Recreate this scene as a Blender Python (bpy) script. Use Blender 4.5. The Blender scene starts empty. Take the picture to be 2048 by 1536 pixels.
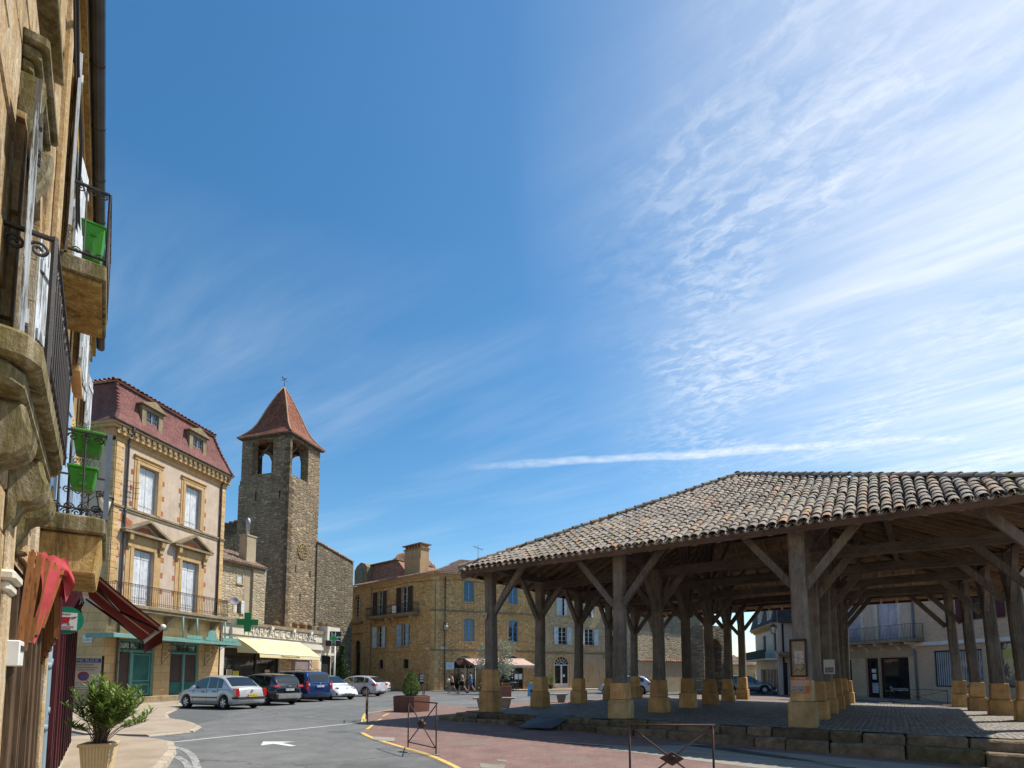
import bpy, bmesh, math, random
from math import sin, cos, pi, radians, atan2, hypot, sqrt, tan
from mathutils import Vector, Matrix, Euler, noise
random.seed(7)
SC = bpy.context.scene
COL = SC.collection
R = random.uniform
# ---------------------------------------------------------------- camera
PITCH = radians(4.5); FPX = 1100.0; PYC = 1261.4
cd = bpy.data.cameras.new('camera'); cam = bpy.data.objects.new('camera', cd); COL.objects.link(cam)
cam.location = (0, 0, 1.6); cam.rotation_euler = (pi/2 + PITCH, 0, 0)
cd.sensor_width = 36.0; cd.lens = 36.0*FPX/2048; cd.shift_y = (PYC-768)/2048
cd.clip_start = 0.05; cd.clip_end = 6000
SC.camera = cam
# ---------------------------------------------------------------- sun, exposure
SUNV = Vector((.625, .225, 1.0)).normalized()
SUN_EL = math.asin(SUNV.z); SUN_AZ = atan2(SUNV.x, SUNV.y)
sl = bpy.data.lights.new('sun', 'SUN'); so = bpy.data.objects.new('sun', sl); COL.objects.link(so)
sl.energy = 4.6; sl.angle = radians(.53); sl.color = (1.0, .95, .87)
so.rotation_euler = SUNV.to_track_quat('Z', 'Y').to_euler(); so.location = (30, 15, 50)
SC.view_settings.view_transform = 'Standard'; SC.view_settings.look = 'None'
SC.view_settings.exposure = 0.42; SC.view_settings.gamma = 1.0; SC.view_settings.use_curve_mapping = False

class NT:
    def __init__(s, tree): s.t = tree; s.n = tree.nodes; s.l = tree.links
    def add(s, typ, **k):
        nd = s.n.new(typ)
        for a, v in k.items():
            if a.startswith('i_'):
                key = a[2:]; key = int(key) if key.isdigit() else key.replace('_', ' ')
                if isinstance(v, bpy.types.NodeSocket): s.l.new(v, nd.inputs[key])
                else: nd.inputs[key].default_value = v
            else: setattr(nd, a, v)
        return nd
    def math(s, op, a, b=0.0, c=None, clamp=False):
        nd = s.n.new('ShaderNodeMath'); nd.operation = op; nd.use_clamp = clamp
        for i, v in enumerate((a, b) if c is None else (a, b, c)):
            if isinstance(v, bpy.types.NodeSocket): s.l.new(v, nd.inputs[i])
            else: nd.inputs[i].default_value = v
        return nd.outputs[0]
    def mix(s, fac, a, b, mode='MIX'):
        nd = s.n.new('ShaderNodeMix'); nd.data_type = 'RGBA'; nd.blend_type = mode
        for i, v in ((0, fac), (6, a), (7, b)):
            if isinstance(v, bpy.types.NodeSocket): s.l.new(v, nd.inputs[i])
            else: nd.inputs[i].default_value = v if i == 0 else (*v, 1)
        return nd.outputs[2]
    def ramp(s, fac, stops, interp='LINEAR'):
        nd = s.n.new('ShaderNodeValToRGB'); nd.color_ramp.interpolation = interp
        e = nd.color_ramp.elements
        while len(e) < len(stops): e.new(.5)
        for el, (p, c) in zip(e, stops):
            el.position = p; el.color = (*c, 1) if not isinstance(c, (int, float)) else (c, c, c, 1)
        s.l.new(fac, nd.inputs[0]); return nd.outputs[0]
    def noise(s, vec, scale, detail=4, rough=.6, dist=0, col=False):
        nd = s.add('ShaderNodeTexNoise', i_Scale=scale, i_Detail=detail, i_Roughness=rough, i_Distortion=dist)
        s.l.new(vec, nd.inputs['Vector']); return nd.outputs['Color' if col else 'Fac']
    def mapping(s, vec, scale=(1, 1, 1), rot=(0, 0, 0), loc=(0, 0, 0)):
        nd = s.add('ShaderNodeMapping'); nd.inputs['Scale'].default_value = scale
        nd.inputs['Rotation'].default_value = rot; nd.inputs['Location'].default_value = loc
        s.l.new(vec, nd.inputs['Vector']); return nd.outputs[0]

def ray(px, py):
    cx = (px-1024)/FPX; cy = (PYC-py)/FPX
    return Vector((cx, cos(PITCH)-cy*sin(PITCH), sin(PITCH)+cy*cos(PITCH)))
def gz(px, py, z=0.0):
    d = ray(px, py); t = (z-1.6)/d.z; return (d.x*t, d.y*t)
def plan(px, Z):
    d = ray(px, 1348); return (d.x/d.y*Z, Z)

# ---------------------------------------------------------------- world: daylight sky with thin cirrus and one vapour trail
W = bpy.data.worlds.new('World'); SC.world = W; W.use_nodes = True
nt = NT(W.node_tree); nt.n.clear()
sky = nt.add('ShaderNodeTexSky', sky_type='NISHITA', sun_disc=False, sun_elevation=SUN_EL, sun_rotation=SUN_AZ,
             altitude=150, air_density=1.0, dust_density=.5, ozone_density=1.6)
tc = nt.add('ShaderNodeTexCoord'); sep = nt.add('ShaderNodeSeparateXYZ'); nt.l.new(tc.outputs['Generated'], sep.inputs[0])
X, Y, Z = sep.outputs
zc = nt.math('MAXIMUM', Z, .02)
pxn = nt.math('DIVIDE', X, zc); pyn = nt.math('DIVIDE', Y, zc)
cmb = nt.add('ShaderNodeCombineXYZ'); nt.l.new(pxn, cmb.inputs[0]); nt.l.new(pyn, cmb.inputs[1])
P = cmb.outputs[0]
# fibres lie along the direction seen at the horizon far to the left
sd = ray(-500, 1348); ang = atan2(sd.y, sd.x)
warp = nt.noise(P, .9, 2, .5, col=True)
vm = nt.add('ShaderNodeVectorMath', operation='MULTIPLY_ADD'); nt.l.new(warp, vm.inputs[0]); vm.inputs[1].default_value = (.22, .22, 0); nt.l.new(P, vm.inputs[2])
P3 = nt.mapping(vm.outputs[0], rot=(0, 0, -ang))
st1 = nt.noise(nt.mapping(P3, (.45, 1.9, 1)), 1.0, 5, .55)
st2 = nt.noise(nt.mapping(P3, (1.6, 11.0, 1)), 1.0, 6, .62)
mott = nt.noise(nt.mapping(P3, (16, 26, 1), rot=(0, 0, .6)), 1.0, 5, .65, .5)
patch = nt.noise(nt.mapping(P, (1, 1, 1), loc=(1.7, .4, 0)), 1.5, 3, .5)
dt = nt.add('ShaderNodeVectorMath', operation='DOT_PRODUCT'); nt.l.new(tc.outputs['Generated'], dt.inputs[0])
cv = ray(2500, 300).normalized(); dt.inputs[1].default_value = cv
cov = nt.ramp(dt.outputs['Value'], [(0.0, 0), (.70, .0), (.80, .15), (.90, .50), (.96, .85), (1.0, 1.0)])
a1 = nt.ramp(st1, [(.30, .35), (.68, 1)]); a2 = nt.ramp(st2, [(.30, .60), (.70, 1)])
a3 = nt.ramp(mott, [(.42, 0), (.62, 1)]); pm = nt.ramp(patch, [(.42, 0), (.60, 1)])
cl = nt.math('MULTIPLY', nt.math('MULTIPLY', a1, a2), nt.math('MULTIPLY', cov, 1.0))
cl = nt.math('ADD', cl, nt.math('MULTIPLY', nt.math('MULTIPLY', a3, pm), nt.math('MULTIPLY', nt.ramp(cov, [(.08, 0), (.35, 1), (.7, .75), (1.0, .25)]), .30)))
wm = nt.ramp(Z, [(.10, 0), (.22, 1), (.50, 1), (.64, 0)])
wisp = nt.math('MULTIPLY', nt.math('MULTIPLY', nt.ramp(nt.noise(nt.mapping(P3, (.35, 1.6, 1), loc=(3, 5.5, 0)), 1.0, 5, .55), [(.46, 0), (.78, 1)]), nt.ramp(st2, [(.3, .3), (.7, 1)])), nt.math('MULTIPLY', wm, .22))
cl = nt.math('MAXIMUM', cl, wisp, clamp=True)
cl = nt.math('MULTIPLY', cl, nt.ramp(Z, [(.04, 0), (.16, 1)]))
# vapour trail: a straight line in the cloud plane
def pp(px, py): d = ray(px, py); return Vector((d.x/d.z, d.y/d.z, 0))
A_, B_ = pp(890, 936), pp(2010, 872)
ax = (B_-A_).normalized(); ln = (B_-A_).length; nr = Vector((-ax.y, ax.x, 0))
wob = nt.math('MULTIPLY', nt.math('SUBTRACT', nt.noise(P, 2.0, 3, .6), .5), .16)
def dotp(v):
    q = nt.add('ShaderNodeVectorMath', operation='DOT_PRODUCT'); nt.l.new(P, q.inputs[0]); q.inputs[1].default_value = v; return q.outputs['Value']
al = nt.math('DIVIDE', nt.math('SUBTRACT', dotp(ax), A_.dot(ax)), ln)
ac = nt.math('ADD', nt.math('SUBTRACT', dotp(nr), A_.dot(nr)), wob)
wid = nt.math('MULTIPLY_ADD', al, .04, .055)
dist = nt.math('DIVIDE', nt.math('ABSOLUTE', ac), wid)
prof = nt.ramp(dist, [(0, 1), (.45, .8), (1, 0)])
alm = nt.ramp(al, [(-.0, 0), (.12, .35), (.5, .9), (.93, 1), (1.0, .3)])
tn = nt.ramp(nt.noise(P, 14, 4, .7), [(.3, .45), (.65, 1)])
trail = nt.math('MULTIPLY', nt.math('MULTIPLY', prof, alm), nt.math('MULTIPLY', tn, .86))
al2 = nt.math('MULTIPLY', trail, nt.math('GREATER_THAN', Z, .05))
cl = nt.math('MAXIMUM', cl, al2)
skc = nt.add('ShaderNodeHueSaturation', i_Saturation=1.30, i_Value=.88, i_Hue=.491); nt.l.new(sky.outputs[0], skc.inputs['Color'])
cc = nt.mix(cl, (0, 0, 0), (0, 0, 0)); mixn = cc.node
nt.l.new(skc.outputs[0], mixn.inputs[6]); mixn.inputs[7].default_value = (5.9, 6.1, 6.3, 1)
bg = nt.add('ShaderNodeBackground', i_Strength=.14); nt.l.new(cc, bg.inputs['Color'])
wo = nt.add('ShaderNodeOutputWorld'); nt.l.new(bg.outputs[0], wo.inputs[0])

# ---------------------------------------------------------------- materials
MATS = {}
def newmat(name):
    m = bpy.data.materials.new(name); m.use_nodes = True; t = NT(m.node_tree); t.n.clear()
    b = t.add('ShaderNodeBsdfPrincipled'); o = t.add('ShaderNodeOutputMaterial'); t.l.new(b.outputs[0], o.inputs[0])
    MATS[name] = m; return m, t, b
def bump(t, b, h, strength=.4, dist=.02):
    bp = t.add('ShaderNodeBump', i_Strength=strength, i_Distance=dist); t.l.new(h, bp.inputs['Height']); t.l.new(bp.outputs[0], b.inputs['Normal'])
def coords(t, world=False):
    if world:
        return t.add('ShaderNodeNewGeometry').outputs['Position']
    return t.add('ShaderNodeTexCoord').outputs['Object']
def rnd(t):
    a = t.add('ShaderNodeObjectInfo').outputs['Random']; b = t.add('ShaderNodeNewGeometry').outputs['Random Per Island']
    return t.math('FRACT', t.math('ADD', t.math('MULTIPLY', a, 7.13), b))
def plain(name, c1, c2=None, scale=3, rough=.85, bmp=.3, bscale=30, spec=.3, metal=0, streak=0, bdist=.01, rn=0):
    if name in MATS: return MATS[name]
    m, t, b = newmat(name); c2 = c2 or tuple(v*.75 for v in c1)
    P = coords(t); n = t.noise(P, scale, 5, .65)
    c = t.mix(t.ramp(n, [(.32, 0), (.68, 1)]), c1, c2)
    if streak:
        s = t.noise(t.mapping(P, (3, 3, .25)), 1.6, 5, .7)
        c = t.mix(t.math('MULTIPLY', t.ramp(s, [(.45, 0), (.75, 1)]), streak), c, tuple(v*.35 for v in c1))
    if rn:
        r = rnd(t); hs = t.add('ShaderNodeHueSaturation', i_Saturation=1.0, i_Hue=.5); t.l.new(c, hs.inputs['Color'])
        t.l.new(t.math('MULTIPLY_ADD', r, rn*2, 1-rn), hs.inputs['Value']); c = hs.outputs[0]
    t.l.new(c, b.inputs['Base Color']); b.inputs['Roughness'].default_value = rough
    b.inputs['Specular IOR Level'].default_value = spec; b.inputs['Metallic'].default_value = metal
    if bmp: bump(t, b, t.noise(P, bscale, 5, .6), bmp, bdist)
    return m
def rubble(name, cols, joint, scale=(2.6, 2.6, 5.0), bmp=.8, jw=.09, dirt=.35, patch=None, bdist=.05):
    if name in MATS: return MATS[name]
    m, t, b = newmat(name); P = coords(t)
    wv = t.noise(P, 1.3, 3, .6, col=True)
    vm = t.add('ShaderNodeVectorMath', operation='MULTIPLY_ADD'); t.l.new(wv, vm.inputs[0]); vm.inputs[1].default_value = (.22, .22, .16); t.l.new(P, vm.inputs[2])
    Q = t.mapping(vm.outputs[0], scale)
    v1 = t.add('ShaderNodeTexVoronoi', feature='F1', i_Scale=1.0, i_Randomness=.85); t.l.new(Q, v1.inputs['Vector'])
    v2 = t.add('ShaderNodeTexVoronoi', feature='DISTANCE_TO_EDGE', i_Scale=1.0, i_Randomness=.85); t.l.new(Q, v2.inputs['Vector'])
    sp = t.add('ShaderNodeSeparateColor'); t.l.new(v1.outputs['Color'], sp.inputs[0])
    c = t.ramp(sp.outputs[0], [(i/(len(cols)-1), cc) for i, cc in enumerate(cols)])
    g = t.noise(P, 14, 5, .7); c = t.mix(.5, c, t.ramp(g, [(.25, .12), (.75, .95)]), 'OVERLAY')
    big = t.noise(P, .35, 5, .65)
    if patch: c = t.mix(t.math('MULTIPLY', t.ramp(t.noise(P, .5, 5, .7), [(.50, 0), (.62, 1)]), .75), c, patch)
    jm = t.ramp(v2.outputs['Distance'], [(0, 1), (jw*.4, .85), (jw, 0)])
    c = t.mix(jm, c, joint)
    st = t.noise(t.mapping(P, (1, 1, .22)), 1.0, 6, .7)
    c = t.mix(t.math('MULTIPLY', t.ramp(t.math('MULTIPLY_ADD', st, .6, t.math('MULTIPLY', big, .4)), [(.42, 0), (.62, 1)]), dirt), c, tuple(v*.28 for v in cols[0]))
    t.l.new(c, b.inputs['Base Color']); b.inputs['Roughness'].default_value = .92; b.inputs['Specular IOR Level'].default_value = .15
    h = t.math('ADD', t.ramp(v2.outputs['Distance'], [(0, 0), (jw*1.6, 1)]), t.math('MULTIPLY', g, .35))
    bump(t, b, h, bmp, bdist); return m
def ashlar(name, cols, joint, w=.62, h=.33, ms=.012, bmp=.5, dirt=.35):
    if name in MATS: return MATS[name]
    m, t, b = newmat(name); P = coords(t); s = t.add('ShaderNodeSeparateXYZ'); t.l.new(P, s.inputs[0])
    cb = t.add('ShaderNodeCombineXYZ'); t.l.new(t.math('ADD', s.outputs[0], s.outputs[1]), cb.inputs[0]); t.l.new(s.outputs[2], cb.inputs[1])
    br = t.add('ShaderNodeTexBrick', offset=.5, i_Scale=1.0, i_Mortar_Size=ms, i_Mortar_Smooth=.3, i_Bias=0.0, i_Brick_Width=w, i_Row_Height=h)
    t.l.new(cb.outputs[0], br.inputs['Vector']); br.inputs['Color1'].default_value = (0, 0, 0, 1); br.inputs['Color2'].default_value = (1, 1, 1, 1); br.inputs['Mortar'].default_value = (.5, .5, .5, 1)
    n1 = t.noise(P, 2.2, 5, .65); n2 = t.noise(P, 18, 4, .7)
    f = t.math('ADD', t.math('MULTIPLY', br.outputs['Color'], .45), t.math('MULTIPLY', n1, .55))
    c = t.ramp(f, [(.15+.7*i/(len(cols)-1), cc) for i, cc in enumerate(cols)])
    c = t.mix(.35, c, t.ramp(n2, [(.25, .15), (.75, .9)]), 'OVERLAY')
    c = t.mix(br.outputs['Fac'], c, joint)
    st = t.noise(t.mapping(P, (1.3, 1.3, .3)), 1.2, 6, .7)
    c = t.mix(t.math('MULTIPLY', t.ramp(st, [(.5, 0), (.7, 1)]), dirt), c, tuple(v*.25 for v in cols[0]))
    t.l.new(c, b.inputs['Base Color']); b.inputs['Roughness'].default_value = .9; b.inputs['Specular IOR Level'].default_value = .15
    bump(t, b, t.math('ADD', t.math('MULTIPLY', t.math('SUBTRACT', 1, br.outputs['Fac']), .7), t.math('MULTIPLY', n2, .4)), bmp, .02); return m
def wood(name, c1, c2, axis='z', rough=.85, scale=1.0, bmp=.6, rn=.2, peel=None):
    if name in MATS: return MATS[name]
    m, t, b = newmat(name); P = coords(t)
    k = {'x': (.5, 9, 9), 'y': (9, .5, 9), 'z': (9, 9, .5)}[axis]
    oi = t.add('ShaderNodeObjectInfo').outputs['Random']
    cb = t.add('ShaderNodeCombineXYZ')
    for i in range(3): t.l.new(t.math('MULTIPLY', oi, 31.7), cb.inputs[i])
    ad = t.add('ShaderNodeVectorMath', operation='ADD'); t.l.new(t.mapping(P, k), ad.inputs[0]); t.l.new(cb.outputs[0], ad.inputs[1])
    g = t.noise(ad.outputs[0], 1.6*scale, 6, .7, .6); f = t.noise(ad.outputs[0], 7*scale, 4, .7)
    c = t.mix(t.ramp(g, [(.3, 0), (.7, 1)]), c1, c2)
    c = t.mix(t.math('MULTIPLY', t.ramp(f, [(.52, 0), (.64, 1)]), .8), c, tuple(v*.18 for v in c1))
    c = t.mix(t.math('MULTIPLY', t.ramp(t.noise(P, 1.1, 5, .7), [(.42, 0), (.66, 1)]), .45), c, tuple(v*1.55 for v in c1))
    if peel: c = t.mix(t.ramp(t.noise(t.mapping(P, tuple(v*.7 for v in k)), 2.0, 6, .75), [(.5, 0), (.54, 1)]), c, peel)
    hs = t.add('ShaderNodeHueSaturation'); t.l.new(c, hs.inputs['Color']); t.l.new(t.math('MULTIPLY_ADD', rnd(t), rn*2, 1-rn), hs.inputs['Value'])
    t.l.new(hs.outputs[0], b.inputs['Base Color']); b.inputs['Roughness'].default_value = rough; b.inputs['Specular IOR Level'].default_value = .2
    bump(t, b, t.math('ADD', g, t.math('MULTIPLY', f, .5)), bmp, .012); return m
def tilemat(name, cols, rough=.85, lichen=None, rows=None, mottle=.5):
    """per-piece colour; rows=(row height, course width) draws the courses where they are too small to build"""
    if name in MATS: return MATS[name]
    m, t, b = newmat(name); P = coords(t); r = rnd(t); h = t.noise(P, 25, 4, .7)
    if rows:
        s = t.add('ShaderNodeSeparateXYZ'); t.l.new(P, s.inputs[0])
        cb = t.add('ShaderNodeCombineXYZ'); t.l.new(t.math('ADD', s.outputs[0], s.outputs[1]), cb.inputs[0]); t.l.new(s.outputs[2], cb.inputs[1])
        br = t.add('ShaderNodeTexBrick', offset=rows[2] if len(rows) > 2 else .5, i_Scale=1.0, i_Mortar_Size=.008, i_Mortar_Smooth=.4, i_Brick_Width=rows[1], i_Row_Height=rows[0])
        t.l.new(cb.outputs[0], br.inputs['Vector']); br.inputs['Color1'].default_value = (0, 0, 0, 1); br.inputs['Color2'].default_value = (1, 1, 1, 1)
        r = t.math('ADD', t.math('MULTIPLY', br.outputs['Color'], .5), t.math('MULTIPLY', t.noise(P, 1.2, 5, .7), .5))
    c = t.ramp(r, [((i+.5)/len(cols), cc) for i, cc in enumerate(cols)])
    c = t.mix(mottle, c, t.ramp(h, [(.25, .1), (.75, .95)]), 'OVERLAY')
    if rows: c = t.mix(br.outputs['Fac'], c, tuple(v*.3 for v in cols[0])); h = t.math('SUBTRACT', h, t.math('MULTIPLY', br.outputs['Fac'], 2))
    Wp = coords(t, True); c = t.mix(t.math('MULTIPLY', t.ramp(t.noise(t.mapping(Wp, (1, 1, .6)), .8, 6, .75), [(.46, 0), (.66, 1)]), .55), c, tuple(v*.45 for v in cols[0]))
    if lichen:
        W_ = coords(t, True)
        l = t.ramp(t.noise(W_, 5.5, 5, .75), [(.58, 0), (.64, 1)]); l2 = t.ramp(t.noise(W_, .45, 3, .5), [(.43, 0), (.56, 1)])
        c = t.mix(t.math('MULTIPLY', l, l2), c, lichen)
    t.l.new(c, b.inputs['Base Color']); b.inputs['Roughness'].default_value = rough; b.inputs['Specular IOR Level'].default_value = .2
    bump(t, b, h, .4, .01); return m
def glass(name='window_glass', c=(.015, .018, .02), rough=.04, wav=True):
    if name in MATS: return MATS[name]
    m, t, b = newmat(name); b.inputs['Base Color'].default_value = (*c, 1); b.inputs['Roughness'].default_value = rough
    b.inputs['Specular IOR Level'].default_value = .9; b.inputs['IOR'].default_value = 1.52
    if wav: bump(t, b, t.noise(coords(t), 1.5, 2, .5), .08, .05)
    return m
def paint(name, c, rough=.35, coat=0.0, metal=0.0):
    if name in MATS: return MATS[name]
    m, t, b = newmat(name); P = coords(t)
    b.inputs['Roughness'].default_value = rough; b.inputs['Metallic'].default_value = metal; b.inputs['Coat Weight'].default_value = coat; b.inputs['Coat Roughness'].default_value = .04
    t.l.new(t.mix(t.ramp(t.noise(P, 2.5, 4, .6), [(.35, 0), (.8, 1)]), c, tuple(v*.86 for v in c)), b.inputs['Base Color'])
    t.l.new(t.math('MULTIPLY_ADD', t.noise(P, 9, 3, .6), .12, rough-.05), b.inputs['Roughness'])
    return m

# ---------------------------------------------------------------- mesh helpers
class B:
    def __init__(s): s.v = []; s.f = []; s.mi = []; s.M = Matrix(); s.k = 0; s.sm = []; s.smooth = False
    def pt(s, p): s.v.append(tuple(s.M @ Vector(p))); return len(s.v)-1
    def face(s, ids): s.f.append(tuple(ids)); s.mi.append(s.k); s.sm.append(s.smooth)
    def poly(s, pts): s.face([s.pt(p) for p in pts]); return s
    def box(s, x0, x1, y0, y1, z0, z1):
        i = [s.pt((x, y, z)) for z in (z0, z1) for y in (y0, y1) for x in (x0, x1)]
        for q in ((0, 2, 3, 1), (4, 5, 7, 6), (0, 1, 5, 4), (2, 6, 7, 3), (0, 4, 6, 2), (1, 3, 7, 5)): s.face([i[j] for j in q])
        return s
    def hexa(s, b4, t4):
        i = [s.pt(p) for p in list(b4)+list(t4)]
        s.face([i[3], i[2], i[1], i[0]]); s.face(i[4:])
        for j in range(4): s.face([i[j], i[(j+1) % 4], i[4+(j+1) % 4], i[4+j]])
        return s
    def beam(s, a, b, w, h, up=(0, 0, 1)):
        a, b = Vector(a), Vector(b); d = (b-a).normalized(); u = Vector(up)
        if abs(d.dot(u)) > .98: u = Vector((1, 0, 0))
        r = d.cross(u).normalized(); u = r.cross(d)
        c = lambda p: [p-r*w/2-u*h/2, p+r*w/2-u*h/2, p+r*w/2+u*h/2, p-r*w/2+u*h/2]
        return s.hexa(c(a), c(b))
    def prism(s, pts, y0, y1, plane='xz'):
        f = (lambda x, z, y: (x, y, z)) if plane == 'xz' else ((lambda x, z, y: (x, z, y)) if plane == 'xy' else (lambda x, z, y: (y, x, z)))
        n = len(pts); a = [s.pt(f(p[0], p[1], y0)) for p in pts]; b = [s.pt(f(p[0], p[1], y1)) for p in pts]
        s.face(a); s.face(b[::-1])
        for j in range(n): s.face([a[j], b[j], b[(j+1) % n], a[(j+1) % n]])
        return s
    def tube(s, pts, r, n=6, cap=True, r2=None):
        pts = [Vector(p) for p in pts]; rings = []; prev = None; N = len(pts)
        sm = s.smooth; s.smooth = n > 4
        for k, p in enumerate(pts):
            d = (pts[min(k+1, N-1)]-pts[max(k-1, 0)]).normalized()
            u = prev if prev is not None else (Vector((0, 0, 1)) if abs(d.z) < .9 else Vector((1, 0, 0)))
            a = d.cross(u).normalized(); u = a.cross(d).normalized(); prev = u
            rr = r if r2 is None else r+(r2-r)*k/max(1, N-1)
            if callable(r): rr = r(k/max(1, N-1))
            rings.append([s.pt(p+(a*cos(2*pi*j/n)+u*sin(2*pi*j/n))*rr) for j in range(n)])
        for a, b in zip(rings, rings[1:]):
            for j in range(n): s.face([a[j], a[(j+1) % n], b[(j+1) % n], b[j]])
        if cap: s.face(rings[0][::-1]); s.face(rings[-1])
        s.smooth = sm; return s
    def lathe(s, prof, n=16, c=(0, 0, 0), sx=1, sy=1):
        sm = s.smooth; s.smooth = True; rings = []
        for r, z in prof: rings.append([s.pt((c[0]+r*sx*cos(2*pi*j/n), c[1]+r*sy*sin(2*pi*j/n), c[2]+z)) for j in range(n)])
        for a, b in zip(rings, rings[1:]):
            for j in range(n): s.face([a[j], a[(j+1) % n], b[(j+1) % n], b[j]])
        s.smooth = False; s.face(rings[0][::-1]); s.face(rings[-1]); s.smooth = sm; return s
    def mesh(s, name, mats, recalc=True):
        me = bpy.data.meshes.new(name); me.from_pydata(s.v, [], s.f)
        for m in (mats if isinstance(mats, (list, tuple)) else [mats]): me.materials.append(m)
        me.polygons.foreach_set('material_index', s.mi); me.polygons.foreach_set('use_smooth', s.sm)
        if recalc:
            bm = bmesh.new(); bm.from_mesh(me); bmesh.ops.recalc_face_normals(bm, faces=bm.faces); bm.to_mesh(me); bm.free()
        me.update(); return me
    def build(s, name, mats, parent=None, recalc=True, bevel=0, label=None, kind=None):
        o = bpy.data.objects.new(name, s.mesh(name, mats, recalc)); COL.objects.link(o); o.parent = parent
        if bevel:
            bv = o.modifiers.new('bevel', 'BEVEL'); bv.width = bevel; bv.segments = 1; bv.limit_method = 'ANGLE'
        if label: o['label'] = label
        if kind: o['kind'] = kind
        return o
def inst(o, parent, loc=(0, 0, 0), rot=(0, 0, 0), sc=(1, 1, 1), name=None):
    c = o.copy(); COL.objects.link(c); c.parent = parent; c.location = loc; c.rotation_euler = rot; c.scale = sc
    if name: c.name = name
    return c
def tag(o, label=None, cat=None, group=None, kind=None):
    if label: o['label'] = label
    if cat: o['category'] = cat
    if group: o['group'] = group
    if kind: o['kind'] = kind
    return o
def thing(name, label, cat, loc=(0, 0, 0), rz=0, group=None):
    o = bpy.data.objects.new(name, None); COL.objects.link(o); o.empty_display_size = .2
    o.location = loc; o.rotation_euler = (0, 0, rz); return tag(o, label, cat, group)
def dup(root, loc, rz, label=None, group=None):
    r = root.copy(); COL.objects.link(r); r.location = loc; r.rotation_euler = (0, 0, rz)
    if label: r['label'] = label
    if group: r['group'] = group
    for ch in list(root.children):
        c = ch.copy(); COL.objects.link(c); c.parent = r
        for g in ch.children:
            d = g.copy(); COL.objects.link(d); d.parent = c
    return r
class Fr:
    """a facade: origin p at its left end as one faces it, local x to the right, -y outward, z up"""
    def __init__(s, p, q):
        s.p = Vector((p[0], p[1], 0)); s.q = Vector((q[0], q[1], 0)); d = s.q-s.p; s.L = d.length; s.rz = atan2(d.y, d.x)
        s.M = Matrix.Translation(s.p) @ Matrix.Rotation(s.rz, 4, 'Z')
    def w(s, x, y, z=0): return s.M @ Vector((x, y, z))
    def thing(s, name, label, cat, group=None, x=0, y=0, z=0): 
        return thing(name, label, cat, s.w(x, y, z), s.rz, group)
def wallmesh(b, x0, x1, z0, z1, ops, t=.3, y=0.0):
    """front face with real openings (x0,x1,z0,z1,rise) and their reveals"""
    xs = sorted({x0, x1, *[o[0] for o in ops], *[o[1] for o in ops]}); zs = sorted({z0, z1, *[o[2] for o in ops], *[o[3] for o in ops]})
    for i in range(len(xs)-1):
        for j in range(len(zs)-1):
            cx, cz = (xs[i]+xs[i+1])/2, (zs[j]+zs[j+1])/2
            if any(o[0] < cx < o[1] and o[2] < cz < o[3] for o in ops): continue
            b.poly([(xs[i], y, zs[j]), (xs[i+1], y, zs[j]), (xs[i+1], y, zs[j+1]), (xs[i], y, zs[j+1])])
    for o in ops:
        a, c, d, e = o[:4]; rise = o[4] if len(o) > 4 else 0
        zt = e-rise
        b.poly([(a, y, d), (a, y+t, d), (a, y+t, zt), (a, y, zt)]); b.poly([(c, y, d), (c, y, zt), (c, y+t, zt), (c, y+t, d)])
        b.poly([(a, y, d), (c, y, d), (c, y+t, d), (a, y+t, d)])
        if not rise: b.poly([(a, y, e), (a, y+t, e), (c, y+t, e), (c, y, e)])
        else:
            pts = archpts(a, c, zt, rise, 12)
            for (xa, za), (xb, zb) in zip(pts, pts[1:]):
                b.poly([(xa, y, za), (xb, y, zb), (xb, y, e+.001), (xa, y, e+.001)]); b.poly([(xa, y, za), (xa, y+t, za), (xb, y+t, zb), (xb, y, zb)])
    return b
def archpts(a, c, zs, rise, n=12):
    w = (c-a)/2; m = (a+c)/2
    r = (w*w+rise*rise)/(2*rise); th = math.asin(min(1, w/r))
    if rise > w*.999: r = w; th = pi/2
    return [(m+r*sin(-th+2*th*i/n), zs+rise-r+r*cos(-th+2*th*i/n)) for i in range(n+1)]
def shell(b, x0, x1, z0, z1, depth, y=0.0):
    """side and back walls behind a front face"""
    b.poly([(x0, y, z0), (x0, y, z1), (x0, depth, z1), (x0, depth, z0)]); b.poly([(x1, y, z0), (x1, depth, z0), (x1, depth, z1), (x1, y, z1)])
    b.poly([(x0, depth, z0), (x0, depth, z1), (x1, depth, z1), (x1, depth, z0)]); return b
# ---------------------------------------------------------------- palette
OCH = [(.36, .21, .085), (.52, .33, .135), (.60, .41, .19), (.46, .275, .10)]
M_och = ashlar('ochre_ashlar', OCH, (.30, .21, .11), .55, .30, .010, .5, .30)
M_ochL = ashlar('ochre_ashlar_large', [(.48, .30, .13), (.61, .40, .19), (.67, .47, .25)], (.33, .22, .10), .75, .42, .010, .45, .30)
M_ochr = rubble('ochre_rubble', [(.42, .235, .10), (.76, .47, .20), (.60, .35, .14), (.82, .57, .30)], (.42, .27, .13), (3.2, 3.2, 6), .7, .12, .30, patch=(.70, .41, .15))
M_ochg = rubble('ochre_grey_rubble', [(.38, .26, .14), (.62, .45, .26), (.48, .33, .18), (.70, .54, .34)], (.54, .41, .26), (3.4, 3.4, 6.5), .7, .13, .25)
M_tow = rubble('tower_rubble', [(.19, .145, .095), (.37, .28, .175), (.26, .195, .125), (.50, .39, .25)], (.20, .16, .115), (2.0, 2.0, 5.0), 1.0, .10, .35)
M_towd = rubble('nave_rubble', [(.13, .11, .08), (.27, .22, .15), (.19, .155, .11), (.36, .29, .20)], (.17, .14, .10), (2.1, 2.1, 5.4), 1.0, .10, .40)
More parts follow.
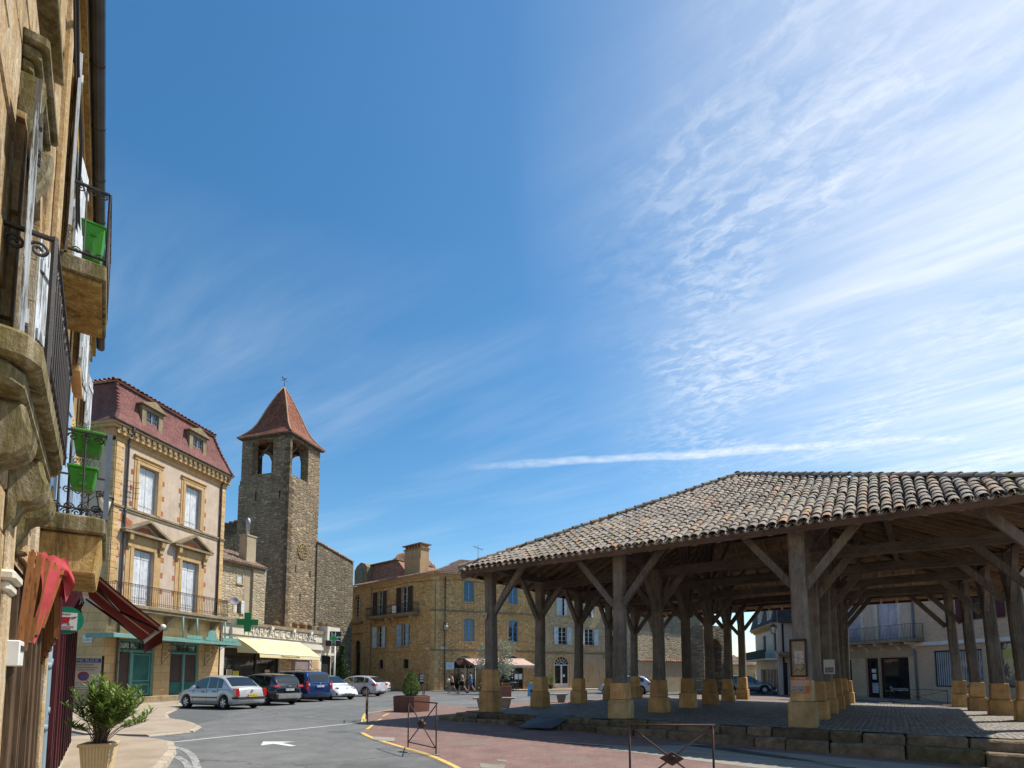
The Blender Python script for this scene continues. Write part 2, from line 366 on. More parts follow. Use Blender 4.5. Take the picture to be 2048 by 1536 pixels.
M_greyst = rubble('grey_rubble', [(.34, .28, .19), (.54, .44, .29), (.42, .34, .22), (.62, .51, .35)], (.46, .37, .25), (3, 3, 5.5), .8, .10, .30)
M_trim = plain('ochre_trim', (.58, .385, .19), (.44, .28, .125), 2.2, .9, .35, 22, .15, streak=.45)
M_trimd = plain('weathered_trim', (.34, .27, .17), (.20, .15, .09), 2.5, .9, .5, 20, .15, streak=.6)
M_pink = plain('pink_render', (.60, .48, .37), (.46, .36, .27), 1.3, .92, .5, 45, .1, streak=.30)
M_salmon = plain('salmon_render', (.62, .50, .42), (.54, .42, .34), .8, .92, .3, 40, .1, streak=.15)
M_pale = plain('pale_render', (.64, .52, .41), (.50, .39, .31), .6, .92, .3, 40, .1, streak=.3)
M_cream = plain('cream_paint', (.70, .64, .52), (.58, .52, .42), 1.0, .75, .3, 30, .2, streak=.25)
M_white = plain('white_paint', (.74, .73, .69), (.60, .59, .56), 2.0, .6, .15, 30, .3, streak=.15)
M_brickr = plain('red_brick', (.48, .17, .08), (.30, .10, .05), 5, .9, .6, 30, .1, rn=.2)
M_iron = plain('wrought_iron', (.03, .028, .028), (.06, .045, .038), 6, .55, .2, 60, .4)
M_rust = plain('rusty_iron', (.085, .045, .032), (.05, .03, .025), 6, .7, .4, 60, .3)
M_gut = plain('zinc_gutter', (.10, .10, .10), (.06, .055, .05), 3, .45, .15, 40, .5, metal=.6)
M_lead = plain('blue_grey_paint', (.16, .20, .25), (.12, .15, .19), 4, .5, .15, 40, .4)
M_glass = glass()
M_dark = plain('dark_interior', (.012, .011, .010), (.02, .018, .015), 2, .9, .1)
M_shw = wood('white_shutter', (.60, .62, .63), (.50, .52, .54), 'z', .8, 1, .4, .06, None)
M_shpeel = wood('peeling_shutter', (.62, .66, .68), (.48, .52, .54), 'z', .85, 1, .6, .06, peel=(.13, .12, .10))
M_shbl = wood('pale_blue_shutter', (.30, .42, .56), (.24, .36, .50), 'z', .7, 1, .2, .06)
M_shbr = wood('brown_shutter', (.055, .035, .028), (.04, .028, .022), 'z', .7, 1, .2, .1)
M_shgr = wood('pale_grey_shutter', (.55, .62, .64), (.46, .54, .57), 'z', .7, 1, .2, .06)
M_blue = plain('blue_joinery', (.13, .32, .56), (.10, .26, .46), 4, .55, .1, 40, .4)
M_whj = plain('white_joinery', (.66, .68, .66), (.56, .58, .57), 4, .55, .1, 40, .4)
M_green = plain('old_green_paint', (.04, .17, .135), (.02, .09, .07), 1.3, .6, .2, 40, .35, streak=.2)
M_greenl = plain('faded_green_paint', (.17, .36, .30), (.13, .28, .24), 2.0, .65, .2, 40, .3, streak=.25)
M_brownsh = plain('brown_roller_shutter', (.10, .062, .045), (.085, .05, .038), 2, .6, .1, 40, .3)
M_mar = plain('maroon_paint', (.085, .008, .014), (.05, .006, .010), 2, .45, .1, 20, .4)
M_red = plain('dark_red_canvas', (.26, .022, .022), (.20, .015, .018), 2.5, .9, .3, 60, .1)
M_redf = plain('faded_red_canvas', (.50, .085, .085), (.36, .05, .055), 4, .9, .3, 60, .1, streak=.3)
M_beige = plain('beige_canvas', (.62, .52, .40), (.52, .42, .32), 3, .9, .2, 60, .1)
M_slat = wood('varnished_slat', (.36, .15, .05), (.24, .09, .03), 'z', .5, 1, .3, .15)
M_oak = wood('old_oak', (.20, .17, .138), (.105, .088, .07), 'z', .9, 1, .9, .25)
M_oakx = wood('old_oak_x', (.18, .15, .118), (.09, .074, .058), 'x', .9, 1, .9, .25)
M_oaky = wood('old_oak_y', (.18, .15, .118), (.09, .074, .058), 'y', .9, 1, .9, .25)
M_board = wood('roof_boards', (.34, .25, .16), (.20, .15, .10), 'x', .9, 1, .5, .25)
M_plin = plain('plinth_stone', (.68, .385, .155), (.40, .23, .095), 3.2, .9, 1.0, 14, .12, streak=.6, rn=.24)
M_plinm = plain('mossy_plinth_stone', (.66, .43, .22), (.26, .20, .08), 1.8, .92, .7, 18, .1, streak=.3, rn=.1)
M_tile = tilemat('canal_tile', [(.27, .225, .18), (.33, .28, .225), (.20, .165, .13), (.36, .285, .22), (.29, .25, .21), (.31, .235, .175), (.38, .325, .26), (.22, .185, .15), (.30, .26, .215), (.24, .20, .165), (.34, .29, .24), (.40, .23, .14)], lichen=(.42, .36, .05))
M_chan = tilemat('channel_tile', [(.20, .16, .12), (.30, .25, .20), (.14, .11, .09), (.40, .35, .30)])
M_mort = plain('lime_mortar', (.42, .37, .30), (.26, .22, .18), 9, .95, .5, 40, .1)

# ---------------------------------------------------------------- the market hall's frame and the lie of the land
H0 = (-.75, 19.5); HU = (.824, -.566); HV = (.566, .824)
HF = Fr(H0, (H0[0]+HU[0]*10, H0[1]+HU[1]*10))
def gh(x, y):
    u = (x-H0[0])*HU[0]+(y-H0[1])*HU[1]
    return -.26*min(1, max(0, u/14))
def sheet(name, pts, z, mat, parent=None, kind=None, thick=0, bevel=0):
    bm = bmesh.new(); vs = [bm.verts.new((p[0], p[1], 0)) for p in pts]; bm.faces.new(vs)
    for k in (0.0, 14.0):
        c = Vector((H0[0]+HU[0]*k, H0[1]+HU[1]*k, 0))
        bmesh.ops.bisect_plane(bm, geom=bm.verts[:]+bm.edges[:]+bm.faces[:], plane_co=c, plane_no=(HU[0], HU[1], 0))
    bmesh.ops.recalc_face_normals(bm, faces=bm.faces)
    if bm.faces[:] and bm.faces[0].normal.z < 0: bmesh.ops.reverse_faces(bm, faces=bm.faces)
    if thick:
        top = bm.faces[:]; r = bmesh.ops.extrude_face_region(bm, geom=top)
        up = [g for g in r['geom'] if isinstance(g, bmesh.types.BMVert)]
        for v in up: v.co.z += thick
    for v in bm.verts: v.co.z += gh(v.co.x, v.co.y)+z
    me = bpy.data.meshes.new(name); bm.to_mesh(me); bm.free(); me.materials.append(mat)
    o = bpy.data.objects.new(name, me); COL.objects.link(o); o.parent = parent
    if kind: o['kind'] = kind
    if bevel:
        bv = o.modifiers.new('bevel', 'BEVEL'); bv.width = bevel; bv.segments = 2; bv.limit_method = 'ANGLE'
    return o
# asphalt: worn, patched, with cracks and tar lines
m, t, b = newmat('asphalt'); P = coords(t, True)
n1 = t.noise(P, .22, 6, .65); n2 = t.noise(P, 1.6, 5, .7); n3 = t.noise(P, 55, 3, .8)
v = t.add('ShaderNodeTexVoronoi', feature='DISTANCE_TO_EDGE', i_Scale=.23)
wv = t.add('ShaderNodeVectorMath', operation='MULTIPLY_ADD'); t.l.new(t.noise(P, 1.1, 5, .7, col=True), wv.inputs[0]); wv.inputs[1].default_value = (1.4, 1.4, 0); t.l.new(P, wv.inputs[2]); t.l.new(wv.outputs[0], v.inputs['Vector'])
c = t.ramp(t.math('ADD', t.math('MULTIPLY', n1, .55), t.math('MULTIPLY', n2, .45)), [(.33, (.088, .090, .088)), (.5, (.138, .140, .136)), (.66, (.195, .194, .184))])
c = t.mix(.55, c, t.ramp(n3, [(.25, .08), (.75, .95)]), 'OVERLAY')
c = t.mix(t.math('MULTIPLY', t.ramp(v.outputs['Distance'], [(0, 1), (.010, 0)]), .75), c, (.05, .05, .048))
st_ = t.ramp(t.noise(P, .9, 3, .5), [(.66, 0), (.74, 1)]); c = t.mix(t.math('MULTIPLY', st_, .45), c, (.045, .043, .04))
pv = t.add('ShaderNodeTexVoronoi', feature='F1', i_Scale=.16); t.l.new(P, pv.inputs['Vector']); ps = t.add('ShaderNodeSeparateColor'); t.l.new(pv.outputs['Color'], ps.inputs[0])
c = t.mix(t.math('MULTIPLY', t.ramp(ps.outputs[1], [(.70, 0), (.72, 1)], 'CONSTANT'), .38), c, (.075, .075, .073))
t.l.new(c, b.inputs['Base Color']); b.inputs['Roughness'].default_value = .88; b.inputs['Specular IOR Level'].default_value = .25
bump(t, b, n3, .5, .008); M_asph = m
# red-brown surfacing of the square, worn through in places
m, t, b = newmat('red_surfacing'); P = coords(t, True)
n1 = t.noise(P, .5, 7, .75); n3 = t.noise(P, 38, 3, .85); n2 = t.noise(P, 1.6, 7, .8)
c = t.ramp(n2, [(.3, (.15, .095, .08)), (.55, (.215, .138, .118)), (.75, (.28, .20, .17))])
c = t.mix(t.math('MULTIPLY', t.ramp(n1, [(.55, 0), (.64, 1)]), .7), c, (.19, .165, .14))
c = t.mix(.6, c, t.ramp(n3, [(.25, .08), (.75, .95)]), 'OVERLAY')
t.l.new(c, b.inputs['Base Color']); b.inputs['Roughness'].default_value = .9; b.inputs['Specular IOR Level'].default_value = .2; bump(t, b, n3, .6, .01); M_plaza = m
def speck(name, c1, c2, c3, fs=60, big=.8):
    m, t, b = newmat(name); P = coords(t, True)
    c = t.ramp(t.noise(P, big, 6, .7), [(.3, c1), (.5, c2), (.72, c3)]); n3 = t.noise(P, fs, 3, .8)
    c = t.mix(.5, c, t.ramp(n3, [(.25, .1), (.75, .9)]), 'OVERLAY')
    t.l.new(c, b.inputs['Base Color']); b.inputs['Roughness'].default_value = .92; b.inputs['Specular IOR Level'].default_value = .15; bump(t, b, n3, .5, .008); return m
M_side = speck('beige_pavement', (.28, .22, .165), (.36, .29, .215), (.41, .34, .26))
M_kerb = speck('pale_kerb_stone', (.28, .235, .17), (.40, .34, .26), (.48, .42, .34), 25, 3)
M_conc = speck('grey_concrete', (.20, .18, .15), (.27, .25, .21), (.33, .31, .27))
def roadpaint(name, c, cut=.50):
    m, t, b = newmat(name); P = coords(t, True); n = t.noise(P, 9, 6, .8)
    t.l.new(t.mix(t.ramp(n, [(cut-.05, 0), (cut+.05, 1)]), c, (.16, .16, .155)), b.inputs['Base Color']); b.inputs['Roughness'].default_value = .8; return m
M_rpw = roadpaint('worn_white_road_paint', (.60, .60, .57), .62); M_rpf = roadpaint('faint_white_road_paint', (.38, .38, .36), .50)
M_rpy = roadpaint('worn_yellow_road_paint', (.62, .44, .12), .60)
# cobbles under the hall
m, t, b = newmat('cobbles'); P = coords(t)
Q = t.mapping(P, (7.5, 7.5, 0)); v1 = t.add('ShaderNodeTexVoronoi', feature='F1', i_Scale=1.0, i_Randomness=.6); t.l.new(Q, v1.inputs['Vector'])
v2 = t.add('ShaderNodeTexVoronoi', feature='DISTANCE_TO_EDGE', i_Scale=1.0, i_Randomness=.6); t.l.new(Q, v2.inputs['Vector'])
sp_ = t.add('ShaderNodeSeparateColor'); t.l.new(v1.outputs['Color'], sp_.inputs[0])
c = t.ramp(sp_.outputs[0], [(0, (.19, .16, .13)), (.5, (.33, .29, .24)), (1, (.42, .38, .33))]); c = t.mix(t.ramp(v2.outputs['Distance'], [(0, 1), (.16, 0)]), c, (.09, .075, .06))
c = t.mix(t.ramp(t.noise(P, .5, 5, .7), [(.4, 0), (.7, .5)]), c, (.24, .20, .155))
t.l.new(c, b.inputs['Base Color']); b.inputs['Roughness'].default_value = .62; b.inputs['Specular IOR Level'].default_value = .35
bump(t, b, t.ramp(v2.outputs['Distance'], [(0, 0), (.35, 1)]), 1.0, .05); M_cob = m

# ground, square and roadside
sheet('ground', [(-400, -60), (400, -60), (400, 700), (-400, 700)], 0, M_asph, kind='structure')
G = lambda px, py: gz(px, py, 0.0)
pz = [G(722, 1470), G(728, 1459), G(740, 1447), G(735, 1434), G(752, 1424), G(800, 1414), G(870, 1409), (-1.6, 26.5), (-.3, 30.5), (6.5, 38), (12, 42), (17, 42.5), (22, 38), (30, 20), (26, 2), (8, -4), (2.2, 3.0), (.6, 7.2), G(940, 1540), G(852, 1506), G(763, 1484)]
sheet('square_paving', pz, .004, M_plaza, kind='structure')
# grey strip of older asphalt along the shaded foot of the hall
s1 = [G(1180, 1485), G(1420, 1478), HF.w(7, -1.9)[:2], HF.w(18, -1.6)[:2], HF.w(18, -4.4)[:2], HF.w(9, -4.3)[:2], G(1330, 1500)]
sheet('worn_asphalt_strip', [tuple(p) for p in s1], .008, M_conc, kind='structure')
# pavement along the left-hand houses (a real step) and its kerb
AX = Vector((-.5945987605656343, 0.804022582975013, 0)); AN = Vector((.804022582975013, .5945987605656343, 0))
def AF(s, n): p = AX*s+AN*n; return (p.x, p.y)
def along(a, b, n=6): return [tuple(Vector(a).lerp(Vector(b), i/n)) for i in range(n+1)]
edge = [AF(-6, .75), AF(2, .95), (-4.9, 6.9), (-5.9, 9.2), (-6.9, 11.2), (-7.75, 12.5), (-8.6, 13.15), (-9.6, 13.6)]
sheet('pavement', [AF(-6, -.9)]+edge+[AF(17.2, .25), AF(17.2, -.9)], -.02, M_side, kind='structure', thick=.12)
e2 = [(-9.4, 14.3), (-8.9, 15.3), (-9.4, 16.6), (-10.8, 18.4), (-12.4, 19.9), (-13.8, 22.0), (-15.0, 24.6)]
sheet('pavement', [(-13.8, 16.6), (-11.2, 14.6)]+e2+[(-16.6, 28.8), (-19.4, 28.6), (-19.5, 21)], -.02, M_side, kind='structure', thick=.07)
def kerbs(name, line, w, z, h, ln=.9):
    root = bpy.data.objects.new(name, None); COL.objects.link(root); root['kind'] = 'structure'
    for a, c in zip(line, line[1:]):
        a, c = Vector((*a, 0)), Vector((*c, 0)); L = (c-a).length; k = max(1, round(L/ln)); d = (c-a)/L; nn = Vector((d.y, -d.x, 0))
        for i in range(k):
            p, q = a+d*(L*i/k+.008), a+d*(L*(i+1)/k-.008); j = R(-.006, .008)
            B().hexa([p, q, q+nn*w, p+nn*w], [p+Vector((0, 0, h+j)), q+Vector((0, 0, h+j)), q+nn*(w-.02)+Vector((0, 0, h+j-.015)), p+nn*(w-.02)+Vector((0, 0, h+j-.015))]).build('kerb_stone', M_kerb, root)
    root.location.z = z; return root
kerbs('kerb', edge[1:], .15, -.02, .115)
kerbs('kerb', e2, .13, -.02, .06)
# pavement and kerb before the tall house and the pharmacy
def mark(name, pts, mat, z=.006): return sheet(name, pts, z, mat, kind='structure')
def band(name, line, w, mat, z=.006):
    L = [Vector((*p, 0)) for p in line]; a, c = [], []
    for i, p in enumerate(L):
        d = (L[min(i+1, len(L)-1)]-L[max(i-1, 0)]).normalized(); n = Vector((-d.y, d.x, 0))*w/2; a.append((p+n)[:2]); c.append((p-n)[:2])
    for i in range(len(L)-1): mark(name, [a[i], a[i+1], c[i+1], c[i]], mat, z)
def curve(pts, n=5):
    P_ = [Vector((*p, 0)) for p in pts]; out = []
    for i in range(len(P_)-1):
        p0, p1, p2, p3 = P_[max(i-1, 0)], P_[i], P_[i+1], P_[min(i+2, len(P_)-1)]
        for k in range(n):
            u = k/n; out.append((.5*((2*p1)+(p2-p0)*u+(2*p0-5*p1+4*p2-p3)*u*u+(3*p1-p0-3*p2+p3)*u**3))[:2])
    out.append(P_[-1][:2]); return [tuple(o) for o in out]
band('road_line', [G(322, 1487), G(735, 1444)], .10, M_rpw)
aT, aB = Vector((*G(531, 1484), 0)), Vector((*G(590, 1492), 0)); ad = (aB-aT).normalized(); an = Vector((-ad.y, ad.x, 0))
q = lambda s, n: tuple((aT+ad*s+an*n)[:2])
mark('road_arrow', [q(-.1, 0), q(.55, .42), q(.50, .10), q(1.15, .07), q(1.15, -.07), q(.50, -.10), q(.55, -.42)], M_rpw)
band('road_line', curve([G(341, 1493), G(368, 1500), G(388, 1516), G(398, 1545)]), .13, M_rpf)
band('road_line', curve([G(352, 1513), G(372, 1524), G(382, 1545)]), .12, M_rpf)
for x, y in ((455, 1428), (476, 1427), (607, 1434), (628, 1431), (553, 1437)):
    band('road_dash', [G(x, y), G(x+22, y-1.5)], .12, M_rpf)
band('yellow_line', curve([G(724, 1466), G(742, 1474), G(790, 1487), G(852, 1502), G(895, 1517), G(945, 1540)]), .11, M_rpy, .010)
band('yellow_line', curve([G(727, 1447), G(728, 1436), G(733, 1427)]), .16, M_rpy, .010)
band('yellow_line', [G(733, 1427), G(784, 1419)], .09, M_rpy, .010)
band('yellow_line', [G(734, 1459), G(746, 1450)], .09, M_rpy, .010)
band('yellow_line', [G(750, 1444), G(763, 1438)], .09, M_rpy, .010)
band('yellow_line', [G(765, 1433), G(778, 1427)], .09, M_rpy, .010)
band('edging_strip', [G(1110, 1477), G(1310, 1487), G(1560, 1502), G(1790, 1520)], .10, M_kerb, .012)
for x, y, w, h in ((985, 1522, 26, 5), (768, 1477, 22, 4), (1003, 1512, 10, 2)):
    mark('drain_cover', [G(x-w, y-h), G(x+w, y-h*.6), G(x+w*.9, y+h), G(x-w*.9, y+h*.6)], M_conc, .012)

# the platform the hall stands on: cobbled floor, two rows of big stones round it
ptop = lambda u, v: .29-.17*max(0, min(1, u/14))*max(0, min(1, v/16))
bf = B(); nu, nv = 9, 9
for i in range(nu+1):
    for j in range(nv+1):
        u = -.55+17.0*i/nu; v = -.45+17.5*j/nv; bf.pt((u, v, ptop(u, v)-.012))
for i in range(nu):
    for j in range(nv): a = i*(nv+1)+j; bf.face([a, a+nv+1, a+nv+2, a+1])
fl = bf.build('hall_floor', M_cob, kind='structure'); fl.matrix_world = HF.M
st = bpy.data.objects.new('hall_steps', None); COL.objects.link(st); st['kind'] = 'structure'; st.matrix_world = HF.M
M_step = plain('step_stone', (.25, .185, .12), (.085, .064, .042), 3.4, .92, 1.0, 12, .1, streak=.45, rn=.30, bdist=.04)
M_stepm = plain('mossy_step_stone', (.22, .18, .10), (.07, .06, .03), 3.6, .95, .8, 16, .1, rn=.2, bdist=.02)
gl = lambda u: -.26*min(1, max(0, u/14))
def steprow(x0, x1, along_x, off, zt, zb, dep, lo=.45, hi=1.25):
    x = x0
    while x < x1-.05:
        L = min(R(lo, hi), x1-x); L = x1-x if x1-x-L < .35 else L
        a, c = x+.01, x+L-.012; m_ = (a+c)/2; t0 = zt(m_)+R(-.035, .012); b0 = zb(m_); o0 = off+R(-.05, .05)
        if along_x: pts = [(a, o0, b0), (c, o0, b0), (c, o0+dep, b0), (a, o0+dep, b0)]
        else: pts = [(o0, a, b0), (o0+dep, a, b0), (o0+dep, c, b0), (o0, c, b0)]
        tp = [(p[0]+R(-.012, .012), p[1]+R(-.015, .015), t0+R(-.016, .016)) for p in pts]
        bb = B().hexa(pts, tp); bb.build('stone', M_stepm if R(0, 1) < .22 else M_step, st, bevel=.035)
        x += L
tp1 = lambda u: .285; md = lambda u: .145-.09*max(0, min(1, u/14))
steprow(-.95, 16.9, True, -.80, tp1, lambda u: md(u)-.05, .42)
steprow(-1.35, 17.2, True, -1.18, md, lambda u: gl(u)-.06, .40, .5, 1.4)
steprow(-.36, 17.3, False, -.95, tp1, lambda u: .05, .42)
steprow(-.72, 17.4, False, -1.35, lambda u: .14, lambda u: -.05, .40)
steprow(-.5, 17.3, False, 16.4, lambda u: .29-.17*u/17, lambda u: -.3, .42)
steprow(-.5, 16.4, True, 17.0, lambda u: .29-.17*u/17, lambda u: -.3, .42)
# hills beyond the town
m, t, b = newmat('hill_trees'); P = coords(t, True); n = t.noise(P, .06, 6, .7)
t.l.new(t.ramp(n, [(.35, (.03, .05, .02)), (.65, (.07, .10, .04))]), b.inputs['Base Color']); b.inputs['Roughness'].default_value = 1; bump(t, b, t.noise(P, .3, 6, .8), 1, 2); M_hill = m
def hill(x0, x1, y, hgt, dep, seed):
    b = B(); b.smooth = True; nx, ny = 40, 10
    for j in range(ny+1):
        for i in range(nx+1):
            x = x0+(x1-x0)*i/nx; e = sin(pi*i/nx)**.6; g = sin(pi*j/ny)
            b.pt((x, y+dep*j/ny, -1+hgt*e*g*(.75+.5*noise.noise(Vector((x*.01, seed, j*.2))))+.6*noise.noise(Vector((x*.05, seed, j)))))
    for j in range(ny):
        for i in range(nx): a = j*(nx+1)+i; b.face([a, a+1, a+nx+2, a+nx+1])
    return b.build('hill', M_hill, kind='structure')
hill(-900, 1500, 1500, 42, 500, 1.3); hill(100, 1400, 2200, 90, 600, 4.1)
# ---------------------------------------------------------------- the market hall
HALL = HF.thing('market_hall', 'open timber market hall with stone-footed oak posts under a wide hipped tile roof', 'market hall')
VS = [0, 3.33, 6.66, 10.0, 13.3, 16.6]
def postpos(i, j):
    v = VS[j]; u = [0, 4.9, 9.8, (14.95, 15.15, 15.0, 14.76, 14.48, 14.2)[j]][i]; return u, v
PT = {(0, 0): 1.76, (1, 0): 1.33, (2, 0): 1.46}
EAVE = 5.22; AP = (6.98, 6.98, 9.32); AP2 = (6.98, 9.9, 9.32); OV = .75
URF, URB = 14.95, 15.9; VB = 17.35
SL = (AP[2]-EAVE)/(AP[1]+OV)
def roofz(u, v):      # height of the underside plane
    ur = URF+(URB-URF)*(v+OV)/(VB+OV)
    return EAVE+min((v+OV)*SL, (u+OV)*(AP[2]-EAVE)/(AP[0]+OV), (ur-u)*(AP[2]-EAVE)/(URF-AP[0]), (VB-v)*(AP[2]-EAVE)/(VB-AP2[1]))
PTOP = 5.30
def post(u, v, z0, z1, w, lean, n=7):
    b = B(); rings = []; ph = R(0, 6)
    for k in range(n+1):
        t = k/n; z = z0+(z1-z0)*t; ww = w*(1.06-.12*t+.10*max(0, t-.8)*3+.10*max(0, .15-t)*4); c = ww*.13
        dx = lean[0]*t+.025*sin(3*t+ph); dy = lean[1]*t+.025*cos(2.3*t+ph); h = ww/2
        pts = [(-h+c, -h), (h-c, -h), (h, -h+c), (h, h-c), (h-c, h), (-h+c, h), (-h, h-c), (-h, -h+c)]
        rings.append([b.pt((u+dx+px+R(-.006, .006), v+dy+py+R(-.006, .006), z)) for px, py in pts])
    for a, c in zip(rings, rings[1:]):
        for j in range(8): b.face([a[j], a[(j+1) % 8], c[(j+1) % 8], c[j]])
    b.face(rings[0][::-1]); b.face(rings[-1]); b.build('post', M_oak, HALL)
def fr_block(u, v, z0, z1, w0, w1, mat):
    b = B(); h0, h1 = w0/2, w1/2; j = lambda: R(-.008, .008)
    b.hexa([(u-h0+j(), v-h0+j(), z0), (u+h0+j(), v-h0+j(), z0), (u+h0+j(), v+h0+j(), z0), (u-h0+j(), v+h0+j(), z0)],
           [(u-h1+j(), v-h1+j(), z1), (u+h1+j(), v-h1+j(), z1), (u+h1+j(), v+h1+j(), z1), (u-h1+j(), v+h1+j(), z1)])
    b.build('plinth_stone', mat, HALL, bevel=.022)
BR = 1.22
for i in range(4):
    for j in range(6):
        u, v = postpos(i, j); zf = ptop(u, v)-.02; zt = PT.get((i, j), zf+1.16+R(-.06, .08))
        w = {0: .40, 1: .40, 2: .42, 3: .44}[i]*(1.0 if j == 0 else R(.88, 1.02))
        zm = zf+(zt-zf)*R(.46, .54) if (i, j) != (0, 0) else zf+.72
        mossy = (i, j) in ((2, 0), (1, 0))
        fr_block(u, v, zf, zm, w+.22, w+.19, M_plinm if mossy else M_plin)
        fr_block(u, v, zm+.004, zt, w+.10, w+.06, M_plinm if (i, j) == (2, 0) else M_plin)
        lean = (-.24, 0) if i == 3 else (R(-.03, .03), R(-.03, .03))
        post(u, v, zt, PTOP, w*.86, lean)
        lu, lv = lean
        # braces: foot on the post, head under the beam
        for du, dv in ((1, 0), (-1, 0), (0, 1), (0, -1)):
            if (i == 3 and du == 1) or (i == 0 and du == -1) or (j == 0 and dv == -1) or (j == 5 and dv == 1): continue
            if j == 0 and dv == 1 and i in (1, 2): continue
            k = R(.92, 1.12)*(1.12 if j == 0 or i == 3 else 1); zf_ = PTOP-1.36*k; s = .86
            a = Vector((u+lu*s+du*.14, v+lv*s+dv*.14, zf_)); c = Vector((u+lu+du*(BR*k), v+lv+dv*(BR*k), PTOP+.02))
            B().beam(a, c, R(.13, .16), R(.17, .20), (0, 0, 1)).build('brace', M_oak, HALL)
def wob(a, c, w, h, mat, name, n=5, sag=.03):
    a, c = Vector(a), Vector(c); b = B(); prev = None; d = (c-a).normalized(); r = d.cross(Vector((0, 0, 1))).normalized(); up = r.cross(d)
    ph = R(0, 6)
    for k in range(n+1):
        t = k/n; p = a.lerp(c, t)+up*(-sag*sin(pi*t)+.012*sin(5*t+ph))+r*.015*sin(4*t+ph); ww, hh = w*R(.94, 1.06), h*R(.94, 1.06)
        ring = [b.pt(p+r*x*ww/2+up*y*hh/2) for x, y in ((-1, -1), (1, -1), (1, 1), (-1, 1))]
        if prev:
            for j in range(4): b.face([prev[j], prev[(j+1) % 4], ring[(j+1) % 4], ring[j]])
        else: b.face(ring[::-1])
        prev = ring
    b.face(prev); return b.build(name, mat, HALL)
# wall plates and cross beams, bay by bay
lz = PTOP+.14
for i in range(4):
    for j in range(5):
        (u0, v0), (u1, v1) = postpos(i, j), postpos(i, j+1); o = -.24 if i == 3 else 0
        z_ = lz if i in (0, 3) else lz
        wob((u0+o, v0, z_), (u1+o, v1, z_), .24, .28, M_oaky, 'plate')
for j in range(6):
    for i in range(3):
        (u0, v0), (u1, v1) = postpos(i, j), postpos(i+1, j)
        o1 = -.24 if i == 2 else 0
        if j in (0, 5): wob((u0, v0+.003, lz+.002), (u1+o1, v1+.003, lz+.002), .22, .26, M_oakx, 'plate')
        else: wob((u0, v0, lz-.28), (u1+o1, v1, lz-.28), .24, .30, M_oakx, 'tie_beam', sag=-.05)
# upper framing: king posts on the inner rows, struts, purlins, hips and ridge
for i in (1, 2):
    for j in (1, 2, 3, 4):
        u, v = postpos(i, j); zr = roofz(u, v)-.34
        B().beam((u, v, PTOP+.2), (u, v, zr), .24, .24, (1, 0, 0)).build('king_post', M_oak, HALL)
        for du, dv in ((1, 0), (-1, 0), (0, 1), (0, -1)):
            e = (u+du*1.25, v+dv*1.25); B().beam((u+du*.1, v+dv*.1, PTOP+.35), (e[0], e[1], min(roofz(*e)-.3, zr)), .13, .15).build('strut', M_oak, HALL)
for z_ in (.42, .75):
    q1 = lambda cx, cy: Vector((cx, cy, EAVE)).lerp(Vector(AP if cy < 5 else AP2), z_)-Vector((0, 0, .30))
    c_ = [q1(-OV, -OV), q1(URF, -OV), q1(URB, VB), q1(-OV, VB)]
    for a, c in ((0, 1), (1, 2), (2, 3), (3, 0)): wob(c_[a], c_[c], .17, .19, M_oakx, 'purlin', 6, .05)
for c in ((-OV, -OV, AP), (URF, -OV, AP), (URB, VB, AP2), (-OV, VB, AP2)):
    wob((c[0], c[1], EAVE-.2), (c[2][0], c[2][1], c[2][2]-.22), .17, .2, M_oakx, 'hip_rafter', 8, .03)
wob((AP[0], AP[1], AP[2]-.22), (AP2[0], AP2[1], AP2[2]-.22), .17, .2, M_oaky, 'ridge_beam', 3)
# slopes: eave line a->b (as seen from outside), top line
SLOPES = {'front': ((-OV, -OV), (URF, -OV), AP, AP), 'right': ((URF, -OV), (URB, VB), AP, AP2), 'back': ((URB, VB), (-OV, VB), AP2, AP2), 'left': ((-OV, VB), (-OV, -OV), AP2, AP)}
def slope_frame(k):
    a, c, tl, tr = SLOPES[k]; a = Vector((*a, EAVE)); c = Vector((*c, EAVE)); L = (c-a).length; ex = (c-a)/L
    if k in ('front', 'back'): T = Vector(tl)
    else: T = Vector(tl)
    d = T-a; up = (d-ex*d.dot(ex)); S = up.length; up.normalize(); nn = ex.cross(up)
    M = Matrix((ex, up, nn)).transposed().to_4x4(); M.translation = a
    xl = (Vector(tl)-a).dot(ex); xr = (Vector(tr)-a).dot(ex)
    if xl > xr: xl, xr = xr, xl
    def xrange(s): f = s/S; return xl*f, L+(xr-L)*f
    return M, L, S, xrange
def half_tile(L, r0, r1, n=6, th=.014, flat=.92, flip=1):
    b = B(); rings = []
    for (y, r) in ((0, r0), (L, r1)):
        o = [b.pt((-r*cos(pi*k/n), y, flip*r*sin(pi*k/n)*flat)) for k in range(n+1)]
        q = [b.pt((-(r-th)*cos(pi*k/n), y, flip*(r-th)*sin(pi*k/n)*flat)) for k in range(n+1)]; rings.append((o, q))
    (o0, i0), (o1, i1) = rings
    for k in range(n):
        b.face([o0[k], o1[k], o1[k+1], o0[k+1]]); b.face([i0[k], i0[k+1], i1[k+1], i1[k]]); b.face([o0[k], o0[k+1], i0[k+1], i0[k]])
    return b
TL, COV = .45, .335
tmesh = [half_tile(TL*s, .110, .094, flat=.74).mesh('tile', M_tile, recalc=False) for s in (1.0, .97, 1.03)]
tb = half_tile(TL, .110, .094, 5, flat=.74); cb_ = half_tile(TL, .118, .10, 4, .014, .7, -1)
M_dk = None; cand = []; rest = B(); chan = B(); mort = B()
